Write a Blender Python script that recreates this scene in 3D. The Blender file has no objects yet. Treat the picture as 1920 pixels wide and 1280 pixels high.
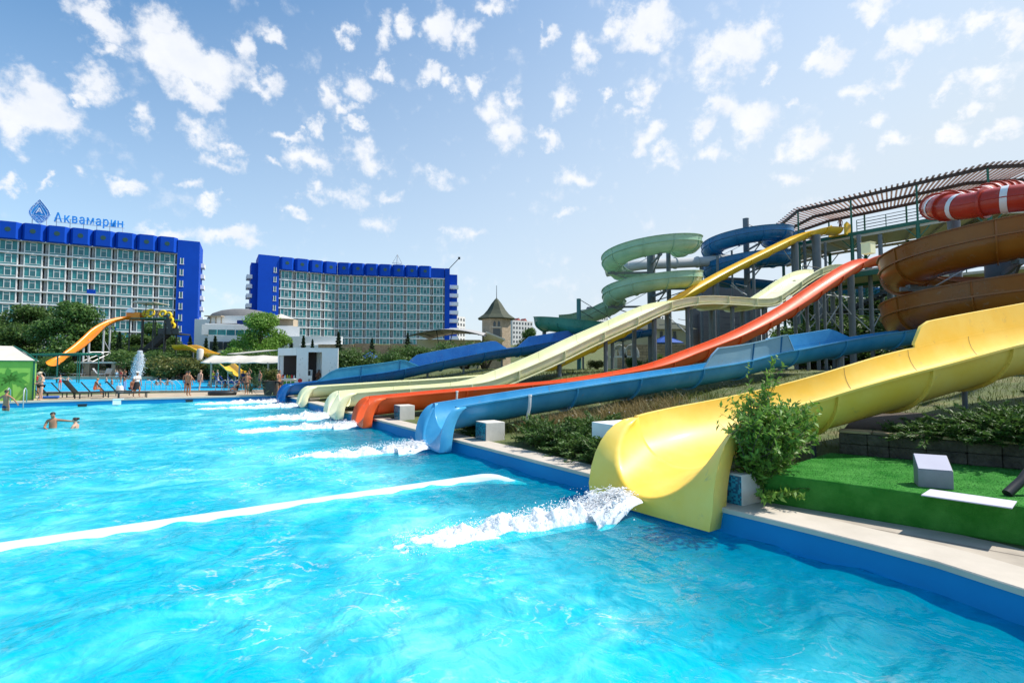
import bpy, bmesh, math, random
import numpy as np
from mathutils import Vector, Matrix
random.seed(7); np.random.seed(7)
R = math.radians
scene = bpy.context.scene
col = scene.collection
F = 960.0; TILT = math.atan(48/960); CAMZ = 2.4
ct, st = math.cos(TILT), math.sin(TILT)
DECK = 0.35

def ray(px, py):
    xc, yc = (px-960)/F, (640-py)/F
    return Vector((xc, ct-yc*st, st+yc*ct))
def P(px, py, D):
    r = ray(px, py); k = D/r.y
    return Vector((r.x*k, D, CAMZ+r.z*k))
def G(px, py, z=DECK):
    r = ray(px, py); k = (z-CAMZ)/r.z
    return Vector((r.x*k, r.y*k, z))

# ------------------------------------------------------------------ materials
def nt(m): return m.node_tree.nodes, m.node_tree.links
MATS = {}
def M(name, c, c2=None, scale=2.0, rough=.5, metal=0., bump=0., bscale=20., spec=.5, detail=4., streak=None, c3=None, coat=0., trans=0.):
    m = bpy.data.materials.new(name); m.use_nodes = True; m.blend_method if False else None
    N, L = nt(m); b = N['Principled BSDF']
    b.inputs['Roughness'].default_value = rough; b.inputs['Metallic'].default_value = metal
    b.inputs['Specular IOR Level'].default_value = spec
    b.inputs['Coat Weight'].default_value = coat; b.inputs['Coat Roughness'].default_value = .12
    c = tuple(c)+(1,)
    b.inputs['Base Color'].default_value = c
    geo = N.new('ShaderNodeNewGeometry')
    pos = geo.outputs['Position']
    if streak:
        mp = N.new('ShaderNodeVectorMath'); mp.operation = 'MULTIPLY'; mp.inputs[1].default_value = streak
        L.new(pos, mp.inputs[0]); pos = mp.outputs[0]
    if c2:
        n = N.new('ShaderNodeTexNoise'); n.inputs['Scale'].default_value = scale; n.inputs['Detail'].default_value = detail
        n.inputs['Roughness'].default_value = .62
        L.new(pos, n.inputs['Vector'])
        r = N.new('ShaderNodeValToRGB'); r.color_ramp.elements[0].position = .32; r.color_ramp.elements[1].position = .68
        r.color_ramp.elements[0].color = c; r.color_ramp.elements[1].color = tuple(c2)+(1,)
        if c3:
            e = r.color_ramp.elements.new(.5); e.color = tuple(c3)+(1,)
        L.new(n.outputs['Fac'], r.inputs['Fac']); L.new(r.outputs['Color'], b.inputs['Base Color'])
        rr = N.new('ShaderNodeMapRange'); rr.inputs['To Min'].default_value = max(.02, rough-.1); rr.inputs['To Max'].default_value = min(1, rough+.12)
        L.new(n.outputs['Fac'], rr.inputs['Value']); L.new(rr.outputs[0], b.inputs['Roughness'])
    if bump:
        n2 = N.new('ShaderNodeTexNoise'); n2.inputs['Scale'].default_value = bscale; n2.inputs['Detail'].default_value = 5
        L.new(pos, n2.inputs['Vector'])
        bp = N.new('ShaderNodeBump'); bp.inputs['Strength'].default_value = bump; bp.inputs['Distance'].default_value = .05
        L.new(n2.outputs['Fac'], bp.inputs['Height']); L.new(bp.outputs[0], b.inputs['Normal'])
    if trans:
        tr = N.new('ShaderNodeBsdfTranslucent'); mx = N.new('ShaderNodeMixShader'); mx.inputs[0].default_value = trans
        out = N['Material Output']
        if c2: L.new(r.outputs['Color'], tr.inputs['Color'])
        else: tr.inputs['Color'].default_value = c
        L.new(b.outputs[0], mx.inputs[1]); L.new(tr.outputs[0], mx.inputs[2]); L.new(mx.outputs[0], out.inputs['Surface'])
    MATS[name] = m
    return m

def stone(name, c, c2, mortar, scale, bw=1.2, bh=.5, rough=.85):
    m = M(name, c, rough=rough); N, L = nt(m); b = N['Principled BSDF']
    geo = N.new('ShaderNodeNewGeometry')
    sx = N.new('ShaderNodeSeparateXYZ'); L.new(geo.outputs['Position'], sx.inputs[0])
    ad = N.new('ShaderNodeMath'); ad.operation = 'ADD'; L.new(sx.outputs[0], ad.inputs[0]); L.new(sx.outputs[1], ad.inputs[1])
    cb = N.new('ShaderNodeCombineXYZ'); L.new(ad.outputs[0], cb.inputs[0]); L.new(sx.outputs[2], cb.inputs[1])
    br = N.new('ShaderNodeTexBrick'); L.new(cb.outputs[0], br.inputs['Vector'])
    br.inputs['Color1'].default_value = tuple(c)+(1,); br.inputs['Color2'].default_value = tuple(c2)+(1,); br.inputs['Mortar'].default_value = tuple(mortar)+(1,)
    br.inputs['Scale'].default_value = scale; br.inputs['Brick Width'].default_value = bw; br.inputs['Row Height'].default_value = bh; br.inputs['Mortar Size'].default_value = .03
    n = N.new('ShaderNodeTexNoise'); n.inputs['Scale'].default_value = 3; n.inputs['Detail'].default_value = 6; L.new(geo.outputs['Position'], n.inputs['Vector'])
    mx = N.new('ShaderNodeMixRGB'); mx.blend_type = 'MULTIPLY'; mx.inputs[0].default_value = .6
    L.new(br.outputs['Color'], mx.inputs[1]); L.new(n.outputs['Fac'], mx.inputs[2])
    sc = N.new('ShaderNodeMixRGB'); sc.blend_type = 'MULTIPLY'; sc.inputs[0].default_value = 1; sc.inputs[2].default_value = (1.5, 1.5, 1.5, 1)
    L.new(mx.outputs[0], sc.inputs[1]); L.new(sc.outputs[0], b.inputs['Base Color'])
    bp = N.new('ShaderNodeBump'); bp.inputs['Strength'].default_value = .6; bp.inputs['Distance'].default_value = .04
    L.new(br.outputs['Fac'], bp.inputs['Height']); bp.invert = True; L.new(bp.outputs[0], b.inputs['Normal'])
    return m

M('seam_line', (.28, .20, .08), rough=.7)
def gel(name, c, c2, rough=.28, c3=None, trans=0.):
    "gelcoat fibreglass: soft fading, scuffs, a clear coat"
    m = M(name, c, c2, scale=.9, rough=rough, bump=.05, bscale=5, spec=.38, detail=8, coat=.05, c3=c3, trans=trans)
    N, L = nt(m); b = N['Principled BSDF']; src = b.inputs['Base Color'].links[0].from_socket; geo = N.new('ShaderNodeNewGeometry')
    n = N.new('ShaderNodeTexNoise'); n.inputs['Scale'].default_value = 3.2; n.inputs['Detail'].default_value = 12; n.inputs['Roughness'].default_value = .72; n.inputs['Distortion'].default_value = .4; L.new(geo.outputs['Position'], n.inputs['Vector'])
    r = N.new('ShaderNodeMapRange'); r.inputs['From Min'].default_value = .40; r.inputs['From Max'].default_value = .30; r.inputs['To Min'].default_value = 0; r.inputs['To Max'].default_value = .45; L.new(n.outputs['Fac'], r.inputs['Value'])
    mx = N.new('ShaderNodeMixRGB'); mx.inputs[2].default_value = (.30, .27, .22, 1); L.new(r.outputs[0], mx.inputs[0]); L.new(src, mx.inputs[1]); L.new(mx.outputs[0], b.inputs['Base Color'])
    return m

gel('yellow_gelcoat', (.90, .58, .06), (.92, .68, .16), rough=.46)
gel('gold_gelcoat', (.78, .46, .012), (.86, .55, .03), rough=.38)
gel('blue_gelcoat', (.025, .26, .50), (.075, .37, .62), rough=.34)
gel('sky_sheen_blue_gelcoat', (.22, .42, .58), (.30, .50, .64), rough=.4)  # paler blue with the guard's grazing sky reflection put into the colour
gel('deep_blue_gelcoat', (.005, .09, .31), (.010, .14, .40))
gel('navy_gelcoat', (.006, .12, .30), (.012, .17, .40))
gel('red_gelcoat', (.74, .085, .010), (.82, .13, .03), rough=.52)
gel('pale_gelcoat', (.80, .78, .44), (.86, .84, .56), rough=.4)
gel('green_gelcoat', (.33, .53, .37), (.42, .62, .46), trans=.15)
gel('shaded_teal_gelcoat', (.02, .17, .13), (.04, .24, .18))
gel('amber_gelcoat', (.25, .072, .009), (.31, .098, .013), trans=.06)
gel('tube_red_gelcoat', (.42, .035, .018), (.5, .05, .025))
gel('orange_gelcoat', (.80, .22, .008), (.85, .27, .014))
M('white_gelcoat', (.75, .75, .74), (.8, .8, .8), rough=.3)
M('grey_steel', (.11, .125, .135), (.145, .16, .17), scale=1.5, rough=.45, spec=.5, bump=.05)
M('light_steel', (.42, .43, .44), (.5, .5, .5), rough=.4, metal=.2)
M('green_steel', (.008, .10, .06), (.012, .14, .08), rough=.4)
M('teal_steel', (.03, .14, .14), (.04, .18, .17), rough=.45)
M('dark_steel', (.03, .033, .035), (.05, .05, .05), rough=.5)
M('timber_slat', (.50, .34, .31), (.62, .45, .41), scale=5, rough=.7)
M('beam_brown', (.05, .03, .028), (.07, .042, .036), rough=.6)
M('deck_soffit', (.55, .47, .36), (.62, .53, .42), rough=.8)
M('concrete', (.55, .51, .45), (.64, .60, .53), scale=4, rough=.85, bump=.15, bscale=40)
M('white_plaster', (.74, .73, .70), (.80, .79, .77), scale=3, rough=.8, bump=.05)
M('white_paint', (.78, .78, .78), (.82, .82, .82), rough=.5)
M('hotel_white', (.78, .78, .77), (.84, .84, .83), scale=.3, rough=.7)
M('hotel_grey', (.42, .43, .42), (.48, .48, .47), scale=.5, rough=.8)
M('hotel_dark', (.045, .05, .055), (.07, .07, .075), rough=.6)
M('hotel_blue', (.002, .06, .44), (.003, .07, .50), scale=.15, rough=.6, spec=.15)
M('hotel_teal', (.012, .165, .18), (.045, .29, .30), scale=.22, rough=.2, spec=.5)
M('pane_grey', (.02, .11, .13), (.06, .19, .21), scale=.4, rough=.15, spec=.5)
M('sign_blue', (.02, .30, .72), (.025, .34, .78), rough=.4)
M('sign_white', (.62, .76, .88), rough=.4)
M('sign_mid', (.02, .27, .62), (.03, .34, .68), scale=.5, rough=.3)
M('porthole', (.02, .07, .055), rough=.15)
M('roof_green', (.035, .045, .025), (.055, .065, .035), scale=1, rough=.75, bump=.2)
M('roof_grey', (.13, .13, .13), (.17, .165, .16), rough=.8)
M('cream_wall', (.52, .44, .25), (.58, .50, .31), scale=.6, rough=.85)
M('grey_panel', (.17, .16, .165), (.20, .19, .195), scale=.4, rough=.8)
M('apartment_wall', (.62, .60, .58), (.68, .66, .64), rough=.85)
M('apartment_red', (.42, .13, .10), rough=.8)
M('window_dark', (.04, .05, .06), rough=.15)
M('canvas_white', (.62, .57, .48), (.70, .65, .56), scale=2, rough=.85, trans=.15)
M('canvas_grey', (.40, .39, .37), (.46, .45, .43), rough=.8, trans=.1)
M('tent_green', (.20, .44, .06), (.24, .5, .08), rough=.7)
M('tent_palm', (.07, .26, .03), rough=.7)
M('umbrella_blue', (.008, .07, .34), (.01, .09, .4), rough=.7)
M('lounger_dark', (.012, .022, .024), (.02, .03, .032), rough=.5)
M('lounger_white', (.72, .72, .72), (.78, .78, .78), rough=.5)
M('lounger_blue', (.01, .04, .25), rough=.5)
M('hut_wall', (.38, .30, .21), (.45, .37, .27), streak=(.3, .3, 8), scale=1, rough=.8)
M('hut_dark', (.03, .02, .018), rough=.8)
M('planter_brown', (.07, .05, .04), (.1, .075, .06), rough=.85, bump=.2)
M('inlet_dark', (.02, .03, .04), rough=.5)
M('rubber_dark', (.012, .013, .015), (.02, .02, .02), rough=.55)
M('box_grey', (.20, .20, .21), (.24, .24, .25), scale=6, rough=.6, bump=.1)
M('mat_lilac', (.50, .47, .54), (.56, .53, .59), scale=3, rough=.8)
M('turf', (.022, .19, .018), (.09, .34, .06), scale=2.2, rough=.95, bump=.7, bscale=160, spec=.1)
M('bark', (.07, .05, .035), (.11, .085, .06), scale=6, rough=.95, bump=.6, bscale=15)
M('soil', (.05, .035, .022), (.09, .065, .04), scale=5, rough=1, bump=.5)
M('skin_tan', (.36, .16, .085), (.42, .20, .11), scale=4, rough=.5)
M('skin_pale', (.50, .28, .19), (.56, .33, .23), scale=4, rough=.5)
M('skin_deep', (.22, .09, .05), (.27, .115, .065), scale=4, rough=.5)
M('hair_dark', (.012, .008, .006), (.03, .02, .014), scale=30, rough=.6)
M('hair_fair', (.30, .18, .08), (.38, .24, .12), scale=30, rough=.6)
M('hair_red', (.26, .08, .03), (.32, .1, .04), scale=30, rough=.6)
for n_, c_ in dict(black=(.01, .01, .012), red=(.5, .03, .03), navy=(.012, .03, .12), white=(.75, .75, .75), orange=(.65, .16, .07), jean=(.16, .25, .42),
                   grey=(.22, .23, .24), yellow=(.75, .5, .02), teal=(.03, .25, .28), beige=(.5, .4, .3)).items():
    M('cloth_'+n_, c_, tuple(min(1, x*1.25) for x in c_), scale=9, rough=.85)
stone('tan_stone', (.46, .33, .19), (.36, .25, .14), (.2, .14, .09), 1.0, 1.1, .42)
stone('tower_stone', (.46, .36, .25), (.38, .29, .19), (.3, .23, .16), 1.6)
M('dark_stone', (.045, .038, .03), (.13, .11, .08), scale=4.5, rough=.95, bump=1.0, bscale=14, detail=9)
stone('paving', (.40, .34, .27), (.34, .29, .22), (.2, .165, .13), 1.0, .9, .5)

def foliage(name, a, b, trans=.3):
    m = bpy.data.materials.new(name); m.use_nodes = True; N, L = nt(m); p = N['Principled BSDF']
    geo = N.new('ShaderNodeNewGeometry'); n = N.new('ShaderNodeTexNoise'); n.inputs['Scale'].default_value = 1.7; n.inputs['Detail'].default_value = 6
    L.new(geo.outputs['Position'], n.inputs['Vector'])
    mx = N.new('ShaderNodeMath'); mx.operation = 'MULTIPLY_ADD'; mx.inputs[1].default_value = .55
    L.new(geo.outputs['Random Per Island'], mx.inputs[0])
    sb = N.new('ShaderNodeMath'); sb.operation = 'MULTIPLY'; sb.inputs[1].default_value = .5; L.new(n.outputs['Fac'], sb.inputs[0])
    L.new(sb.outputs[0], mx.inputs[2])
    r = N.new('ShaderNodeValToRGB'); r.color_ramp.elements[0].color = tuple(a)+(1,); r.color_ramp.elements[1].color = tuple(b)+(1,)
    r.color_ramp.elements[0].position = .1; r.color_ramp.elements[1].position = .85
    L.new(mx.outputs[0], r.inputs['Fac']); L.new(r.outputs[0], p.inputs['Base Color']); p.inputs['Roughness'].default_value = .5
    p.inputs['Specular IOR Level'].default_value = .35
    tr = N.new('ShaderNodeBsdfTranslucent'); L.new(r.outputs[0], tr.inputs['Color'])
    ms = N.new('ShaderNodeMixShader'); ms.inputs[0].default_value = trans
    L.new(p.outputs[0], ms.inputs[1]); L.new(tr.outputs[0], ms.inputs[2]); L.new(ms.outputs[0], N['Material Output'].inputs['Surface'])
    MATS[name] = m
foliage('leaf_dark', (.035, .08, .018), (.12, .21, .045), .38)
foliage('leaf_mid', (.03, .085, .018), (.11, .21, .04))
foliage('leaf_bright', (.06, .17, .018), (.23, .40, .06), .38)
foliage('leaf_conifer', (.012, .038, .022), (.05, .09, .035), .15)
foliage('leaf_juniper', (.03, .085, .02), (.13, .23, .045), .25)
foliage('leaf_olive', (.05, .075, .015), (.19, .19, .04))
foliage('leaf_yucca', (.04, .07, .03), (.16, .21, .10), .15)
foliage('dry_grass', (.16, .11, .035), (.36, .27, .11))
foliage('green_grass', (.045, .075, .012), (.17, .19, .035))
foliage('flower_white', (.5, .45, .42), (.75, .7, .68))

# ------------------------------------------------------------------ mesh builder
class MB:
    def __init__(s): s.v = []; s.f = []; s.m = []
    def add(s, vs, fs, mi=0):
        o = len(s.v); s.v += [tuple(v) for v in vs]; s.f += [tuple(i+o for i in f) for f in fs]; s.m += [mi]*len(fs); return s
    def box(s, c, d, rz=0, mi=0, ax=None):
        x, y, z = d[0]/2, d[1]/2, d[2]/2; c = Vector(c); q = Matrix.Rotation(rz, 3, 'Z') if ax is None else ax
        vs = [c+q@Vector((sx*x, sy*y, sz*z)) for sx in (-1, 1) for sy in (-1, 1) for sz in (-1, 1)]
        return s.add(vs, [(0, 1, 3, 2), (4, 6, 7, 5), (0, 4, 5, 1), (2, 3, 7, 6), (0, 2, 6, 4), (1, 5, 7, 3)], mi)
    def bar(s, a, b, w, h=None, mi=0):
        a, b = Vector(a), Vector(b); d = b-a; l = d.length
        if l < 1e-6: return s
        z = d/l; up = Vector((0, 0, 1)) if abs(z.z) < .95 else Vector((0, 1, 0)); x = z.cross(up).normalized(); y = x.cross(z)
        q = Matrix((x, z, y)).transposed()
        return s.box((a+b)/2, (w, l, h or w), mi=mi, ax=q)
    def tube(s, pts, r, n=8, mi=0, cap=True):
        pts = [Vector(p) for p in pts]; k = len(pts); rs = r if isinstance(r, (list, tuple)) else [r]*k
        vs = []; fs = []; x = None
        for i, p in enumerate(pts):
            t = (pts[min(i+1, k-1)]-pts[max(i-1, 0)]).normalized()
            if x is None:
                up = Vector((0, 0, 1)) if abs(t.z) < .9 else Vector((1, 0, 0)); x = t.cross(up).normalized()
            else:
                x = (x-t*x.dot(t)).normalized()
            y = t.cross(x)
            for j in range(n):
                a = 2*math.pi*j/n; vs.append(p+x*(rs[i]*math.cos(a))+y*(rs[i]*math.sin(a)))
        for i in range(k-1):
            for j in range(n): fs.append((i*n+j, i*n+(j+1) % n, (i+1)*n+(j+1) % n, (i+1)*n+j))
        if cap: fs.append(tuple(range(n-1, -1, -1))); fs.append(tuple((k-1)*n+j for j in range(n)))
        return s.add(vs, fs, mi)
    def lathe(s, prof, c=(0, 0, 0), n=20, mi=0, sq=(1, 1), a0=0):
        c = Vector(c); vs = []; fs = []; k = len(prof)
        for r, z in prof:
            for j in range(n):
                a = a0+2*math.pi*j/n; vs.append(c+Vector((r*sq[0]*math.cos(a), r*sq[1]*math.sin(a), z)))
        for i in range(k-1):
            for j in range(n): fs.append((i*n+j, i*n+(j+1) % n, (i+1)*n+(j+1) % n, (i+1)*n+j))
        fs.append(tuple(range(n-1, -1, -1))); fs.append(tuple((k-1)*n+j for j in range(n)))
        return s.add(vs, fs, mi)
    def prism(s, poly, ext, mi=0):
        poly = [Vector(p) for p in poly]; e = Vector(ext); n = len(poly)
        return s.add(poly+[p+e for p in poly], [tuple(range(n-1, -1, -1)), tuple(range(n, 2*n))]+[(i, (i+1) % n, n+(i+1) % n, n+i) for i in range(n)], mi)
    def grid(s, rows, mi=0, close=False):
        n = len(rows[0]); vs = [p for r in rows for p in r]; fs = []
        for i in range(len(rows)-1):
            for j in range(n if close else n-1):
                j2 = (j+1) % n; fs.append((i*n+j, i*n+j2, (i+1)*n+j2, (i+1)*n+j))
        return s.add(vs, fs, mi)
    def build(s, name, mats, parent=None, smooth=False, local=False, bevel=0, solid=0, fixn=True):
        off = Vector((0, 0, 0))
        if parent is not None and not local:
            q = parent
            while q is not None: off += q.location; q = q.parent
        me = bpy.data.meshes.new(name)
        v = s.v if off.length == 0 else [(a-off.x, b-off.y, c-off.z) for a, b, c in s.v]
        me.from_pydata(v, [], s.f)
        if not isinstance(mats, (list, tuple)): mats = [mats]
        for m in mats: me.materials.append(MATS[m] if isinstance(m, str) else m)
        if len(mats) > 1: me.polygons.foreach_set('material_index', s.m)
        if fixn and len(s.f) < 20000:
            bm = bmesh.new(); bm.from_mesh(me); bmesh.ops.recalc_face_normals(bm, faces=bm.faces); bm.to_mesh(me); bm.free()
        if smooth:
            me.polygons.foreach_set('use_smooth', [True]*len(me.polygons))
            if smooth is not True:
                me.set_sharp_from_angle(angle=R(smooth))
        me.update()
        o = bpy.data.objects.new(name, me); col.objects.link(o)
        if parent is not None: o.parent = parent
        if solid:
            sm = o.modifiers.new('Thickness', 'SOLIDIFY'); sm.thickness = solid; sm.offset = 0
        if bevel:
            bv = o.modifiers.new('Bevel', 'BEVEL'); bv.width = bevel; bv.segments = 2; bv.limit_method = 'ANGLE'
        return o

def tag(o, label=None, cat=None, group=None, kind=None):
    if label: o['label'] = label
    if cat: o['category'] = cat
    if group: o['group'] = group
    if kind: o['kind'] = kind
    return o
def thing(name, label, cat, loc=(0, 0, 0), group=None, rz=0):
    o = bpy.data.objects.new(name, None); o.empty_display_size = .3; col.objects.link(o)
    o.location = loc; o.rotation_euler = (0, 0, rz)
    return tag(o, label, cat, group)
def dup(root, loc, rz=0, label=None, sc=None, group=None):
    def cp(o, par):
        c = o.copy(); col.objects.link(c)
        if par is not None: c.parent = par
        for ch in list(o.children): cp(ch, c)
        return c
    r = cp(root, None); r.location = loc; r.rotation_euler = (0, 0, rz)
    if label: r['label'] = label
    if group: r['group'] = group
    if sc: r.scale = (sc, sc, sc) if not isinstance(sc, tuple) else sc
    return r
def crom(pts, step=.5):
    "dense Catmull-Rom resample of 3D points"
    pts = [Vector(p) for p in pts]; q = [pts[0]*2-pts[1]]+pts+[pts[-1]*2-pts[-2]]; out = []
    for i in range(1, len(q)-2):
        p0, p1, p2, p3 = q[i-1], q[i], q[i+1], q[i+2]; n = max(1, int((p2-p1).length/step))
        for k in range(n):
            t = k/n; out.append(.5*((2*p1)+(p2-p0)*t+(2*p0-5*p1+4*p2-p3)*t*t+(3*p1-p0-3*p2+p3)*t**3))
    out.append(q[-2]); return out

# ------------------------------------------------------------------ camera, sun, sky
cam = bpy.data.cameras.new('camera'); cam.lens = 18; cam.sensor_width = 36; cam.clip_end = 6000; cam.clip_start = .05
co = bpy.data.objects.new('camera', cam); col.objects.link(co); co.location = (0, 0, CAMZ); co.rotation_euler = (math.pi/2+TILT, 0, 0)
scene.camera = co
SUN_EL = R(52); SUN = Vector((math.cos(SUN_EL)*.985, math.cos(SUN_EL)*.17, math.sin(SUN_EL)))
sl = bpy.data.lights.new('sun', 'SUN'); sl.energy = 5.0; sl.angle = R(.53); sl.color = (1, .955, .88)
so = bpy.data.objects.new('sun', sl); col.objects.link(so); so.rotation_euler = SUN.to_track_quat('Z', 'Y').to_euler(); so.location = (60, 10, 80)
scene.view_settings.view_transform = 'Standard'; scene.view_settings.look = 'None'; scene.view_settings.gamma = 1; scene.view_settings.exposure = EXPO = .25
world = bpy.data.worlds.new('World'); scene.world = world; world.use_nodes = True
N = world.node_tree.nodes; L = world.node_tree.links
bg = N['Background']; bg.inputs['Strength'].default_value = .14
sky = N.new('ShaderNodeTexSky'); sky.sky_type = 'NISHITA'; sky.sun_disc = False; sky.sun_elevation = SUN_EL
sky.sun_rotation = math.atan2(SUN.x, SUN.y); sky.air_density = 1.0; sky.dust_density = .7; sky.ozone_density = 2.0
tc = N.new('ShaderNodeTexCoord')
def nd(t, **k):
    n = N.new(t)
    for a, b in k.items(): setattr(n, a, b)
    return n
sp = nd('ShaderNodeSeparateXYZ'); L.new(tc.outputs['Generated'], sp.inputs[0])
az = nd('ShaderNodeMath', operation='ARCTAN2'); L.new(sp.outputs[0], az.inputs[0]); L.new(sp.outputs[1], az.inputs[1])
el = nd('ShaderNodeMath', operation='ARCSINE'); L.new(sp.outputs[2], el.inputs[0])
ae = nd('ShaderNodeCombineXYZ'); L.new(az.outputs[0], ae.inputs[0]); L.new(el.outputs[0], ae.inputs[1])
# ragged cloud edges: warp the direction, then cut with fine noise
wn = nd('ShaderNodeTexNoise'); wn.inputs['Scale'].default_value = 17; wn.inputs['Detail'].default_value = 7; wn.inputs['Roughness'].default_value = .62
L.new(tc.outputs['Generated'], wn.inputs['Vector'])
ws = nd('ShaderNodeVectorMath', operation='SUBTRACT'); ws.inputs[1].default_value = (.5, .5, .5); L.new(wn.outputs['Color'], ws.inputs[0])
wa = nd('ShaderNodeVectorMath', operation='MULTIPLY_ADD'); wa.inputs[1].default_value = (.12, .11, 0); L.new(ws.outputs[0], wa.inputs[0]); L.new(ae.outputs[0], wa.inputs[2])
# cloud puffs of this sky (azimuth, elevation of each, half sizes, density)
CL = [(60, 205, 105, 75, 1.25), (30, 255, 60, 45, 1), (110, 215, 60, 40, .9), (330, 105, 90, 75, 1.3), (380, 130, 90, 60, 1.3), (290, 50, 60, 60, 1.1), (180, 25, 95, 42, 1.1), (205, 85, 52, 30, 1.0), (370, 175, 60, 40, 1.1), (455, 100, 30, 50, .95),
      (170, 145, 55, 45, 1.0), (155, 175, 25, 25, .8), (515, 60, 35, 25, .75), (265, 230, 30, 40, .62), (375, 245, 55, 28, .75), (420, 275, 35, 16, .7), (405, 300, 42, 22, .75), (495, 165, 40, 28, .8), (620, 175, 28, 50, .95), (650, 205, 40, 20, .85),
      (645, 65, 22, 20, .6), (720, 55, 25, 50, .95), (765, 50, 28, 40, .95), (825, 40, 36, 60, 1.05), (870, 65, 34, 42, .95), (925, 15, 45, 24, 1.0), (810, 135, 38, 20, .85), (845, 150, 28, 22, .85), (895, 148, 24, 26, .9), (670, 155, 35, 36, .75), (718, 130, 26, 20, .8),
      (595, 238, 24, 24, .9), (545, 262, 60, 20, .9), (565, 255, 20, 16, .8), (675, 240, 28, 20, .9), (585, 305, 52, 36, 1.0), (690, 300, 50, 36, .9), (495, 317, 25, 14, .8), (345, 345, 38, 24, .75), (240, 350, 52, 22, .8), (20, 340, 32, 26, .95), (82, 342, 18, 20, .7), (150, 322, 35, 22, .6),
      (560, 395, 32, 18, .7), (410, 385, 40, 18, .75), (420, 440, 95, 30, .9), (310, 440, 70, 20, .7), (600, 365, 26, 30, .65), (655, 365, 40, 30, .6), (730, 365, 45, 26, .6), (700, 420, 50, 26, .55), (930, 210, 50, 40, .85), (955, 255, 44, 46, .85), (960, 185, 30, 30, .8), (1035, 265, 44, 24, .85),
      (1210, 48, 88, 50, 1.15), (1160, 40, 30, 40, .85), (1025, 65, 18, 28, .75), (1105, 105, 30, 50, .9), (1060, 180, 34, 44, .85), (1380, 85, 95, 60, 1.25), (1330, 120, 50, 50, 1.05), (1425, 55, 40, 40, 1.1), (1140, 180, 24, 16, .75), (1215, 175, 30, 28, .85), (1185, 210, 28, 24, .75), (1205, 258, 40, 38, .85), (1230, 232, 26, 28, .8),
      (1350, 205, 45, 45, .95), (1410, 225, 60, 50, 1.0), (1470, 195, 28, 24, .85), (1310, 255, 30, 36, .85), (1440, 145, 30, 24, .8), (1545, 118, 38, 36, .95), (1690, 85, 80, 40, 1.1), (1760, 60, 50, 46, 1.1), (1640, 10, 60, 26, 1.0), (1850, 30, 60, 36, 1.0), (1900, 50, 40, 50, .95), (1670, 155, 36, 26, .85), (1860, 135, 80, 40, 1.05), (1830, 205, 40, 22, .8), (1610, 172, 42, 28, .75), (1650, 225, 34, 34, .75), (1770, 172, 36, 22, .75),
      (1515, 270, 60, 36, .8), (1470, 280, 36, 28, .7), (1190, 290, 30, 30, .7), (1240, 300, 46, 26, .7), (1330, 300, 50, 26, .7), (1480, 335, 40, 24, .62), (1580, 300, 60, 26, .6), (1700, 270, 50, 26, .65), (1890, 240, 44, 28, .7), (1800, 240, 44, 24, .65), (1080, 330, 60, 22, .55), (820, 330, 60, 26, .5), (880, 440, 50, 20, .45), (1060, 400, 40, 18, .5)]
acc = None
for (cx, cy, rx, ry, s_) in CL:
    s_ = s_+.16*max(0, 1-s_)/.5 if s_ < 1 else s_-.04
    d = ray(cx, cy).normalized(); a0 = math.atan2(d.x, d.y); e0 = math.asin(d.z)
    da = ray(cx+rx, cy).normalized(); de = ray(cx, cy-ry).normalized()
    sa = abs(math.atan2(da.x, da.y)-a0)*1.16; se = abs(math.asin(de.z)-e0)*1.16
    v = nd('ShaderNodeVectorMath', operation='MULTIPLY_ADD'); v.inputs[1].default_value = (1/sa, 1/se, 0); v.inputs[2].default_value = (-a0/sa, -e0/se, 0); L.new(wa.outputs[0], v.inputs[0])
    ln = nd('ShaderNodeVectorMath', operation='LENGTH'); L.new(v.outputs[0], ln.inputs[0])
    ma = nd('ShaderNodeMath', operation='MULTIPLY_ADD'); ma.inputs[1].default_value = -s_; ma.inputs[2].default_value = s_; L.new(ln.outputs['Value'], ma.inputs[0])
    if acc is None:
        mz = nd('ShaderNodeMath', operation='MAXIMUM'); mz.inputs[1].default_value = 0; L.new(ma.outputs[0], mz.inputs[0])
    else:
        mz = nd('ShaderNodeMath', operation='SMOOTH_MAX'); mz.inputs[2].default_value = .12; L.new(ma.outputs[0], mz.inputs[0]); L.new(acc, mz.inputs[1])
    acc = mz.outputs[0]
fn = nd('ShaderNodeTexNoise'); fn.inputs['Scale'].default_value = 36; fn.inputs['Detail'].default_value = 8; fn.inputs['Roughness'].default_value = .6
L.new(tc.outputs['Generated'], fn.inputs['Vector'])
f2 = nd('ShaderNodeMath', operation='MULTIPLY_ADD'); f2.inputs[1].default_value = 1.25; f2.inputs[2].default_value = -.64; L.new(fn.outputs['Fac'], f2.inputs[0])
# scattered specks of cloud everywhere else
bn = nd('ShaderNodeTexNoise'); bn.inputs['Scale'].default_value = 9; bn.inputs['Detail'].default_value = 3; L.new(tc.outputs['Generated'], bn.inputs['Vector'])
br_ = nd('ShaderNodeMapRange'); br_.inputs['From Min'].default_value = .5; br_.inputs['From Max'].default_value = .8; br_.inputs['To Max'].default_value = .36; L.new(bn.outputs['Fac'], br_.inputs['Value'])
mxx = nd('ShaderNodeMath', operation='MAXIMUM'); L.new(acc, mxx.inputs[0]); L.new(br_.outputs[0], mxx.inputs[1])
sm = nd('ShaderNodeMath', operation='ADD'); L.new(mxx.outputs[0], sm.inputs[0]); L.new(f2.outputs[0], sm.inputs[1])
mk = nd('ShaderNodeMapRange', interpolation_type='SMOOTHSTEP'); mk.inputs['From Min'].default_value = .12; mk.inputs['From Max'].default_value = .80; mk.inputs['To Max'].default_value = .90; L.new(sm.outputs[0], mk.inputs['Value'])
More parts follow.
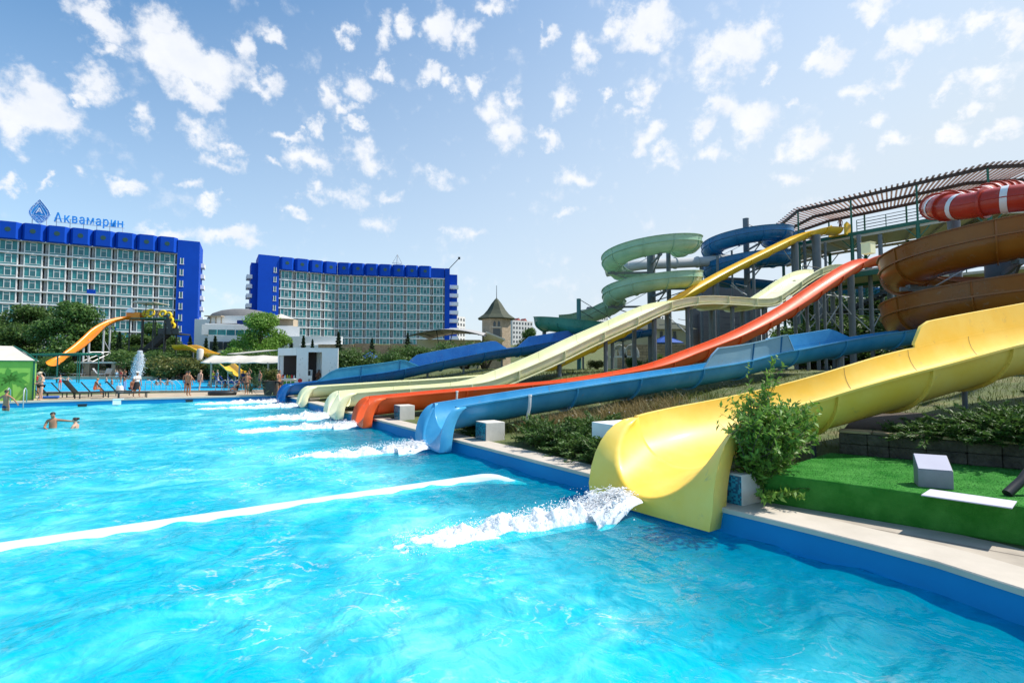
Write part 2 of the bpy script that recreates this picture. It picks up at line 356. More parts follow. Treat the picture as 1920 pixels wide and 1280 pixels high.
ab = nd('ShaderNodeMath', operation='GREATER_THAN'); ab.inputs[1].default_value = .0; L.new(sp.outputs[2], ab.inputs[0])
fac = nd('ShaderNodeMath', operation='MULTIPLY'); L.new(mk.outputs[0], fac.inputs[0]); L.new(ab.outputs[0], fac.inputs[1])
sn = nd('ShaderNodeMapRange'); sn.inputs['From Min'].default_value = .3; sn.inputs['From Max'].default_value = .75; L.new(wn.outputs['Fac'], sn.inputs['Value'])
cc = nd('ShaderNodeMixRGB'); cc.inputs[1].default_value = (5.5, 5.7, 6.1, 1); cc.inputs[2].default_value = (6.5, 6.5, 6.6, 1); L.new(sn.outputs[0], cc.inputs[0])
# thin high veil, denser towards the sun side and the horizon
v1 = nd('ShaderNodeMath', operation='MULTIPLY_ADD'); v1.inputs[1].default_value = -1.2; v1.inputs[2].default_value = .98; L.new(el.outputs[0], v1.inputs[0])
vy = nd('ShaderNodeMath', operation='MINIMUM'); vy.inputs[1].default_value = .45; L.new(sp.outputs[1], vy.inputs[0])
vb = nd('ShaderNodeMath', operation='MULTIPLY_ADD'); vb.inputs[1].default_value = .75; vb.inputs[2].default_value = -.34; L.new(vy.outputs[0], vb.inputs[0])  # veil thinned behind the camera, unseen, to lower the ambient light
va = nd('ShaderNodeMath', operation='ADD'); L.new(v1.outputs[0], va.inputs[0]); L.new(vb.outputs[0], va.inputs[1])
v2 = nd('ShaderNodeMath', operation='MULTIPLY_ADD'); v2.inputs[1].default_value = .58; L.new(sp.outputs[0], v2.inputs[0]); L.new(va.outputs[0], v2.inputs[2])
v3 = nd('ShaderNodeMath', operation='MINIMUM', use_clamp=True); v3.inputs[1].default_value = .93; L.new(v2.outputs[0], v3.inputs[0])
hs = nd('ShaderNodeHueSaturation'); hs.inputs['Saturation'].default_value = 1.15; hs.inputs['Value'].default_value = 1.25; hs.inputs['Hue'].default_value = .492; L.new(sky.outputs[0], hs.inputs['Color'])
veil = nd('ShaderNodeMixRGB'); veil.inputs[2].default_value = (4.40, 4.98, 5.50, 1); L.new(v3.outputs[0], veil.inputs[0]); L.new(hs.outputs[0], veil.inputs[1])
mix = nd('ShaderNodeMixRGB'); L.new(fac.outputs[0], mix.inputs[0]); L.new(veil.outputs[0], mix.inputs[1]); L.new(cc.outputs[0], mix.inputs[2])
L.new(mix.outputs[0], bg.inputs['Color'])
world.cycles.sampling_method = 'MANUAL'; world.cycles.sample_map_resolution = 256
cy_ = scene.cycles; cy_.max_bounces = 7; cy_.diffuse_bounces = 3; cy_.glossy_bounces = 3; cy_.transmission_bounces = 4; cy_.transparent_max_bounces = 10
# ------------------------------------------------------------------ lie of the land
EDGE0 = Vector((3.03, 7.72)); EU = Vector((-.553, .833)).normalized()     # near pool edge runs along EU
IN = Vector((EU.y, -EU.x))                                               # inland
CORNER = EDGE0+EU*36.6
FARU = Vector((-12.9, -7.9)).normalized()                                # far edge, from the corner to the left
FARN = Vector((FARU.y, -FARU.x)); FARN = FARN if FARN.y > 0 else -FARN
# ---- water slides, as straight runs along U from lip centres (t, rim height)
U = Vector((.87, .49)).normalized(); A = Vector((-U.y, U.x))
def along(c, tz, ext=()):
    return [Vector((c[0]+U.x*t, c[1]+U.y*t, z)) for t, z in tz]+[Vector(e) for e in ext]
YL = Vector((2.13, 8.44)); YU = Vector((.80, .60))
S_YEL = crom([(3.04, 9.33, 1.42), (3.95, 9.88, 1.57), (5.47, 10.28, 1.85), (7.63, 10.55, 2.38), (9.5, 11.0, 2.80), (12.4, 11.8, 3.32), (16.4, 12.7, 4.0), (21, 14.2, 4.7), (25, 17.5, 5.1)], .3)
BL = Vector((-2.5, 15.13))
S_BLU = crom(along(BL, [(.55, 1.26), (1.93, 1.42), (4.83, 1.735), (10.36, 2.29), (13, 2.57), (15, 2.88)], [(11.9, 22.95, 3.12), (13.9, 23.7, 3.42), (17.9, 24.3, 4.05), (22.5, 25.2, 4.6), (28, 28.5, 5.3), (33, 33, 6.2)]), .3)
RL = Vector((-6.26, 20.8))
S_RED = crom(along(RL, [(.68, 1.16), (3.5, 1.34), (7.8, 1.57), (10.9, 1.79), (16, 2.45), (19.5, 3.37), (23.9, 4.65), (28.8, 6.5), (33.8, 8.8), (37.2, 10.3), (39.5, 11.05), (41.5, 11.3)]), .5)
WL = Vector((-8.7, 24.5))
S_WAV = crom(along(WL, [(.7, 1.2), (3, 1.33), (6.1, 1.47), (7.8, 1.66), (9.6, 2.2), (12.2, 3.15), (15, 4.3), (17.8, 5.37), (20.6, 6.47), (22.4, 7.0), (24.9, 7.36), (28, 7.48), (30.6, 7.53), (32.6, 7.78), (34.8, 8.75), (36.8, 9.75), (38.8, 10.6), (40.6, 11.1), (42.5, 11.3)]), .5)
TL = Vector((-12.9, 31.1))
S_PAL = crom(along(TL, [(.7, 1.22), (3, 1.32), (5.1, 1.42), (9, 1.6), (13, 1.85)]), .5)
S_GOL = crom(along(TL, [(13, 1.75), (16.3, 2.25), (19.7, 3.35), (27.5, 6.5), (33.6, 9.4), (39.1, 11.95), (44.4, 14.2), (50.2, 16.6), (53, 17.6), (56.2, 18.45), (59, 18.75)]), .5)
DL = Vector((-16.0, 35.1))
S_DBL = crom(along(DL, [(.7, 1.22), (2.3, 1.38), (4.8, 1.70), (7.74, 2.1), (11.8, 2.92), (16.3, 3.77), (19.9, 4.25)], [(5.2, 45.8, 4.9), (9.5, 48.5, 5.5), (14, 52, 6.3)]), .5)
CARVE = [(S_YEL, 1.1, .95), (S_BLU, .9, .8), (S_RED, .8, .75), (S_WAV, 1.5, .75), (S_PAL, .9, .72), (S_GOL, .9, .8), (S_DBL, .95, .8)]
CP = np.array([(p.x, p.y, p.z-s, hw) for path, hw, s in CARVE for p in path])

def hnoise(x, y):
    return .06*math.sin(x*.9+y*.37)+.05*math.sin(x*.31-y*.83+1.3)
def inland(x, y): return (x-EDGE0.x)*IN.x+(y-EDGE0.y)*IN.y
def land_z(x, y, carve=True):
    d = inland(x, y); s = (x-EDGE0.x)*EU.x+(y-EDGE0.y)*EU.y
    if d < .75: z = DECK-.02
    else:
        q = min(1, max(0, (d-.75)/15)); z = DECK-.02+1.75*(q*q*(3-2*q)*.6+q*.4)
        z += hnoise(x, y)*min(1, (d-.75)/3)
    if s > 34: z -= (z-DECK)*min(1, (s-34)/5)*max(0, 1-max(0, d-6)/8)
    if s < 1.5 and d < 4.9: z = DECK-.02            # the paved corner under the turf platform
    far = max(0, y-100); z += far*.12 if far < 66 else 7.9
    if carve and y < 70:
        i = np.hypot(CP[:, 0]-x, CP[:, 1]-y) < CP[:, 3]+.55
        if i.any(): z = min(z, float(CP[i, 2].min())-.10)
    return z

# land inland of the slides' edge and behind the far deck: one sheet out to the horizon
def spaced(stops):
    o = []
    for a, b, n in stops: o += list(np.linspace(a, b, n, endpoint=False))
    return o+[stops[-1][1]]
edge_pts = [Vector((4.95, -6)), Vector((5.0, 0)), Vector((4.93, 3.4)), Vector((4.80, 4.78)), Vector((4.52, 5.55)), Vector((3.87, 6.58)), EDGE0.copy()]
ss = spaced([(0.35, 37, 100), (37, 80, 30), (80, 300, 14), (300, 3000, 6)])
def e3(p, z): return Vector((p.x, p.y, z))
back = crom([e3(p, 0) for p in edge_pts], .5)
EP = [Vector((p.x, p.y)) for p in back]+[EDGE0+EU*s for s in ss]
EN = []
for i in range(len(EP)):
    t = (EP[min(i+1, len(EP)-1)]-EP[max(i-1, 0)]).normalized(); EN.append(Vector((t.y, -t.x)))
ds = spaced([(-.02, .05, 1), (.05, .62, 2), (.62, 1.0, 2), (1.0, 14, 42), (14, 60, 56), (60, 200, 24), (200, 3000, 8)])
mb = MB(); rows = []
for p, n in zip(EP, EN):
    rows.append([(p.x+n.x*d, p.y+n.y*d, land_z(p.x+n.x*d, p.y+n.y*d) if d < 3000 else 8) for d in ds])
mb.grid(rows)
m = M('ground_earth', (.075, .08, .026), (.17, .15, .06), scale=1.2, rough=1, bump=.6, bscale=12, detail=8, c3=(.09, .12, .03))
tag(mb.build('ground', 'ground_earth', smooth=True), kind='structure')
# far deck and everything behind it
mb = MB(); rows = []
CC = CORNER+EU*0
fs = spaced([(0, 70, 60), (70, 400, 12), (400, 3000, 4)])
fd = spaced([(0, 3, 4), (3, 60, 30), (60, 200, 30), (200, 3000, 8)])
def far_z(x, y):
    f = max(0, y-100); return DECK-.025+(f*.12 if f < 66 else 7.9)
for s in fs:
    b = CC+FARU*s; rows.append([(b.x+EU.x*d, b.y+EU.y*d, far_z(b.x+EU.x*d, b.y+EU.y*d)) for d in fd])
mb.grid(rows)
tag(mb.build('far_ground', 'ground_earth', smooth=True), kind='structure')
# paved deck strip behind the far edge (4 mm above)
mb = MB(); rows = []
for s in spaced([(0.0, 60, 40)]):
    b = CC+FARU*s; rows.append([(b.x+FARN.x*d+EU.x*0, b.y+FARN.y*d, DECK) for d in (0.0, 7.5)])
mb.grid(rows)
M('deck_tan', (.40, .31, .21), (.50, .40, .28), scale=1.5, rough=.85, bump=.1)
tag(mb.build('far_deck', 'deck_tan'), kind='structure')

# pool shell: liner walls, floor
M('liner_blue', (.003, .19, .43), (.005, .225, .48), scale=.7, rough=.55, bump=.03, spec=.2)
m = M('pool_floor', (.008, .42, .78), (.02, .50, .84), scale=.5, rough=.5)
FD = -1.25
NEAREDGE = EP[:EP.index(EDGE0+EU*ss[-1])] if False else [p for p in EP if (p-EDGE0).dot(EU) < 36.6]+[CORNER]
FAREDGE = [CORNER+FARU*s for s in np.linspace(0, 60, 20)]
mb = MB()
mb.grid([[(p.x, p.y, FD-.05), (p.x, p.y, DECK-.05)] for p in NEAREDGE])
tag(mb.build('pool_wall', 'liner_blue', smooth=30), kind='structure')
mb = MB()
mb.grid([[(p.x, p.y, FD-.05), (p.x, p.y, DECK-.06)] for p in FAREDGE])
tag(mb.build('far_pool_wall', 'liner_blue'), kind='structure')
mb = MB(); mb.add([(9, -9, FD), (9, 45, FD), (-75, 45, FD), (-75, -9, FD)], [(0, 1, 2, 3)])
tag(mb.build('pool_floor', 'pool_floor'), kind='structure')
# dark floor fittings seen through the water by the right wall
for px, py in [(1435, 1080), (1565, 1125)]:
    p = G(px, py, FD); mb = MB(); mb.lathe([(.0, .02), (.11, .02), (.12, 0)], (p.x, p.y, FD), 12)
    tag(mb.build('floor_drain', 'inlet_dark'), 'dark round drain on the pool floor '+('nearer the front yellow slide' if px < 1500 else 'farther from the front yellow slide'), 'drain', 'floor drains')

# coping along the near edge: pale slabs, proud of the land by a few mm
cop = MB(); rows = []
for p, n in zip(EP, EN):
    if (p-EDGE0).dot(EU) > 36.7: break
    a = p-n*.03; b = p+n*.62
    rows.append([(a.x, a.y, DECK-.07), (a.x, a.y, DECK-.012), (a.x+n.x*.012, a.y+n.y*.012, DECK), (b.x, b.y, DECK), (b.x, b.y, DECK-.08)])
cop.grid(rows)
m = M('coping_stone', (.47, .41, .33), (.57, .50, .41), scale=1.6, rough=.8, bump=.12, bscale=60, detail=9)
tag(cop.build('pool_coping', 'coping_stone', smooth=20), kind='structure')
pv = MB(); rows = []
for p, n in zip(EP, EN):
    if (p-EDGE0).dot(EU) > 1.6: break
    rows.append([(p.x+n.x*d, p.y+n.y*d, DECK-.006) for d in (.63, 1.3)])
pv.grid(rows); tag(pv.build('paving', 'paving'), kind='structure')
cop = MB(); rows = []
for p in FAREDGE:
    rows.append([(p.x+FARN.x*d, p.y+FARN.y*d, z) for d, z in ((-.03, DECK-.09), (-.03, DECK+.01), (.34, DECK+.014), (.34, DECK-.02))])
cop.grid(rows); tag(cop.build('far_pool_coping', 'coping_stone'), kind='structure')

# ------------------------------------------------------------------ pool water
rng = np.random.RandomState(11)
WV = []
for i in range(46):
    lam = .28*(13**rng.rand()); th = rng.rand()*2*math.pi; amp = .0031*lam**.7*(.5+rng.rand())
    WV.append((2*math.pi/lam*math.cos(th), 2*math.pi/lam*math.sin(th), rng.rand()*7, amp))
def wave(x, y):
    z = np.zeros_like(x); xx = x+.5*np.sin(y*.7+1)+.25*np.sin(y*1.9+x*.4); yy = y+.5*np.sin(x*.6)+.25*np.sin(x*1.7-y*.5)
    for kx, ky, ph, a in WV: z += a*np.sin(kx*xx+ky*yy+ph)
    return z
def wz(x, y): return float(wave(np.array([x], float), np.array([y], float))[0])
na = 420; nr = 520
ang = np.tan(np.linspace(-1.30, 1.05, na)); dist = 1.2*(60/1.2)**np.linspace(0, 1, nr)
YY, TT = np.meshgrid(dist, ang, indexing='ij'); XX = YY*TT*1.0
XX = np.clip(XX, -60, 9)
k_ = (XX-EDGE0.x)*IN.x+(YY-EDGE0.y)*IN.y      # keep inside the pool: pull back anything inland
ov = np.maximum(0, k_-.02); XX = XX-IN.x*ov; YY = YY-IN.y*ov
k2 = (XX-CORNER.x)*FARN.x+(YY-CORNER.y)*FARN.y; ov = np.maximum(0, k2-.02); XX = XX-FARN.x*ov; YY = YY-FARN.y*ov
XX = np.minimum(XX, 5.0)
ZZ = wave(XX, YY)
rows = np.stack([XX, YY, ZZ], -1)
mb = MB(); mb.v = [tuple(map(float, r)) for r in rows.reshape(-1, 3)]
mb.f = [(i*na+j, i*na+j+1, (i+1)*na+j+1, (i+1)*na+j) for i in range(nr-1) for j in range(na-1)]; mb.m = [0]*len(mb.f)
# behind the photographer and off to the sides
def water_mat(name, deep, pale, tint, diff=.62):
    m = bpy.data.materials.new(name); m.use_nodes = True; MATS[name] = m; N, L = nt(m); N.remove(N['Principled BSDF']); out = N['Material Output']
    geo = N.new('ShaderNodeNewGeometry'); pos = geo.outputs['Position']
    def noise(scale, det=4, dist=0., mul=None, rough=.55):
        n = N.new('ShaderNodeTexNoise'); n.inputs['Scale'].default_value = scale; n.inputs['Detail'].default_value = det; n.inputs['Distortion'].default_value = dist; n.inputs['Roughness'].default_value = rough
        if mul:
            v = N.new('ShaderNodeVectorMath'); v.operation = 'MULTIPLY'; v.inputs[1].default_value = mul; L.new(pos, v.inputs[0]); L.new(v.outputs[0], n.inputs['Vector'])
        else: L.new(pos, n.inputs['Vector'])
        return n.outputs['Fac']
    def mr(i, a, b, c=0, d=1, sm=True):
        r = N.new('ShaderNodeMapRange'); r.interpolation_type = 'SMOOTHSTEP' if sm else 'LINEAR'
        for k, v in zip(('From Min', 'From Max', 'To Min', 'To Max'), (a, b, c, d)): r.inputs[k].default_value = v
        L.new(i, r.inputs['Value']); return r.outputs[0]
    def math_(op, a, b):
        x = N.new('ShaderNodeMath'); x.operation = op
        for k, v in enumerate((a, b)):
            if isinstance(v, (int, float)): x.inputs[k].default_value = v
            else: L.new(v, x.inputs[k])
        return x.outputs[0]
    # milky water in patches and strands, cloud reflections put into its pale tone
    a1 = mr(noise(.26, 4, 1.0), .42, .66); a2 = mr(noise(.8, 6, 1.3, (1, 1.5, 1)), .46, .70); a3 = mr(noise(2.4, 6, 1.3), .54, .74)
    milk_sheen = math_('MINIMUM', math_('ADD', math_('MULTIPLY', a1, .55), math_('ADD', math_('MULTIPLY', a2, .42), math_('MULTIPLY', a3, .30))), 1.0)
    # clearer, darker mix painted along the near wall to deepen its shade
    dt = N.new('ShaderNodeVectorMath'); dt.operation = 'DOT_PRODUCT'; dt.inputs[1].default_value = (-IN.x, -IN.y, 0); L.new(pos, dt.inputs[0])
    off = math_('ADD', dt.outputs['Value'], EDGE0.x*IN.x+EDGE0.y*IN.y)
    open_ = mr(math_('ADD', off, math_('MULTIPLY', noise(.5, 3, 1), 2.0)), 1.7, 4.6)
    milk_sheen = math_('MULTIPLY', milk_sheen, open_)
    cm = N.new('ShaderNodeMixRGB'); cm.inputs[1].default_value = tuple(deep)+(1,); cm.inputs[2].default_value = tuple(pale)+(1,); L.new(milk_sheen, cm.inputs[0])
    # thin strands of bubbles, also painted in as white cloud reflections
    rd = math_('SUBTRACT', 1.0, mr(math_('ABSOLUTE', math_('SUBTRACT', noise(1.6, 5, .9, (1, 1.7, 1)), .5), 0), .0, .028))
    fl = math_('MULTIPLY', math_('MULTIPLY', rd, mr(noise(.55, 3, .6), .48, .62)), math_('MULTIPLY', mr(noise(14, 3, 0), .38, .6), open_))
    cm2 = N.new('ShaderNodeMixRGB'); L.new(math_('MULTIPLY', fl, .75), cm2.inputs[0]); L.new(cm.outputs[0], cm2.inputs[1]); cm2.inputs[2].default_value = (.80, .92, .93, 1)
    df = N.new('ShaderNodeBsdfDiffuse'); L.new(cm2.outputs[0], df.inputs['Color'])
    tr = N.new('ShaderNodeBsdfTransparent')
    # caustics painted into the tint, as if ripples gathered the light going through
    rip = mr(math_('ABSOLUTE', math_('SUBTRACT', noise(1.15, 3, 1.3), .5), 0), .0, .11, 1.0, .80)
    tm = N.new('ShaderNodeMixRGB'); tm.blend_type = 'MULTIPLY'; tm.inputs[0].default_value = 1; tm.inputs[1].default_value = tuple(tint)+(1,)
    cb = N.new('ShaderNodeCombineXYZ'); L.new(rip, cb.inputs[0]); L.new(rip, cb.inputs[1]); L.new(rip, cb.inputs[2]); L.new(cb.outputs[0], tm.inputs[2])
    L.new(tm.outputs[0], tr.inputs['Color'])
    body = N.new('ShaderNodeMixShader'); L.new(math_('MULTIPLY', mr(milk_sheen, 0, 1, diff-.18, diff+.24, False), mr(open_, 0, 1, .42, 1.0, False)), body.inputs[0]); L.new(tr.outputs[0], body.inputs[1]); L.new(df.outputs[0], body.inputs[2])
    h = math_('ADD', math_('MULTIPLY', noise(1.5, 3, .7), 1.5), math_('ADD', math_('MULTIPLY', noise(4.6, 3, .6), .36), math_('MULTIPLY', noise(17, 2, .6), .06)))
    bp = N.new('ShaderNodeBump'); bp.inputs['Strength'].default_value = .45; bp.inputs['Distance'].default_value = .17; L.new(h, bp.inputs['Height'])
    gl = N.new('ShaderNodeBsdfGlossy'); gl.inputs['Roughness'].default_value = .06; L.new(bp.outputs[0], gl.inputs['Normal'])
    L.new(bp.outputs[0], df.inputs['Normal'])
    fr = N.new('ShaderNodeFresnel'); fr.inputs['IOR'].default_value = 1.30; L.new(bp.outputs[0], fr.inputs['Normal'])
    mx = N.new('ShaderNodeMixShader'); L.new(math_('MINIMUM', math_('MULTIPLY', fr.outputs[0], .8), .28), mx.inputs[0]); L.new(body.outputs[0], mx.inputs[1]); L.new(gl.outputs[0], mx.inputs[2])
    L.new(mx.outputs[0], out.inputs['Surface'])
    return m
water_mat('pool_water', (.0, .61, .74), (.22, .77, .76), (.24, .97, .97), .70)
water_mat('far_water', (.0, .38, .66), (.03, .46, .70), (.3, .85, .95), 1.1)
mb.add([(-60, -8, 0), (5.0, -8, 0), (5.0, 1.2, 0), (-60, 1.2, 0)], [(0, 1, 2, 3)])
mb.add([(-75, -8, -.01), (-3.6*1.2, 1.2, -.01), (-60, 16.6, -.01), (-75, 16.6, -.01)], [(0, 1, 2, 3)])
tag(mb.build('water', 'pool_water', smooth=True, fixn=False), kind='structure')

# white dividing ridge that just breaks the surface
pa, pb = G(-130, 1043, .03), G(944, 887, .03)
dv = (pb-pa).normalized(); nv = Vector((-dv.y, dv.x, 0)); Ld = (pb-pa).length
mb = MB(); rows = []
for i in range(61):
    k = i/60; p = pa+dv*(Ld*k); e = max(0, (k-.86)/.14); hw = .12+.40*e**1.5; top = .04
    if k > .93: top -= .10*((k-.93)/.07)**2
    sh = nv*(-.38*e**1.5)
    q = p+sh
    rows.append([q-nv*(hw+.05)+Vector((0, 0, -.07)), q-nv*hw+Vector((0, 0, top-.05)), q-nv*(hw-.06)+Vector((0, 0, top)), q+nv*(hw-.06)+Vector((0, 0, top)), q+nv*hw+Vector((0, 0, top-.05)), q+nv*(hw+.05)+Vector((0, 0, -.07))])
mb.grid(rows)
M('ridge_white', (.56, .66, .72), (.64, .73, .78), scale=2, rough=.4)
tag(mb.build('divider_ridge', 'ridge_white', smooth=35), 'long low white ridge crossing the pool just above the water', 'pool divider')
# ------------------------------------------------------------------ fibreglass slides
def frames(path):
    out = []
    for i, p in enumerate(path):
        t = path[min(i+1, len(path)-1)]-path[max(i-1, 0)]; t2 = Vector((t.x, t.y, 0)).normalized()
        out.append((p, t2, Vector((-t2.y, t2.x, 0)), t.normalized()))
    return out
def uprof(w, sag, n=16, pw=1.0, box=0.):
    "inner U from left rim to right rim: (across, down)"
    o = []
    for k in range(n+1):
        th = math.pi*k/n; c, s = math.cos(th), math.sin(th)
        if box:
            e = 2/box; x = math.copysign(abs(c)**e, c); d = abs(s)**e
        else: x, d = c, max(0, s)**pw
        o.append((x*w/2, -d*sag))
    return o
def cross(fr, pr, off=0., dz=0.):
    p, t, a, tt = fr; up = Vector((0, 0, 1))
    return [p+a*(x+(off*x/abs(x) if abs(x) > 1e-6 else 0)*min(1, abs(x)*2))+up*(z+dz-(off if z < -.05 else 0)) for x, z in pr]
def shell_prof(w, sag, box=0., fl=.075, th=.035, raiseL=0., raiseR=0.):
    inn = uprof(w, sag, 18, box=box); out = uprof(w+2*th, sag+th, 18, box=box)
    if raiseL: inn = [(w/2+raiseL*.12, raiseL)]+inn; out = [(w/2+th+raiseL*.12, raiseL)]+out
    if raiseR: inn = inn+[(-w/2-raiseR*.12, raiseR)]; out = out+[(-w/2-th-raiseR*.12, raiseR)]
    lx, lz = inn[0]; rx, rz = inn[-1]
    L_ = [(lx+.0, lz+.012), (lx+th+fl, lz+.012), (lx+th+fl, lz-.03)]
    R_ = [(rx-th-fl, rz-.03), (rx-th-fl, rz+.012), (rx, rz+.012)]
    return inn+R_[::-1][0:1]+R_[::-1][1:]+[(out[-1][0], out[-1][1]-.03)]+out[::-1][1:-1]+[(out[0][0], out[0][1]-.03)]+L_[::-1]
def channel(path, w, sag, mat, parent, name='channel', box=0., i0=0, i1=None, raiseL=0., raiseR=0.):
    fr = frames(path)[i0:i1]; pr = shell_prof(w, sag, box, raiseL=raiseL, raiseR=raiseR)
    mb = MB(); mb.grid([cross(f, pr) for f in fr], close=True)
    n = len(pr); k = len(fr)
    return mb.build(name, mat, parent, smooth=40)
def rib(fr0, w, sag, mat, parent, box=0., depth=.075, thick=.05, name='joint_flange', bolts=False):
    "bolted flange that bands the outside of a joint"
    p, t, a, tt = fr0; mb = MB(); a_ = uprof(w+.05, sag+.025, 18, box=box); b_ = uprof(w+.07+2*depth, sag+.035+depth, 18, box=box)
    rows = []
    for s in (-.5, .5):
        o = tt*(thick*s); rows.append(([p+a*x+Vector((0, 0, z-.01))+o for x, z in a_], [p+a*x+Vector((0, 0, z-.01))+o for x, z in b_]))
    mb.grid([rows[0][0], rows[0][1], rows[1][1], rows[1][0]])
    if bolts:
        b_ = uprof(w+.07+depth, sag+.035+depth/2, 18, box=box)
        for x, z in b_[1:-1]: mb.lathe([(.014, -thick*.5-.012), (.014, thick*.5+.012)], (0, 0, 0), 6); k0 = len(mb.v)-12; q = Matrix((a, Vector((0, 0, 1)), tt)).transposed(); mb.v[k0:] = [tuple(p+a*x+Vector((0, 0, z-.01))+q@Vector(v)) for v in mb.v[k0:]]
    return mb.build(name, mat, parent, smooth=40)
def seamline(f, w, sag, parent, box=0.):
    p, t, a, tt = f; mb = MB(); pr = uprof(w-.008, sag-.005, 18, box=box); mb.grid([[p+a*x+Vector((0, 0, z))+tt*s for x, z in pr] for s in (-.007, .007)]); return mb.build('joint_seam', 'seam_line', parent, smooth=40)
def arclen(path):
    s = [0]
    for i in range(1, len(path)): s.append(s[-1]+(path[i]-path[i-1]).length)
    return s
def idx(path, s):
    al = arclen(path); return min(range(len(al)), key=lambda i: abs(al[i]-s))
def ribs(path, w, sag, mat, parent, every, start=1.5, end=1e9, **k):
    fr = frames(path); al = arclen(path); s = start
    while s < min(al[-1], end):
        i = min(range(len(al)), key=lambda i: abs(al[i]-s)); rib(fr[i], w, sag, mat, parent, **k); seamline(fr[i], w, sag, parent, k.get('box', 0.)); s += every
def lip(c, u, w, sag, h, z0, lag, mat, parent, flare=.14, zb=.05, fwd=0.0, pw=.8, sl=None, start=None):
    "spout: the U channel runs out, its walls fall in a quarter round, and a skirt closes it down to the water"
    c = Vector((c[0], c[1], 0)); u = Vector((u.x, u.y, 0)).normalized(); a = Vector((-u.y, u.x, 0))
    n = 26; mb = MB(); up = Vector((0, 0, 1))
    def B(k):
        q = k/n
        if q < .3 or q > .7:
            r = (q if q < .5 else 1-q)/.3; ph = r*math.pi/2; sg = 1 if q < .5 else -1
            return c+u*(lag*(1-math.sin(ph))+fwd)+a*(sg*(w/2+.105+flare*math.sin(ph)))+up*(zb+(h-zb)*max(0, math.cos(ph))**.9)
        r = (q-.3)/.4; return c+u*fwd+a*((w/2+.105+flare)*(1-2*r))+up*(zb+.0)
    def C(k):
        th = math.pi*k/n; s = math.sin(th)
        return c+u*(lag*(1-max(0, s)**.7)+.03)+a*(math.cos(th)*(w/2+.0))+up*(h-(h-z0)*max(0, s)**pw)
    def S(k):
        th = math.pi*k/n
        if start is not None:
            p, t, aa, tt = start; return p+aa*(math.cos(th)*w/2)+up*(-math.sin(th)*sag)
        return c+u*lag+a*(math.cos(th)*w/2)+up*(h-math.sin(th)*sag)
    rows = []
    for j in range(9):
        f = j/8; rows.append([S(k).lerp(C(k), f*f*(3-2*f)*.5+f*.5) for k in range(n+1)])
    # rolled edge
    for j in range(1, 5):
        ph = j/4*math.pi*.62
        row = []
        for k in range(n+1):
            e = (B(k)-C(k)); e = e.normalized() if e.length > 1e-4 else a*(1 if k < n/2 else -1)
            row.append(C(k)-u*(.05*math.sin(ph))+e*(.06*(1-math.cos(ph))))
        rows.append(row)
    last = rows[-1]
    for j in range(1, 5): rows.append([last[k].lerp(B(k), j/4) for k in range(n+1)])
    # outside return of the skirt towards the pool wall
    rows.append([B(k)+u*.05 for k in range(n+1)])
    rows.append([B(k)+u*(.35 if 0 < k < n else .2)+(up*0) for k in range(n+1)])
    mb.grid(rows)
    return mb.build('spout', mat, parent, smooth=34, solid=.022)
def side_panel(path, i0, i1, w, side, h, mat, parent, t0=1.2, t1=1.2, lean=.12, name='splash_guard', rnd=False):
    "raised guard standing on one rim, with sloping ends and a rolled top"
    fr = frames(path)[i0:i1+1]; al = arclen([f[0] for f in fr]); Lh = al[-1]; rows = []
    for f, s in zip(fr, al):
        k = min(1, s/t0 if t0 else 1, (Lh-s)/t1 if t1 else 1); k = max(.02, k)
        if rnd: k = math.sqrt(max(0.0004, 1-(1-k)**2))
        p, t, a, tt = f; b = p+a*(side*(w/2+.01)); hh = h*k; o = a*side; up = Vector((0, 0, 1))
        rows.append([b+up*.013, b+o*(lean*hh)+up*hh, b+o*(lean*hh+.07)+up*(hh+.01), b+o*(lean*hh+.07)+up*(hh-.04), b+o*(lean*hh+.035)+up*(hh-.045), b+o*.035+up*.013])
    mb = MB(); mb.grid(rows, close=True); mb.f += [tuple(range(6)), tuple(reversed(range(len(mb.v)-6, len(mb.v))))]; mb.m += [0, 0]
    return mb.build(name, mat, parent, smooth=40)
def posts(path, idxs, sag, r, mat, parent, offs=(0,), name='support_post', cap=True):
    fr = frames(path)
    for i in idxs:
        p, t, a, tt = fr[i]
        for o in offs:
            q = p+a*o; zt = p.z-sag*(1 if abs(o) < .3 else .9); zg = land_z(q.x, q.y, False)-.3
            if zt-zg < .35: continue
            mb = MB(); mb.tube([(q.x, q.y, zg), (q.x, q.y, zt)], r, 10)
            if cap: mb.box((q.x, q.y, zt-.06), (.5, .5, .05), math.atan2(t.y, t.x))
            mb.build(name, mat, parent, smooth=40)
def v3(v, z=0): return Vector((v.x, v.y, z))

# --- front yellow slide
T = thing('water_slide', 'broad bright yellow open slide in the foreground, spout over the pool by the leafy bush', 'water slide', v3(YL))
W, S = 1.98, .82
channel(S_YEL, W, S, 'yellow_gelcoat', T)
ribs(S_YEL, W, S, 'yellow_gelcoat', T, 2.05, 2.9, depth=.06, thick=.05, bolts=True)
fr = frames(S_YEL)
lip(YL, YU, 1.98, S, 1.42, .30, 1.05, 'yellow_gelcoat', T, flare=.13, zb=.04, start=fr[0], pw=1.0)
i0 = idx(S_YEL, 7.1); i1 = idx(S_YEL, 14.5)
side_panel(S_YEL, i0, i1, W, 1, .55, 'yellow_gelcoat', T, t0=.6, t1=3.5, rnd=True, lean=.05)
posts(S_YEL, [idx(S_YEL, 3.2), idx(S_YEL, 7.2)], S, .05, 'grey_steel', T, cap=False)

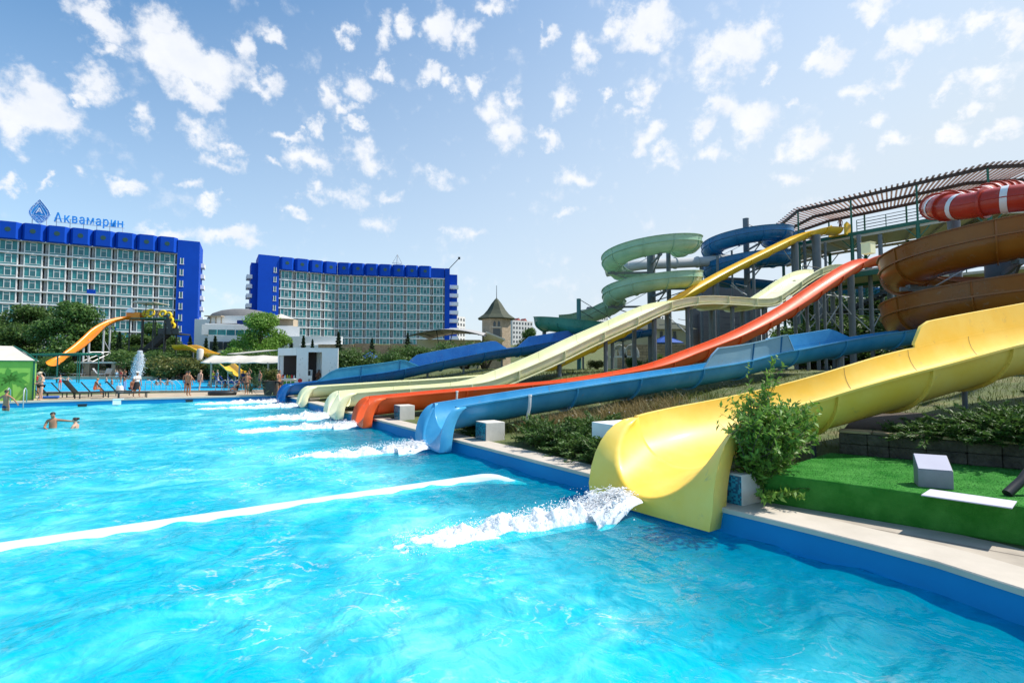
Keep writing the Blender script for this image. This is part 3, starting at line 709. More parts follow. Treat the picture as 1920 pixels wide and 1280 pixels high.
# --- blue slide
T = thing('water_slide', 'sky blue open slide next to the front yellow one, with pale side guards', 'water slide', v3(BL))
W, S = 1.62, .72
channel(S_BLU, W, S, 'blue_gelcoat', T)
ribs(S_BLU, W, S, 'blue_gelcoat', T, 3.0, 4.2)
lip(BL, U, W, S, 1.26, .16, .62, 'blue_gelcoat', T, start=frames(S_BLU)[0])
side_panel(S_BLU, idx(S_BLU, 10.3), idx(S_BLU, 15.9), W, -1, .74, 'sky_sheen_blue_gelcoat', T, t0=.6, t1=.3)
for s in (13.2, 15.2):
    f = frames(S_BLU)[idx(S_BLU, s)]
    mb = MB(); p, t, a, tt = f; b = p-a*(W/2+.03); mb.bar(b+Vector((0, 0, .02)), b-a*.10+Vector((0, 0, .72)), .13, .03); mb.build('guard_seam', 'navy_gelcoat', T)
side_panel(S_BLU, idx(S_BLU, 15.8), idx(S_BLU, 21.0), W, 1, .55, 'blue_gelcoat', T, t0=.3, t1=.9)
side_panel(S_BLU, idx(S_BLU, 23.6), idx(S_BLU, 30), W, 1, .6, 'blue_gelcoat', T, t0=.9, t1=.9)
posts(S_BLU, [idx(S_BLU, s) for s in (19.5, 22.5, 27)], S, .09, 'grey_steel', T)
def drainpipe(path, s, side, w, parent, drop=.75):
    p, t, a, tt = frames(path)[idx(path, s)]; b = p+a*(side*(w/2+.13)); mb = MB()
    mb.tube([b+Vector((0, 0, -.02)), b+Vector((0, 0, -.1)), b+a*(-side*.02)+Vector((0, 0, -.35)), b+a*(-side*.18)+Vector((0, 0, -drop))], .045, 8)
    mb.lathe([(.06, -.04), (.06, .02)], b, 8); mb.build('drain_pipe', 'white_paint', parent, smooth=40)
drainpipe(S_BLU, 2.3, -1, W, T)

# --- red slide
T = thing('water_slide', 'orange red straight slide climbing from the pool to the lower tower platform', 'water slide', v3(RL))
W, S = 1.55, .70
channel(S_RED, W, S, 'red_gelcoat', T)
ribs(S_RED, W, S, 'red_gelcoat', T, 3.1, 4)
lip(RL, U, W, S, 1.16, .15, .7, 'red_gelcoat', T, start=frames(S_RED)[0])
drainpipe(S_RED, 3.4, -1, W, T, .5)
posts(S_RED, [idx(S_RED, s) for s in (20, 23.5, 27.5, 31.5, 36)], S, .11, 'grey_steel', T)

# --- wide wavy slide
T = thing('water_slide', 'wide cream slide with a flat hump and ribbed sides, behind the red slide', 'water slide', v3(WL))
W, S = 2.75, .66
channel(S_WAV, W, S, 'pale_gelcoat', T, box=4.0)
ribs(S_WAV, W, S, 'pale_gelcoat', T, 3.05, 3.0, box=4.0, depth=.14)
lip(WL, U, W, S, 1.2, .15, .72, 'pale_gelcoat', T, start=frames(S_WAV)[0], pw=.6)
fr = frames(S_WAV); mb = MB(); rows = []
for f in fr[:idx(S_WAV, 30)]:
    p, t, a, tt = f; b = p+Vector((0, 0, -S+.0)); rows.append([b-a*.11, b-a*.05+Vector((0, 0, .2)), b+a*.05+Vector((0, 0, .2)), b+a*.11])
mb.grid(rows); mb.build('lane_divider', 'pale_gelcoat', T, smooth=40)
mb = MB(); rows = []
for f in fr[idx(S_WAV, 2):]:
    p, t, a, tt = f; b = p+Vector((0, 0, -S*.78)); q = a*(-(W/2+.05)); rows.append([b+q, b+q-a*.085, b+q-a*.085-Vector((0, 0, .07)), b+q-Vector((0, 0, .07))])
mb.grid(rows, close=True); mb.build('side_stiffener', 'pale_gelcoat', T)
posts(S_WAV, [idx(S_WAV, s) for s in (12.4, 15.8)], S+.05, .13, 'beam_brown' if False else 'grey_steel', T, offs=(-.9,))
posts(S_WAV, [idx(S_WAV, s) for s in (20.5, 23.7, 28.5, 32, 40)], S+.05, .15, 'grey_steel', T, offs=(-.95, .95))

# --- tall slide: gold above, cream run-out below
T = thing('water_slide', 'long narrow slide, golden yellow high up and cream at its low end', 'water slide', v3(TL))
W, S = 1.6, .72
o = channel(S_GOL, W, S, 'gold_gelcoat', T); o['label'] = 'golden yellow upper channel'
o = channel(S_PAL, W, S-.05, 'pale_gelcoat', T, name='runout_channel'); o['label'] = 'cream run-out channel'
ribs(S_GOL, W, S, 'gold_gelcoat', T, 3.6, 2.5)
ribs(S_PAL, W, S-.05, 'pale_gelcoat', T, 3.3, 2.6)
lip(TL, U, W, S-.05, 1.22, .15, .7, 'pale_gelcoat', T, start=frames(S_PAL)[0])
e = S_GOL[-1]; f = frames(S_GOL)[-1]
mb = MB(); up = Vector((0, 0, 1))
for s_ in (-1, 1):
    b = e+f[2]*(s_*(W/2+.05)); mb.prism([b-up*.8-U3 if False else b-up*.8, b+v3(U)*1.3-up*.8, b+v3(U)*1.3+up*.5, b+v3(U)*.55+up*.75, b+up*.35], f[2]*(s_*.08))
mb.box(e+v3(U)*.65-up*.82, (1.5, W, .06), math.atan2(U.y, U.x)); mb.build('start_tub', 'gold_gelcoat', T)
posts(S_GOL, [idx(S_GOL, s) for s in (6, 12, 19, 26, 33, 40)], S, .14, 'grey_steel', T)

# --- far dark blue slide
T = thing('water_slide', 'dark blue open slide farthest along the pool edge, raised guards, running past the kiosk', 'water slide', v3(DL))
W, S = 1.7, .76
channel(S_DBL, W, S, 'deep_blue_gelcoat', T)
ribs(S_DBL, W, S, 'navy_gelcoat', T, 3.4, 4.6)
lip(DL, U, W, S, 1.22, .15, .7, 'deep_blue_gelcoat', T, start=frames(S_DBL)[0])
side_panel(S_DBL, idx(S_DBL, 1.7), idx(S_DBL, 9.0), W, -1, .74, 'blue_gelcoat', T, t0=1.2, t1=1.2)
for s in (4.6, 7.6):
    p, t, a, tt = frames(S_DBL)[idx(S_DBL, s)]; b = p-a*(W/2+.03); mb = MB(); mb.bar(b+Vector((0, 0, .02)), b-a*.10+Vector((0, 0, .72)), .13, .03); mb.build('guard_seam', 'navy_gelcoat', T)
side_panel(S_DBL, idx(S_DBL, 8.4), idx(S_DBL, 17.8), W, 1, .78, 'deep_blue_gelcoat', T, t0=.8, t1=1.1)
side_panel(S_DBL, idx(S_DBL, 18.8), idx(S_DBL, 25), W, 1, .8, 'deep_blue_gelcoat', T, t0=1.0, t1=1.0)
posts(S_DBL, [idx(S_DBL, s) for s in (10, 13.5, 17, 21, 25, 30)], S, .09, 'grey_steel', T)

# --- concrete end blocks with mosaic fronts at the pool edge
m = M('mosaic', (.02, .16, .25), rough=.2); N, L = nt(m); b = N['Principled BSDF']
geo = N.new('ShaderNodeNewGeometry'); vo = N.new('ShaderNodeTexVoronoi'); vo.inputs['Scale'].default_value = 34; vo.distance = 'CHEBYCHEV'; vo.inputs['Randomness'].default_value = .15
L.new(geo.outputs['Position'], vo.inputs['Vector']); cr = N.new('ShaderNodeValToRGB'); L.new(vo.outputs['Color'], cr.inputs['Fac'])
for k, (p_, c_) in enumerate([(.0, (.02, .10, .17, 1)), (1., (.55, .68, .68, 1))]): cr.color_ramp.elements[k].position = p_; cr.color_ramp.elements[k].color = c_
e_ = cr.color_ramp.elements.new(.5); e_.color = (.03, .28, .36, 1); cr.color_ramp.interpolation = 'CONSTANT'; L.new(cr.outputs[0], b.inputs['Base Color'])
def end_block(c, u, w, off, size, label):
    u = v3(u).normalized(); a = Vector((-u.y, u.x, 0)); p = v3(c)+u*off[0]+a*off[1]
    t = thing('end_block', label, 'concrete block', (p.x, p.y, DECK), 'blocks holding the slide spouts')
    mb = MB(); mb.box((p.x, p.y, DECK+size[2]/2-.02), (size[0], size[1], size[2]+.04), math.atan2(u.y, u.x)); mb.build('block', 'concrete', t, bevel=.012)
    q = p-u*(size[0]/2+.006); mb = MB(); mb.box((q.x, q.y, DECK+size[2]/2-.01), (.012, size[1]-.02, size[2]-.03), math.atan2(u.y, u.x)); mb.build('mosaic_face', 'mosaic', t)
end_block(YL, IN, 1, (.95, -1.17), (.62, .34, .45), 'cream concrete block with blue mosaic beside the front yellow spout and bush')
end_block(BL, U, 1, (1.45, -1.25), (.60, .66, .50), 'cream concrete block with mosaic front beside the sky blue spout')
end_block(RL, U, 1, (1.55, -1.30), (.60, .75, .55), 'cream concrete block with mosaic front beside the red spout')
end_block(WL, U, 1, (1.25, 1.95), (.60, .7, .6), 'cream concrete block between the cream wavy spout and the cream narrow spout')
end_block(TL, U, 1, (1.1, 1.6), (.60, .8, .6), 'cream concrete block between the narrow cream spout and the dark blue spout')
# white slab behind the yellow spout
p = P(1163, 800, 11.6); mb = MB(); mb.box((p.x+.25, p.y+.1, .98), (1.5, .9, .36), math.atan2(U.y, U.x))
tag(mb.build('plinth', 'white_plaster', bevel=.015), 'low white rendered plinth tucked behind the front yellow spout', 'plinth')

# ------------------------------------------------------------------ white water thrown by the spouts
m = M('foam', (.95, .96, .97), (.97, .98, .98), scale=6, rough=.6, bump=.2, bscale=60, trans=.22)
pb = m.node_tree.nodes['Principled BSDF']; pb.inputs['Subsurface Weight'].default_value = .85; pb.inputs['Subsurface Radius'].default_value = (1, 1, 1); pb.inputs['Subsurface Scale'].default_value = .06
ico = bmesh.new(); bmesh.ops.create_icosphere(ico, subdivisions=1, radius=1); ico.verts.index_update()
IV = [v.co.copy() for v in ico.verts]; IF = [tuple(v.index for v in f.verts) for f in ico.faces]; ico.free()
ico = bmesh.new(); bmesh.ops.create_icosphere(ico, subdivisions=2, radius=1); ico.verts.index_update()
JV = [v.co.copy() for v in ico.verts]; JF = [tuple(v.index for v in f.verts) for f in ico.faces]; ico.free()
from mathutils import noise as mn
def foam(c, u, z0, length, wid, n, label, seed, lip_w=.5, up_=.34, curve=0., res=1.):
    rg = random.Random(seed); c = v3(c); u = v3(u).normalized(); a = Vector((-u.y, u.x, 0)); mb = MB()
    def centre(k): return c-u*(k*length)+a*(curve*k*k)
    # smooth sheet of water falling off the lip, broken into strands at its edges
    rows = []; ni = int(46*res); nq = int(60*res)
    for i in range(ni):
        k = i/(ni-1); x = k*.95; row = []
        for q in range(nq+1):
            y = 2*q/nq-1; pt = c-u*(x-.04)+a*(y*lip_w*(.80+.75*k)); e = max(0, 1-abs(y)**3)
            row.append(pt+Vector((0, 0, max(-.04, z0-.05*(1-min(1, k*4))-(z0-.02)*k**1.7+.10*k*e+mn.noise(Vector((y*9+seed, k*1.6, seed)))*(.012+.035*k)-(1-e)**2*(.05+.2*k)))))
        rows.append(row)
    mb.grid(rows)
    # broken strands of water falling off the lip
    for q in range(int(110*res)):
        y0 = rg.gauss(0, .5); v = rg.uniform(.75, 1.15); z1 = z0+rg.uniform(-.02, .10)*(1-min(1, abs(y0))); k0 = rg.random()*.8; k1 = k0+rg.uniform(.10, .30); pts = []; rr_ = []
        for i in range(9):
            k = k0+(k1-k0)*i/8; pts.append(c-u*(k*.95*v-.02)+a*(y0*lip_w*(.8+.8*k)+rg.gauss(0, .016))+Vector((0, 0, max(-.03, z1-(z0)*k**1.7+.05*math.sin(k*3)+rg.gauss(0, .012)))))
            rr_.append((.004+.03*rg.random()**2)*(.35+k)*math.sin(math.pi*(i+.6)/9.2))
        mb.tube(pts, rr_, 5)
    # rolling foam trail as a ragged height field
    nx, ny = int(300*res), int(96*res); rows = []
    for i in range(nx):
        k = i/(nx-1); b = centre(k)-u*.40; hw = wid*(.62+.75*k); row = []
        fade = (1-k)**.8*min(1, k*9+.02)
        for j in range(ny):
            y = (j/(ny-1)*2-1); pt = b+a*(y*hw); env = max(0, 1-abs(y)**2)
            nz = mn.fractal(Vector((pt.x*2.6, pt.y*2.6, seed*1.7)), .72, 2.1, 7); n2 = mn.fractal(Vector((pt.x*8, pt.y*8, seed*.7)), .7, 2.1, 4)
            h = env*fade*up_*(.62+.5*nz)+(nz*.6+n2*.25-.55*k+.12)*(.085*(1-.5*k))*(.5+.5*env)-(1-env)**2*.10-.012
            row.append(pt+Vector((0, 0, max(h, -.05))))
        rows.append(row)
    mb.grid(rows)
    for _ in range(n):
        k = rg.random()**1.35; f = rg.random()
        if f < .24:
            k0 = rg.random()**.8; x = k0*.95; z = z0*(1-k0**1.7)+rg.gauss(.02, .07)*(.35+k0); p = c-u*x+a*(rg.gauss(0, .55)*lip_w*(.8+.95*k0)); r = .003+.009*rg.random()**2
        else:
            y = rg.gauss(0, .55); p = centre(k)-u*.40+a*(y*wid*(.62+.75*k)); z = max(0, up_*(.62)*(1-k)**.8*max(0, 1-y*y))+abs(rg.gauss(0, .075))*(1-k*.8); r = (.003+.010*rg.random()**3)*(1-.3*k)
        p.z = z; q = Matrix.Rotation(rg.random()*6, 3, 'Z')
        mb.add([p+q@Vector((v.x*r*(1+.6*rg.random()), v.y*r, v.z*r*.85)) for v in IV], IF)
    o = mb.build('splash', 'foam', smooth=True, fixn=False)
    return tag(o, label, 'water splash', 'white water under the slide spouts')
foam(YL+Vector((-.16, .17)), Vector((.93, .36)), .32, 3.5, .40, 5500, 'large frothing white water pouring from the front yellow spout', 3, .36, .40, -.25)
foam(BL, Vector((.92, .38)), .16, 3.8, .44, 3500, 'white water pouring from the sky blue spout', 5, .42, .34, 0, .7)
foam(RL, Vector((.92, .38)), .15, 4.4, .5, 2500, 'white water pouring from the red spout', 8, .42, .34, 0, .6)
foam(WL, Vector((.95, .3)), .15, 3.8, .9, 2500, 'broad twin white water under the wide cream spout', 13, .95, .36, 0, .6)
foam(TL, Vector((.95, .3)), .15, 5.4, .55, 1500, 'white water trailing from the narrow cream spout', 21, .45, .32, 0, .5)
foam(DL, Vector((.95, .3)), .15, 4.8, .6, 1200, 'white water trailing from the dark blue spout', 34, .5, .32, 0, .5)
# ------------------------------------------------------------------ spiral slides
def helix(cx, cy, Rc, ph0, turns, z0, pitch, cw=True, n=36):
    o = []; k = int(turns*n)
    for i in range(k+1):
        a = ph0+(-1 if cw else 1)*2*math.pi*i/n; o.append(Vector((cx+Rc*math.cos(a), cy+Rc*math.sin(a), z0-pitch*i/n)))
    return o
def seam(path, w, side, mat, parent, z=0.):
    mb = MB(); rows = []
    for p, t, a, tt in frames(path):
        b = p+a*(side*(w/2+.03))+Vector((0, 0, z)); o = a*side
        rows.append([b+Vector((0, 0, .035)), b+o*.11+Vector((0, 0, .035)), b+o*.11-Vector((0, 0, .035)), b-Vector((0, 0, .035))])
    mb.grid(rows, close=True); return mb.build('seam_flange', mat, parent, smooth=40)
def wall_rib(f, w, side, h, mat, parent):
    p, t, a, tt = f; o = a*side; b = p+o*(w/2+.03); mb = MB()
    mb.bar(b, b+o*(.12*h)+Vector((0, 0, h)), .10, .06); return mb.build('joint_flange', mat, parent)
def bracket(c, top, path, i, sag, w, parent):
    "arm from a column to the trough with a diagonal strut"
    p, t, a, tt = frames(path)[i]; q = p-Vector((0, 0, sag+.05)); d = Vector((c[0]-q.x, c[1]-q.y, 0)); L_ = d.length; d.normalize()
    mb = MB(); z = q.z-.15
    mb.bar(q+Vector((0, 0, -.15))-d*.5, Vector((c[0], c[1], z)), .16, .2); mb.bar(q+Vector((0, 0, -.2)), Vector((c[0], c[1], z-1.4)), .1, .1)
    mb.bar(q+Vector((0, 0, -.15)), q+Vector((0, 0, .08)), .4, .3)
    mb.build('bracket_arm', 'grey_steel', parent)
    m2 = MB(); m2.tube([q+d*.9+Vector((0, 0, -.1)), Vector((c[0], c[1], z+1.7))], .035, 6); m2.build('tie_rod', 'light_steel', parent)

def spiral(label, cx, cy, Rc, ph0, turns, z0, pitch, w, sag, raise_, mat, lead=(), tail=(), colr=.4, ctop=None, arms=(), rmat=None, cutstep=2.55):
    core = helix(cx, cy, Rc, ph0, turns, z0, pitch)
    path = crom(list(lead)+core[::2]+list(tail), .45)
    T = thing('spiral_slide', label, 'spiral slide', (cx, cy, land_z(cx, cy, False)))
    channel(path, w, sag, mat, T, raiseL=raise_)
    seam(path, w, 1, mat, T); seam(path, w, 1, mat, T, raise_-.02)
    fr = frames(path); al = arclen(path); s = 1.2
    while s < al[-1]:
        i = min(range(len(al)), key=lambda i: abs(al[i]-s)); r = rib(fr[i], w, sag, mat, T, depth=.09); 
        wall_rib(fr[i], w, 1, raise_, mat, T); s += cutstep
    g = land_z(cx, cy, False)-.3; mb = MB(); mb.tube([(cx, cy, g), (cx, cy, ctop or z0+1.2)], colr, 20); mb.lathe([(colr+.02, 0), (colr+.02, .06), (0, .07)], (cx, cy, ctop or z0+1.2), 20); mb.build('support_column', 'grey_steel', T, smooth=40)
    for ph, z in arms:
        c = min(range(len(path)), key=lambda i: abs(math.atan2(path[i].y-cy, path[i].x-cx)-R(ph))*3+abs(path[i].z-z)); bracket((cx, cy), None, path, c, sag, w, T)
    return T, path
gx, gy = 14.25, 52
g1 = helix(gx, gy, 3.9, 0, 1.62, 14.75, 3.1)[-1]
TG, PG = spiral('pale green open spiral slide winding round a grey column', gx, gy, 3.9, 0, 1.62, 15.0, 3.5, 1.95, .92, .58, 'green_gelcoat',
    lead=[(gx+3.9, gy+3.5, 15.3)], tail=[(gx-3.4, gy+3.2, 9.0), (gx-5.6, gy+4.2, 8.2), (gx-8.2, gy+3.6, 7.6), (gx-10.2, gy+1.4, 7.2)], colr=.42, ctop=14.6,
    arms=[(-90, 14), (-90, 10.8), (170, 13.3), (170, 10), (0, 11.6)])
# the same slide's lower bowl, teal darkened to carry its shade, turning back under
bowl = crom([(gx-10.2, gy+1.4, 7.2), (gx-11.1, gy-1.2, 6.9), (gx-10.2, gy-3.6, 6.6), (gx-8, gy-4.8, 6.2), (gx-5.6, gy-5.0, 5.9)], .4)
o = channel(bowl, 1.8, .85, 'shaded_teal_gelcoat', TG, name='lower_channel', raiseR=.5); o['label'] = 'lower bend in teal darkened for shade'
ribs(bowl, 1.8, .85, 'shaded_teal_gelcoat', TG, 2.5, 1.2, depth=.09)
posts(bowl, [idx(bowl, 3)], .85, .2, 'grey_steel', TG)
for px, D, yt, wd in ((1085, 50, 560, .42), (1253, 53, 470, .46), (1294, 50, 540, .44)):
    p = P(px, yt, D); mb = MB(); mb.tube([(p.x, p.y, land_z(p.x, p.y, False)-.2), (p.x, p.y, p.z)], wd/2, 14); mb.build('support_column', 'teal_steel' if px < 1100 else 'grey_steel', TG, smooth=40)
mb = MB(); a_ = P(1088, 562, 50); mb.tube([a_, P(1150, 600, 50)], .035, 6); mb.tube([P(1088, 582, 50), P(1112, 597, 50)], .035, 6); mb.build('tie_rod', 'dark_steel', TG)

bx, by = 29.6, 64
TB, PB = spiral('deep blue open spiral slide beside the golden slide, below the pergola', bx, by, 4.15, 0, 1.74, 19.0, 2.9, 2.15, 1.0, .62, 'navy_gelcoat',
    lead=[(39.5, 70.0, 20.4), (bx+6.2, by+5.1, 19.6), (bx+4.4, by+2.6, 19.15)], tail=[(bx+3.8, by+4.8, 13.9), (bx+9, by+5, 13.4), (bx+18, by+5.4, 12.9), (bx+26, by+4, 12.4)], colr=.36, ctop=21.1,
    arms=[(-90, 18.2), (-90, 15.3), (180, 17.3), (180, 14.5)])
mb = MB(); a_ = P(1404, 421, 64); mb.tube([a_, P(1425, 430, 64)], .04, 6); mb.build('tie_rod', 'dark_steel', TB)

# pale tube behind the green spiral
T = thing('tube_slide', 'pale grey tube slide high behind the green and blue spirals', 'tube slide', (18, 62, 2))
pth = crom([(27.5, 63.5, 15.9), (23, 63, 15.4), (18.5, 61.5, 14.9), (15, 60.5, 14.5), (11.5, 62, 14)], .5)
mb = MB(); mb.tube(pth, .62, 16); mb.build('tube', 'hotel_grey', T, smooth=True)
for k in range(3, len(pth)-2, 6):
    t = (pth[k+1]-pth[k]).normalized(); mb = MB(); mb.tube([pth[k]-t*.06, pth[k]+t*.06], .72, 16); mb.build('joint_flange', 'hotel_grey', T, smooth=40)
for k in (8, 22):
    p = pth[k]; mb = MB(); mb.tube([(p.x, p.y, 1.5), (p.x, p.y, p.z-.55)], .2, 12); mb.build('support_column', 'grey_steel', T, smooth=40)

kx, ky = 23.1, 24.0
TK, PK = spiral('huge amber brown spiral slide at the right, two turns seen from below', kx, ky, 3.62, R(15), 1.95, 8.75, 2.36, 1.95, .95, .66, 'amber_gelcoat',
    lead=[(kx+3.2, ky+4, 9.0)], tail=[(kx+4.6, ky+3.2, 3.9)], colr=.58, ctop=7.9, arms=[(-120, 7.6), (-120, 5.4), (170, 7.2), (170, 5.0)], cutstep=2.9)
# closed red tube with white bands above it
T = thing('tube_slide', 'red closed tube slide with white bands above the amber spiral', 'tube slide', (25.5, 25.5, 2))
rp = crom([(37, 37, 15.4), (32, 33.6, 14.0), (28, 30.8, 12.5)]+[Vector((25.8+3.3*math.cos(R(a)), 25.6+3.3*math.sin(R(a)), 11.7-1.35*min(1, (a-110)/80)-.0045*max(0, a-190))) for a in range(110, 400, 20)], .35)
mb = MB(); mb.tube(rp, .63, 20); mb.build('tube', 'tube_red_gelcoat', T, smooth=True)
al = arclen(rp); s = .9; k = 0
while s < al[-1]-.5:
    i = idx(rp, s); t = (rp[min(i+1, len(rp)-1)]-rp[i-1]).normalized(); mb = MB()
    if k % 2: mb.tube([rp[i]-t*.055, rp[i]+t*.055], .74, 20); mb.build('joint_flange', 'tube_red_gelcoat', T, smooth=40)
    else: mb.tube([rp[i]-t*.13, rp[i]+t*.13], .645, 20, cap=False); mb.build('white_band', 'white_gelcoat', T, smooth=True)
    s += .95; k += 1
mb = MB()
seamp = [p+Vector((-(rp[min(i+1, len(rp)-1)]-rp[max(i-1, 0)]).normalized().y, (rp[min(i+1, len(rp)-1)]-rp[max(i-1, 0)]).normalized().x, 0))*-.64 for i, p in enumerate(rp)]
mb.tube(seamp, .03, 6); mb.build('seam_flange', 'tube_red_gelcoat', T, smooth=40)
mb = MB(); mb.tube([(25.6, 29.3, 1.5), (25.6, 29.3, 11.6)], .3, 14); mb.bar((25.6, 29.3, 11.2), (23.4, 27.6, 10.4), .16); mb.build('support_column', 'grey_steel', T, smooth=40)

# ------------------------------------------------------------------ slide tower
TW = thing('slide_tower', 'tall steel slide tower with a slatted pergola roof, railed walkway and grey columns', 'slide tower', (40, 58, 2))
ZR, ZD = 22.3, 18.1
FR = [Vector((38.2, 74.5)), Vector((36.3, 64.1)), Vector((47.2, 49.9)), Vector((52, 49.2)), Vector((62, 48.6))]
BK = [Vector((41.4, 76.5)), Vector((43.0, 68.6)), Vector((50.6, 58.4)), Vector((54, 57.4)), Vector((63, 56.5))]
for nm, poly, z in (('roof_beam', FR, ZR-.12), ('roof_beam', BK, ZR-.12), ('roof_beam', [(a+b)/2 for a, b in zip(FR, BK)], ZR-.2)):
    for a, b in zip(poly[:-1], poly[1:]):
        mb = MB(); mb.bar((a.x, a.y, z), (b.x, b.y, z), .22, .34); mb.build(nm, 'beam_brown', TW)
cnt = [13, 35, 10, 14]
for seg, n in enumerate(cnt):
    for i in range(n):
        k = (i+.5)/n; f = FR[seg].lerp(FR[seg+1], k); b = BK[seg].lerp(BK[seg+1], k); d = (b-f).normalized()
        f = f-d*.75; b = b+d*.4; z = ZR+.2
        mb = MB(); mb.bar((f.x, f.y, z-.08), (b.x, b.y, z-.08), .18, .12); mb.build('roof_slat', 'timber_slat', TW)
def prism2(poly, z0, z1): 
    mb = MB(); mb.prism([(p.x, p.y, z0) for p in poly], (0, 0, z1-z0)); return mb
prism2(FR+BK[::-1], ZD-.25, ZD).build('deck', 'deck_soffit', TW)
for a, b in zip(FR[:-1], FR[1:]):
    n = Vector((b.y-a.y, -(b.x-a.x))).normalized(); n = n if n.y < 0 else -n
    mb = MB(); mb.bar((a.x+n.x*.08, a.y+n.y*.08, ZD-.16), (b.x+n.x*.08, b.y+n.y*.08, ZD-.16), .1, .42); mb.build('edge_beam', 'green_steel', TW)
    mb = MB()
    m_ = (a+b)/2; mb.bar((a.x, a.y, ZD-.5), (b.x, b.y, ZD-.5), .14, .3)
    c0, c1 = BK[FR.index(a)], BK[FR.index(b)]
    mb.bar((c0.x, c0.y, ZD-.5), (c1.x, c1.y, ZD-.5), .14, .3)
    for k in np.linspace(0, 1, 7): p = a.lerp(b, k); q = c0.lerp(c1, k); mb.bar((p.x, p.y, ZD-.4), (q.x, q.y, ZD-.4), .1, .24)
    mb.build('deck_joists', 'deck_soffit', TW)
def railing(pts, z, h=1.15, rails=4, every=2.6, mat='dark_steel', pm='green_steel', parent=TW):
    pts = [Vector((p[0], p[1])) for p in pts]; mb = MB(); mp = MB()
    for a, b in zip(pts[:-1], pts[1:]):
        for r in range(rails):
            zz = z+h*(r+1)/rails; mb.tube([(a.x, a.y, zz), (b.x, b.y, zz)], .045 if r < rails-1 else .035, 6)
        n = max(1, int((b-a).length/every))
        for k in range(n+1): p = a.lerp(b, k/n); mp.tube([(p.x, p.y, z-.1), (p.x, p.y, z+h)], .045, 6)
    mb.build('railing', mat, parent, smooth=40); mp.build('railing_posts', pm, parent, smooth=40)
q1 = FR[1].lerp(FR[2], .20); q2 = FR[1].lerp(FR[2], .36)
railing([FR[0], FR[1], q1], ZD); railing([q2, FR[2], FR[3], FR[4]], ZD, 1.4); railing(BK, ZD, 1.2)
for seg, ks in ((0, (.45,)), (1, (.0, .33, .68, 1.0)), (3, (.0, .5))):
    for k in ks:
        for poly in (FR, BK):
            p = poly[seg].lerp(poly[seg+1], k); mb = MB(); mb.tube([(p.x, p.y, ZD-.2), (p.x, p.y, ZR-.2)], .10, 8); mb.build('roof_post', 'green_steel', TW, smooth=40)
            mb = MB(); mb.tube([(p.x, p.y, 1.4), (p.x, p.y, ZD-.3)], .19, 12)
            for d in (-1, 1):
                e = (poly[seg+1]-poly[seg]).normalized()*d*1.1; mb.bar((p.x, p.y, ZD-1.9), (p.x+e.x, p.y+e.y, ZD-.55), .09)
            mb.build('column', 'green_steel', TW, smooth=40)
# lower platform for the red and the wavy slide
ZL = 10.75
lp = [Vector((27.6, 48.2)), Vector((31.6, 41.0)), Vector((36.5, 43.6)), Vector((32.5, 51))]
prism2(lp, ZL-.3, ZL).build('lower_deck', 'deck_soffit', TW)
for a, b in zip(lp, lp[1:]+lp[:1]):
    mb = MB(); mb.bar((a.x, a.y, ZL-.35), (b.x, b.y, ZL-.35), .16, .42); mb.build('edge_beam', 'green_steel', TW)
railing([lp[0], lp[3], lp[2], lp[1]], ZL, 1.3, 4, 2.2)
railing([(31, 60), (36, 55.5), (41, 49.5), (46, 44)], ZL+.6, 1.3, 4, 2.2)
mb = MB(); mb.prism([(31, 60.2, ZL+.3), (46, 44.2, ZL+.3), (48, 46, ZL+.3), (33, 62, ZL+.3)], (0, 0, .25)); mb.build('lower_deck', 'deck_soffit', TW)
# start tubs on the lower platform
mb = MB(); p = P(1628, 466, 46.5); mb.box(p, (.9, .8, 1.0), .5); mb.box(p+Vector((0, 0, .52)), (1.0, .9, .06), .5); mb.build('start_gate', 'pale_gelcoat', TW, bevel=.05)
# columns
for px, D, yt, r in ((1491, 55.5, 452, .30), (1530, 56.5, 441, .44), (1508, 60, 446, .17), (1547, 58, 455, .14), (1595, 43.5, 514, .26), (1631, 44.5, 498, .17), (1575, 45, 520, .15), (1668, 48, 500, .27), (1372, 62, 470, .12), (1435, 40.2, 566, .13),
                     (1560, 49, 520, .2), (1545, 42, 540, .12), (1330, 47, 570, .11), (1345, 60, 480, .15), (1700, 45, 480, .2), (1610, 52, 440, .2), (1650, 54, 440, .2)):
    p = P(px, yt, D); mb = MB(); mb.tube([(p.x, p.y, land_z(p.x, p.y, False)-.3), (p.x, p.y, p.z)], r, 14)
    mb.lathe([(r*1.7, 0), (r*1.7, .08), (r, .09)], (p.x, p.y, land_z(p.x, p.y, False)), 14)
    mb.build('column', 'grey_steel', TW, smooth=40)
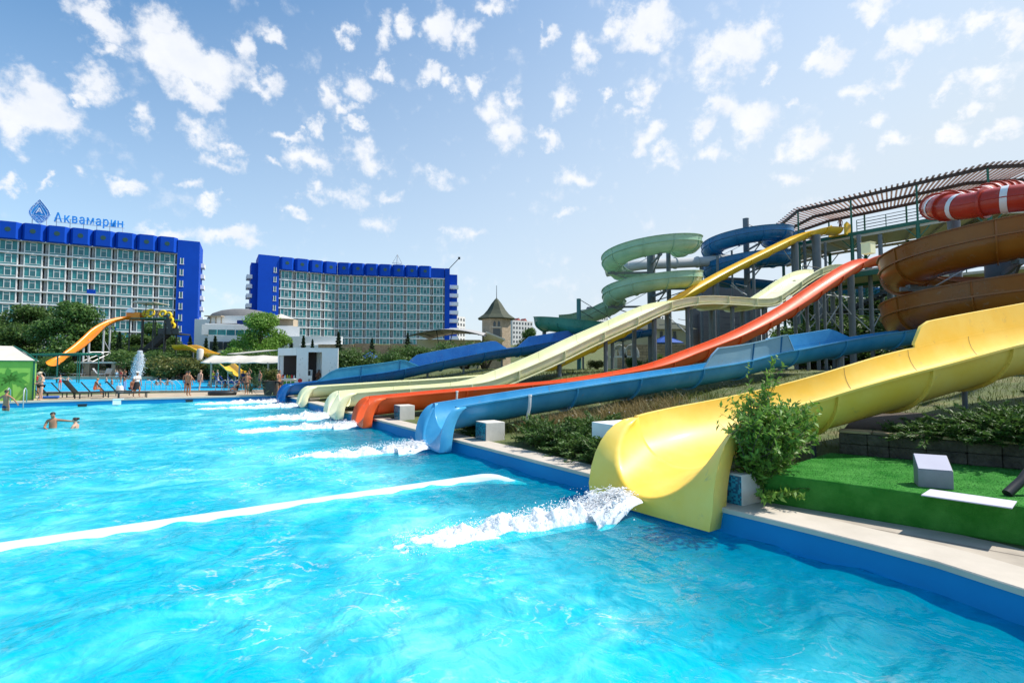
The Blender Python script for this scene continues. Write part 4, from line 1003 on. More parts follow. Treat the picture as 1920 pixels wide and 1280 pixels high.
# bracing
def brace(a, b, r=.045, mat='light_steel'):
    mb = MB(); mb.tube([P(*a), P(*b)], r, 6); mb.build('brace', mat, TW, smooth=40)
for a, b in (((1563, 548, 43), (1596, 589, 43)), ((1575, 569, 43), (1548, 612, 43)), ((1550, 553, 43), (1593, 557, 43)), ((1530, 560, 45), (1575, 617, 45)), ((1560, 548, 45), (1520, 600, 45)), ((1497, 575, 46), (1520, 620, 46)), ((1540, 590, 47), (1510, 625, 47)),
             ((1600, 590, 44), (1632, 620, 44)), ((1660, 570, 46), (1635, 620, 46)), ((1610, 580, 46), (1665, 580, 46)), ((1540, 588, 48), (1600, 588, 48)), ((1254, 594, 46), (1294, 630, 46)), ((1272, 598, 46), (1292, 601, 46)), ((1270, 610, 46), (1292, 628, 46)),
             ((1372, 530, 52), (1392, 551, 52)), ((1380, 532, 52), (1400, 537, 52)), ((1370, 535, 52), (1400, 553, 52)), ((1470, 470, 56), (1492, 500, 56)), ((1488, 560, 50), (1530, 600, 50)), ((1530, 560, 50), (1488, 600, 50)), ((1488, 605, 50), (1530, 640, 50))):
    brace(a, b)
# zig-zag stair behind the columns
mb = MB(); mh = MB()
for k in range(3):
    z0 = 2.0+k*3.2; x0, y0 = 38.5, 53.0; dx = Vector((6.4, -8.0)).normalized(); L_ = 7.5; sgn = 1 if k % 2 == 0 else -1
    for i in range(17):
        f = i/16; s = (f-.5)*sgn*L_; p = Vector((x0, y0))+dx*s+Vector((dx.y, -dx.x))*(0 if k % 2 == 0 else -1.6)
        mb.box((p.x, p.y, z0+f*3.2), (.36, 1.5, .06), math.atan2(dx.y, dx.x))
    a = Vector((x0, y0))+dx*(-.5*sgn*L_); b = Vector((x0, y0))+dx*(.5*sgn*L_); o = Vector((dx.y, -dx.x))
    for off in (-.75, .75):
        ofs = o*(off+(0 if k % 2 == 0 else -1.6))
        mb.bar((a.x+ofs.x, a.y+ofs.y, z0-.12), (b.x+ofs.x, b.y+ofs.y, z0+3.08), .06, .28)
        for h in (.4, .75, 1.1): mh.tube([(a.x+ofs.x, a.y+ofs.y, z0+h), (b.x+ofs.x, b.y+ofs.y, z0+3.2+h)], .035, 5)
    mb.box((b.x, b.y, z0+3.2), (2.2, 3.6, .1), math.atan2(dx.y, dx.x))
mb.build('staircase', 'dark_steel', TW); mh.build('stair_rail', 'green_steel', TW, smooth=40)

# ------------------------------------------------------------------ back of the big grey hoarding
T = thing('hoarding', 'big grey hoarding behind the slide columns, its print showing faintly through', 'hoarding', (30, 76, 2))
a0, a1 = P(1293, 688, 78), P(1428, 688, 80); d = (a1-a0); d.z = 0; d.normalize(); n = Vector((d.y, -d.x, 0))
zt = P(1350, 536, 79).z; wdt = (a1-a0).length
mb = MB(); mb.bar((a0.x, a0.y, (zt+1.5)/2), (a1.x, a1.y, (zt+1.5)/2), .25, zt-1.5); mb.build('panel', 'grey_panel', T)
M('faint_print', (.135, .125, .14), rough=.8)
mb = MB()
for k in range(1, 8):
    z = 2+(zt-2)*k/8; q0 = a0+n*.13; q1 = a1+n*.13; mb.bar((q0.x, q0.y, z), (q1.x, q1.y, z), .02, .05)
rg = random.Random(4)
for k in range(9):
    z = 4+(zt-6)*k/9; x0 = rg.uniform(.30, .5); q0 = a0.lerp(a1, x0)+n*.13; q1 = a0.lerp(a1, x0+rg.uniform(.15, .42))+n*.13; mb.bar((q0.x, q0.y, z), (q1.x, q1.y, z), .015, rg.uniform(.1, .2))
q0 = a0.lerp(a1, .12)+n*.13; mb.bar((q0.x, q0.y, 3.5), (q0.x, q0.y, zt-4.5), .02, 1.6)
mb.build('printed_lines', 'faint_print', T)
def text_mesh(body, size, ext=.02, spacing=1., bold=0.):
    cu = bpy.data.curves.new('t', 'FONT'); cu.body = body; cu.size = size; cu.extrude = ext; cu.offset = bold; cu.space_character = spacing; cu.resolution_u = 3
    ob = bpy.data.objects.new('t', cu); col.objects.link(ob); dg = bpy.context.evaluated_depsgraph_get(); dg.update()
    me = bpy.data.meshes.new_from_object(ob.evaluated_get(dg)); w = max((v.co.x for v in me.vertices), default=0); bpy.data.objects.remove(ob); return me, w
me, w_ = text_mesh('Nleus VII', 1.15, .02); me.materials.clear(); me.materials.append(MATS['faint_print'])
o = bpy.data.objects.new('lettering', me); col.objects.link(o); o.parent = T; q = a0.lerp(a1, .30)+n*.15
o.matrix_parent_inverse = Matrix.Identity(4); o.location = Vector((q.x, q.y, zt-2.1))-T.location; o.rotation_euler = (math.pi/2, 0, math.atan2(d.y, d.x))
# ------------------------------------------------------------------ the two blue hotels
H3 = 3.3; BAY = 4.9
def local_mesh(fn):
    mb = MB(); fn(mb); return mb
def fr_axes(d):
    d = Vector((d[0], d[1], 0)).normalized(); n = Vector((d.y, -d.x, 0)); return d, n       # n faces the camera side
# shared meshes (local frame: x along facade, -y out, z up)
def mk(name, mat, fn, smooth=False):
    mb = MB(); fn(mb); o = mb.build(name, mat, None, smooth=smooth); me = o.data; bpy.data.objects.remove(o); return me
def win_f(mb): mb.box((0, .0, 1.45), (3.5, .06, 2.75))
def frame_f(mb):
    for x in (-1.76, 1.76): mb.box((x, -.06, 1.45), (.17, .14, 2.9))
    for x in (-.62, .62): mb.box((x, -.06, 1.65), (.13, .12, 2.35))
    mb.box((0, -.06, 2.8), (1.24, .12, .12)); mb.box((0, -.06, 2.15), (1.24, .1, .10)); mb.box((0, -.06, .55), (3.4, .12, .11))
def pane_f(mb): mb.box((0, -.05, 1.35), (1.12, .04, 1.5))
def box_f(mb):
    w, d, h = 2.08, 1.25, 4.3
    poly = [(-w-.32, 0.9, 0), (-w-.32, -.15, 0), (-w+.5, -d, 0), (w-.5, -d, 0), (w+.32, -.15, 0), (w+.32, .9, 0)]
    mb.prism(poly, (0, 0, h)); mb.box((0, -.2, -.12), (4.5, 1.7, .2))
def port_f(mb):
    mb.v = []; n = 20
    ring = [(.62*math.cos(2*math.pi*i/n), -1.28, 2.25+.62*math.sin(2*math.pi*i/n)) for i in range(n)]; mb.prism(ring, (0, .05, 0))
ME_WIN = mk('window', 'hotel_teal', win_f); ME_FRAME = mk('window_frame', 'hotel_white', frame_f); ME_PANE = mk('pane', 'pane_grey', pane_f)
ME_BOX = mk('roof_box', 'hotel_blue', box_f); ME_PORT = mk('porthole', 'porthole', port_f)
def put(name, me, parent, loc, rz):
    o = bpy.data.objects.new(name, me); col.objects.link(o); o.parent = parent; o.location = Vector(loc)-(parent.location if parent.parent is None else Vector((0, 0, 0))); o.rotation_euler = (0, 0, rz); return o
def sub(name, me, parent):
    o = bpy.data.objects.new(name, me); col.objects.link(o); o.parent = parent; return o

def facade(T, base, d, nb, zb, floors, skip=lambda i, k: False, boxes=True, rec=True, first=0):
    "bays along d from base (right end), going by +BAY; base is the left end"
    d, n = fr_axes(d); rz = math.atan2(d.y, d.x); L_ = nb*BAY
    mbw, mbs, mbg, mbd = MB(), MB(), MB(), MB()
    up = Vector((0, 0, 1)); H = floors*H3
    # recessed back wall, dark
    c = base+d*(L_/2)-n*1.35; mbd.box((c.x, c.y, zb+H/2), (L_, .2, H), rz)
    for i in range(nb):
        c0 = base+d*((i+.5)*BAY)
        for k in range(floors):
            if skip(i, k): continue
            z = zb+k*H3
            wo = put('window', ME_WIN, T, (c0.x, c0.y, z), rz); sub('frame', ME_FRAME, wo); sub('pane', ME_PANE, wo)
        for s in (-1, 1):      # grey pier and its balcony partition between the bays
            q = c0+d*(s*BAY/2)-n*.95
            if s == -1 or i == nb-1: mbg.box((q.x, q.y, zb+H/2), (.58, .7, H), rz)
            q = c0+d*(s*1.9)-n*.1; mbs.box((q.x, q.y, zb+H/2), (.10, .12, H), rz)
            for k in range(floors):       # rails of the recessed balconies
                q = c0+d*(s*2.05)-n*.05
                for hz in (.45, .8, 1.1): mbd.box((q.x, q.y, zb+k*H3+hz), (.62, .04, .04), rz)
    for k in range(floors+1):
        c = base+d*(L_/2)-n*.55; mbw.box((c.x, c.y, zb+k*H3-.08), (L_, 1.6, .42), rz)
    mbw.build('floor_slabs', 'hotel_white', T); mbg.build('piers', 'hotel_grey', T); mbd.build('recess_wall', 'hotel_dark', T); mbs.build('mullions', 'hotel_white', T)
    if boxes:
        for i in range(nb):
            c0 = base+d*((i+.5)*BAY); b = put('roof_box', ME_BOX, T, (c0.x, c0.y, zb+H+.12), rz); sub('porthole', ME_PORT, b)
    c = base+d*(L_/2)-n*1.2; mb = MB(); mb.box((c.x, c.y, zb+H+2.0), (L_, 1.8, 4.0), rz); mb.build('parapet', 'hotel_blue', T)
    return d, n, rz
def slab_block(T, c, d, w, dep, z0, z1, nwin, winx, zw0, mat='hotel_blue'):
    "plain blue end block with a column of narrow windows"
    d, n = fr_axes(d); rz = math.atan2(d.y, d.x); mb = MB(); q = c-n*(dep/2); mb.box((q.x, q.y, (z0+z1)/2), (w, dep, z1-z0), rz); mb.build('end_block', mat, T)
    for k in range(nwin):
        p = c+d*winx+n*.02; z = zw0+k*H3
        mb = MB(); mb.box((p.x, p.y, z), (.8, .06, 1.7), rz); w_ = mb.build('stair_window', 'pane_grey', T)
        mb = MB()
        for x in (-.36, .36): e = p+d*x+n*.05; mb.box((e.x, e.y, z), (.16, .1, 1.8), rz)
        mb.box((p.x+n.x*.05, p.y+n.y*.05, z-.9), (1.1, .1, .14), rz); mb.build('frame', 'hotel_white', w_)
def end_balconies(T, c, d, out, dep, z0, floors, wl=2.2):
    d, n = fr_axes(d); rz = math.atan2(d.y, d.x)
    for k in range(floors):
        z = z0+k*H3; q = c+d*(out/2)-n*(dep/2); mb = MB()
        mb.box((q.x, q.y, z), (out, dep, .2), rz); mb.box((c.x+d.x*out-n.x*dep/2, c.y+d.y*out-n.y*dep/2, z+.6), (.12, dep, 1.2), rz)
        mb.box((q.x+n.x*dep/2, q.y+n.y*dep/2, z+.6), (out, .12, 1.2), rz); mb.build('balcony', 'hotel_white', T)

# left hotel
d0 = Vector((.89, .456, 0)).normalized(); EL = P(326, 688, 148); EL.z = 0
TL_ = thing('hotel', 'long blue and teal hotel at the left with a rooftop sign', 'hotel', (EL.x, EL.y, 5), 'blue hotels')
nb = 9; zb = 2.4+214.5*148/960-9*H3; base = EL-d0*(nb*BAY)
d, n, rz = facade(TL_, base, d0, nb, zb, 9)
tp = zb+9*H3
slab_block(TL_, EL+d0*2.75+Vector((d0.y, -d0.x, 0))*.55, d0, 5.5, 12, 3, tp+3.95, 9, -1.55, zb+1.1)
mb = MB(); q = EL+d0*3.4-n*7; mb.box((q.x, q.y, 5), (6, 9, 9), rz) ; mb.build('lower_wall', 'hotel_white', TL_)
end_balconies(TL_, EL+d0*5.5-n*5.5, d0, .9, 3.5, zb+H3*.2, 9)
mb = MB(); q = base+d0*(nb*BAY/2)-n*9; mb.box((q.x, q.y, (zb+tp)/2+1.5), (nb*BAY, 14.5, tp-zb+4.0), rz); mb.build('body', 'hotel_blue', TL_)
for x_, z_ in ((-19.5, zb+5*H3), (-14.7, zb+1.95*H3), (-5.0, zb+1.9*H3)):
    q = EL+d0*x_+n*.12; mb = MB(); mb.box((q.x, q.y, z_+.65), (1.9, .1, 1.25), rz); mb.build('balcony_screen', 'hotel_blue', TL_)
# rooftop sign
sg = thing('rooftop_sign', 'blue rooftop lettering Аквамарин standing on the left hotel', 'sign', (0, 0, 0), 'hotel roof sign')
ls = P(101, 414, 147.0); le = P(233, 434, 154); dd = (le-ls); dz = dd.z; dd.z = 0; Ls = dd.length; dd.normalize()
sg.location = (ls.x, ls.y, tp+4.4)
x = 0; adv = []
text = 'Аквамарин'
for ch in text:
    if ch == 'н':      # two stems and a bar
        mb = MB()
        for x_ in (.30, 1.72): mb.box((x_, .93, 0), (.46, 1.87, .28))
        mb.box((1.01, .98, 0), (.98, .40, .26)); me = bpy.data.meshes.new('letter'); me.from_pydata(mb.v, [], mb.f); w = 1.95
    else: me, w = text_mesh(ch, 3.55, .14, bold=.055)
    adv.append((me, w))
tot = sum(w for _, w in adv)+.42*len(adv); sc = Ls/tot
rzs = math.atan2(dd.y, dd.x); zl = ls.z-.1
for me, w in adv:
    me.materials.clear(); me.materials.append(MATS['sign_blue']); o = bpy.data.objects.new('letter', me); col.objects.link(o); o.parent = sg
    o.location = Vector((ls.x+dd.x*x, ls.y+dd.y*x, zl))-sg.location; o.rotation_euler = (math.pi/2, 0, rzs); o.scale = (sc, 1.02, 1); x += (w+.42)*sc
mb = MB(); nn = Vector((dd.y, -dd.x, 0))
a = ls-nn*.3; b = ls+dd*Ls-nn*.3
for zz in (zl-.15, zl+1.0): mb.bar((a.x, a.y, zz), (b.x, b.y, zz), .08)
for k in np.linspace(.03, .97, 6): q = a.lerp(b, k); mb.bar((q.x, q.y, tp+3.7), (q.x, q.y, zl+1.1), .1)
mb.build('sign_frame', 'hotel_grey', sg)
# drop emblem
ce = P(74, 398, 144); rz2 = rzs; ax = dd
em = thing('rooftop_emblem', 'faceted blue drop emblem with a white letter A on the left hotel roof', 'sign', (ce.x, ce.y, tp+4.0))
def drop(k=1.0, n=40):
    o = []
    for i in range(n):
        a = 2*math.pi*i/n-math.pi/2; x = math.cos(a); y = math.sin(a)
        if y > 0: x = x*(1-y**1.15*.12)*(1 if y < .05 else (1-y)**.42/(max(1e-3, math.cos(math.asin(min(1, y)))))**.9 if y < .999 else 0); yy = y*1.42
        else: yy = y*.98
        o.append((max(-1, min(1, x))*2.45*k, yy*2.5*k))
    return o
DR = [(0, -2.75), (.95, -2.05), (1.9, -.95), (2.45, .25), (2.05, 1.45), (1.2, 2.7), (.55, 3.6), (0, 4.35), (-.55, 3.6), (-1.2, 2.7), (-2.05, 1.45), (-2.45, .25), (-1.9, -.95), (-.95, -2.05)]
def ep(x, y, o=0): return Vector((ce.x+ax.x*x+nn.x*o, ce.y+ax.y*x+nn.y*o, ce.z-.6+y))
mb = MB(); mb.prism([ep(x, y) for x, y in DR], nn*-.25); mb.build('drop_board', 'sign_mid', em)
mb = MB(); ndr = len(DR)
def seg(p, q, w=.14): mb.bar(ep(*p, .05), ep(*q, .05), w, .06)
INN = [(x*.78, y*.78+.1) for x, y in DR]
for i in range(ndr): seg(DR[i], DR[(i+1) % ndr], .2); seg(INN[i], INN[(i+1) % ndr], .12); seg(DR[i], INN[i], .1); seg(DR[i], INN[(i+1) % ndr], .1)
for p, q in (((-1.9, -.6), (1.5, -.2)), ((1.9, -.6), (-1.5, -.2)), ((-1.5, -.2), (.3, -2.0)), ((1.5, -.2), (-.3, -2.0)), ((-1.5, -.2), (0, 2.9)), ((1.5, -.2), (0, 2.9)), ((0, -.7), (-.9, -1.8)), ((0, -.7), (.9, -1.8))): seg(p, q, .1)
mb.build('facet_lines', 'sign_white', em)
me, w = text_mesh('A', 2.35, .06); me.materials.clear(); me.materials.append(MATS['white_paint']); o = bpy.data.objects.new('letter', me); col.objects.link(o); o.parent = em
q = ep(-w/2, .25, .16); o.location = q-em.location; o.rotation_euler = (math.pi/2, 0, rzs)
mb = MB()
for x_ in (-1.6, 1.6): mb.bar((ce.x+ax.x*x_-nn.x*.3, ce.y+ax.y*x_-nn.y*.3, tp+3.6), (ce.x+ax.x*x_-nn.x*.3, ce.y+ax.y*x_-nn.y*.3, ce.z), .12)
mb.build('sign_frame', 'hotel_grey', em)

# right hotel: two wings meeting at a shallow angle
J = P(629.5, 688, 187); J.z = 0
TR_ = thing('hotel', 'blue and teal hotel in the middle distance, bent in two wings', 'hotel', (J.x, J.y, 6), 'blue hotels')
zb2 = 2.4+174*187/960-8*H3; tp2 = zb2+8*H3
dl = Vector((.863, .505, 0)).normalized(); dr = Vector((.978, .207, 0)).normalized()
facade(TR_, J-dl*(4*BAY), dl, 4, zb2, 8)
d, n, rzr = facade(TR_, J, dr, 7, zb2, 8)
e = J+dr*(7*BAY)
facade(TR_, e+dr*.1, dr, 1, zb2, 8, boxes=False)
lb = J-dl*(4*BAY); nl = Vector((dl.y, -dl.x, 0))
slab_block(TR_, lb-dl*3.3+nl*.6, dl, 6.6, 12, 3, tp2+4.6, 7, 2.0, tp2-6*H3-.3)
# the dark blue flank and its balconies at the left end
fd_ = -nl; c = lb-dl*6.7-nl*1.5
mb = MB(); q = lb-dl*7.6-nl*6; mb.box((q.x, q.y, (3+tp2+2.0)/2), (2.0, 8, tp2+2.0-3), math.atan2(dl.y, dl.x)); mb.build('flank', 'hotel_blue', TR_)
for k in range(8):
    z = zb2+k*H3-.2; q = lb-dl*9.0-nl*4.5; mb = MB(); mb.box((q.x, q.y, z), (1.6, 6, .2), math.atan2(dl.y, dl.x)); mb.box((q.x+nl.x*3, q.y+nl.y*3, z+.6), (1.6, .15, 1.25), math.atan2(dl.y, dl.x)); mb.box((q.x-dl.x*.8, q.y-dl.y*.8, z+.6), (.15, 6, 1.25), math.atan2(dl.y, dl.x)); mb.build('balcony', 'hotel_white', TR_)
e2 = e+dr*(BAY+.2); nr_ = Vector((dr.y, -dr.x, 0))
mb = MB(); q = e2+dr*.9-nr_*5; mb.box((q.x, q.y, (3+tp2+3.9)/2), (1.8, 11, tp2+3.9-3), rzr); mb.build('end_block', 'hotel_blue', TR_)
mb = MB(); q = e2+dr*3.4-nr_*7; mb.box((q.x, q.y, (3+tp2+2.3)/2), (3.4, 7, tp2+2.3-3), rzr); mb.build('flank', 'hotel_blue', TR_)
for k in range(8): 
    z = zb2+k*H3-.1; q = e2+dr*3.6-nr_*2.6; mb = MB(); mb.box((q.x, q.y, z), (3.6, 2.0, .2), rzr); mb.box((q.x+nr_.x*1.0, q.y+nr_.y*1.0, z+.6), (3.6, .15, 1.3), rzr); mb.build('balcony', 'hotel_white', TR_)
for (b_, dd_, nb_) in ((J-dl*(4*BAY), dl, 4), (J, dr, 8)):
    dd_, n_ = fr_axes(dd_); q = b_+dd_*(nb_*BAY/2)-n_*8; mb = MB(); mb.box((q.x, q.y, (zb2+tp2)/2+1.3), (nb_*BAY-.3, 12, tp2-zb2+4.0), math.atan2(dd_.y, dd_.x)); mb.build('body', 'hotel_blue', TR_)
mb = MB(); q = e+dr*2.4-nr_*.3; mb.box((q.x, q.y, tp2+1.9), (BAY, 1.2, 3.7), rzr); mb.build('parapet', 'hotel_blue', TR_)
mb = MB()
p0 = P(838, 508, 196); mb.tube([p0, P(861, 484, 196)], .14, 6); mb.box(P(861, 484, 196), (.8, .8, .8)); mb.build('roof_mast', 'dark_steel', TR_)
q = P(745, 491, 192); mb = MB()
for a_ in range(4):
    mb.bar((q.x+1.8*math.cos(a_*math.pi/2+.4), q.y+1.8*math.sin(a_*math.pi/2+.4), q.z-.6), (q.x, q.y, q.z+2.8), .12)
    mb.bar((q.x+1.8*math.cos(a_*math.pi/2+.4), q.y+1.8*math.sin(a_*math.pi/2+.4), q.z-.6), (q.x+1.8*math.cos((a_+1)*math.pi/2+.4), q.y+1.8*math.sin((a_+1)*math.pi/2+.4), q.z-.6), .12)
mb.build('roof_pyramid', 'hotel_grey', TR_)

# ------------------------------------------------------------------ white restaurant between the hotels
def wall_box(mb, pxa, pxb, D, z0, z1, dep, Db=None):
    a = P(pxa, 688, D); b = P(pxb, 688, Db or D); d = (b-a); d.z = 0; n = Vector((d.y, -d.x, 0)).normalized(); c = (a+b)/2-n*(dep/2)
    mb.box((c.x, c.y, (z0+z1)/2), (d.length, dep, z1-z0), math.atan2(d.y, d.x)); return a, b, d.normalized(), n
def zy(py, D): return 2.4+(688-py)*D/960
Tq = thing('restaurant', 'low white terraced restaurant with a shallow grey dome between the hotels', 'restaurant', (-75, 128, 4))
mb = MB(); wall_box(mb, 372, 700, 132, 3, zy(646, 132), 14); wall_box(mb, 388, 640, 128, 3, zy(628, 128), 1.2, 134); a, b, d, n = wall_box(mb, 381, 548, 130, zy(628, 130), zy(606, 130), 14, 138)
wall_box(mb, 392, 470, 134, zy(606, 134), zy(592, 134), 8)
wall_box(mb, 362, 420, 142, 3, zy(598, 142), 4)
mb.build('wall', 'white_plaster', Tq, bevel=.05)
mb = MB(); wall_box(mb, 376, 560, 129.2, zy(627, 129), zy(607.5, 129), .3, 136.5); mb.build('cornice', 'white_plaster', Tq)
for k in range(7):
    x0 = 389+k*17; mb = MB(); wall_box(mb, x0, x0+14.5, 129.0+k*.38, zy(629, 128), zy(617, 128), .3); mb.build('window', 'hotel_teal', Tq)
for k in range(3):
    x0 = 392+k*13; mb = MB(); wall_box(mb, x0, x0+11, 127.5+k*.3, zy(655, 127), zy(640, 127), .3); mb.build('window', 'window_dark', Tq)
c = P(452, 590, 146); rad = 60*146/960
mb = MB(); mb.lathe([(rad*1.05, -2.5), (rad, -.3), (rad*.86, 1.0), (rad*.6, 1.9), (rad*.3, 2.35), (0.05, 2.5)], (c.x, c.y, zy(595, 146)), 40, sq=(1, .6)); mb.build('dome_roof', 'roof_grey', Tq, smooth=40)
mb = MB()
for px in (395, 405, 415): p = P(px, 604, 134); mb.bar((p.x, p.y, zy(606, 134)), (p.x, p.y, zy(594, 134)), .25)
p = P(405, 594, 134); mb.box((p.x, p.y, zy(593, 134)), (4.4, 3, .25)); mb.build('pergola', 'hut_wall', Tq)
mb = MB(); wall_box(mb, 505, 548, 138, zy(612, 138), zy(598, 138), 3); mb.build('terrace_bar', 'hut_wall', Tq)
mb = MB(); p = P(527, 593, 138); mb.lathe([(3.6, 0), (.1, 1.4)], (p.x, p.y, zy(598, 138)), 8); mb.build('parasol', 'canvas_white', Tq)
mb = MB(); wall_box(mb, 442, 462, 129, zy(607, 129), zy(600, 129), 2); mb.build('terrace_seat', 'lounger_blue', Tq)

# ------------------------------------------------------------------ stone tower with a witch-hat roof
c = P(931, 640, 92); TS = thing('stone_tower', 'round tan stone tower with a green pointed roof and spire', 'tower', (c.x, c.y, 1.5)); rr = 2.75
mb = MB(); mb.lathe([(rr, 0), (rr, zy(596, 92)-.5)], (c.x, c.y, .5), 8, a0=R(22.5)); mb.build('wall', 'tower_stone', TS)
ze = zy(598, 92); mb = MB(); mb.lathe([(rr+.15, -.1), (3.55, -.05), (3.55, .05), (2.5, .75), (1.75, 1.6), (1.0, 2.75), (.35, 3.55), (.06, 3.8)], (c.x, c.y, ze), 8, a0=R(22.5)); mb.build('roof', 'roof_green', TS)
mb = MB(); mb.lathe([(.06, 3.75), (.04, 6.1)], (c.x, c.y, ze), 6); mb.lathe([(.02, 3.8), (.12, 3.9), (.02, 4.0)], (c.x, c.y, ze), 8); mb.build('spire', 'dark_steel', TS)
for x in (-.38, .38):
    pr = [(-.22, 0), (.22, 0), (.22, .62), (0, 1.0), (-.22, .62)]; mb = MB(); mb.prism([(c.x+x+.1+a, c.y-rr*.93-.05, ze-1.5+b) for a, b in pr], (0, .12, 0)); mb.build('window', 'window_dark', TS)
mb = MB(); mb.box((c.x+.1, c.y-rr*.93, ze-1.62), (1.6, .2, .12)); mb.build('window_sill', 'concrete', TS)
mb = MB(); mb.box((c.x+.1, c.y-rr*.93, ze-2.75), (1.25, .16, 1.7)); mb.build('opening', 'window_dark', TS)

# ------------------------------------------------------------------ far apartment blocks
def flats(label, pxa, pxb, ytop, D, floors, cols, red=False, ybase=640):
    a = P(pxa, ytop, D); b = P(pxb, ytop, D*1.03); zt = a.z; z0 = zy(ybase, D)-12
    T = thing('apartment_block', label, 'apartment block', ((a.x+b.x)/2, (a.y+b.y)/2, z0), 'distant apartment blocks')
    mb = MB(); a, b, d, n = wall_box(mb, pxa, pxb, D, z0, zt, 16, D*1.03); mb.build('wall', 'apartment_wall', T)
    L_ = (b-a).length; a.z = b.z = 0; rz = math.atan2(d.y, d.x); hf = 3.0
    for k in range(floors):
        for i in range(cols):
            p = a+d*(L_*(i+.5)/cols)+n*.05; mb = MB(); mb.box((p.x, p.y, zt-1.8-k*hf), (L_/cols*.42, .12, 1.5), rz); mb.build('window', 'window_dark', T)
    mb = MB()
    for i in range(max(2, cols//2)):
        p = a+d*(L_*(i+.5)/max(2, cols//2))-n*4; mb.prism([p+d*-1.6+Vector((0, 0, zt)), p+d*1.6+Vector((0, 0, zt)), p+Vector((0, 0, zt+2.2))], n*-5)
    mb.build('roof', 'apartment_red' if red else 'roof_grey', T); return T
flats('far pale apartment block with red gables right of the stone tower', 961, 999, 600, 330, 5, 7, True)
flats('far pale apartment block behind the green spiral slide', 1112, 1141, 578, 420, 5, 7)
flats('far white apartment tower beside the right end of the middle hotel', 856, 872, 592, 300, 7, 3)
flats('far pale apartment block seen under the golden slide', 1236, 1262, 590, 380, 5, 5)

# ------------------------------------------------------------------ cream house with green roof behind the columns
Tc = thing('house', 'cream house with a dark green hipped roof behind the slide columns', 'house', (18, 78, 2))
mb = MB(); a, b, d, n = wall_box(mb, 1158, 1300, 76, 1, zy(617, 76), 9); mb.build('wall', 'cream_wall', Tc)
zt = zy(617, 76); c_ = (a+b)/2-n*4.5; L_ = (b-a).length; mb = MB()
q = [Vector((x, y, zt)) for x, y in ((a.x-.5, a.y-.5), (b.x+.5, b.y-.5), (b.x+.5, b.y+9.5), (a.x-.5, a.y+9.5))]; r1 = Vector((a.x+4, a.y+4.5, zt+2.2)); r2 = Vector((b.x-4, b.y+4.5, zt+2.2))
mb.add(q+[r1, r2], [(0, 1, 5, 4), (1, 2, 5), (2, 3, 4, 5), (3, 0, 4), (3, 2, 1, 0)]); mb.build('roof', 'roof_green', Tc)
for px in (1189, 1240, 1265):
    mb = MB(); p = P(px, 630, 75.9); mb.box((p.x, 75.95, zy(630, 76)), (.42, .12, 1.4)); mb.build('window', 'window_dark', Tc)
mb = MB(); wall_box(mb, 1158, 1300, 75.8, 1, zy(646, 76), .3); mb.build('plinth_wall', 'tan_stone', Tc)

# blue parasol by the house, white shell pods, blue parasol in the hedge
def parasol(c, r, zt, h, label, mat='umbrella_blue', zb=.35):
    T = thing('parasol', label, 'parasol', (c.x, c.y, zb)); mb = MB(); mb.lathe([(r, 0), (r*.98, .06), (.05, h), (.02, h+.05)], (c.x, c.y, zt-h), 8); mb.build('canopy', mat, T)
    mb = MB(); mb.tube([(c.x, c.y, zb), (c.x, c.y, zt)], .035, 6); mb.build('pole', 'white_paint', T)
    return T
parasol(P(1250, 640, 58), 2.0, zy(627, 58), 1.0, 'blue parasol between the slide columns', zb=2)
mb = MB(); p = P(1262, 640, 56.4); mb.box((p.x, 56.6, zy(640, 56.5)), (.6, .04, .35)); 
parasol(P(694, 666, 70), 1.6, zy(660, 70), .9, 'small blue parasol peeping out of the shrubs')
for px, lab in ((1160, 'white curved sun pod, left one of two beyond the cream slide'), (1183, 'white curved sun pod, right one of two beyond the cream slide')):
    p = P(px, 665, 58); T = thing('sun_pod', lab, 'sun pod', (p.x, p.y, 2.0), 'white sun pods'); mb = MB(); rows = []
    for i in range(9):
        a_ = math.pi*i/8; rows.append([(p.x+.9*math.cos(a_)*(1-.1*j), p.y+j*.18-.3, zy(668, 58)+1.35*math.sin(a_)*(1-.05*j)) for j in range(8)])
    mb.grid(rows); mb.build('hood', 'white_gelcoat', T, smooth=True, solid=.04); mb = MB(); mb.box((p.x, p.y+.2, zy(668, 58)-.05), (1.7, 1.2, .2)); mb.bar((p.x-.7, p.y, 1.8), (p.x-.7, p.y, zy(668, 58)), .06); mb.bar((p.x+.7, p.y, 1.8), (p.x+.7, p.y, zy(668, 58)), .06); mb.build('seat', 'white_gelcoat', T)

# arched awning, terrace wall
Ta = thing('canopy', 'big grey arched canopy on raking poles left of the stone tower', 'canopy', (P(845, 640, 84).x, 84, 2))
mb = MB(); rows = []
for i in range(13):
    k = i/12; px = 772+k*142; zz = zy(629, 84)+1.35*math.sin(math.pi*min(1, k*.92+.04))**.8; x = P(px, 640, 84).x
    rows.append([(x+.25*y, 84+y, zz-.12*abs(y-2.5)) for y in np.linspace(-1.5, 7, 8)])
mb.grid(rows); mb.build('fabric', 'canvas_grey', Ta, smooth=True, solid=.06)
mb = MB(); rows_ = [r[0] for r in rows]; mb.tube([Vector(r) for r in rows_], .07, 6); mb.tube([Vector(r[-1]) for r in rows], .07, 6)
for k in range(1, 12, 2): mb.tube([Vector(q)-Vector((0, 0, .12)) for q in rows[k]], .05, 5)
x0 = P(830, 640, 84).x; mb.tube([(x0, 85, 1.5), (x0-1.2, 85, rows[5][1][2])], .08, 6); mb.tube([(x0, 85, 1.5), (x0+1.5, 85, rows[7][1][2]-.3)], .08, 6)
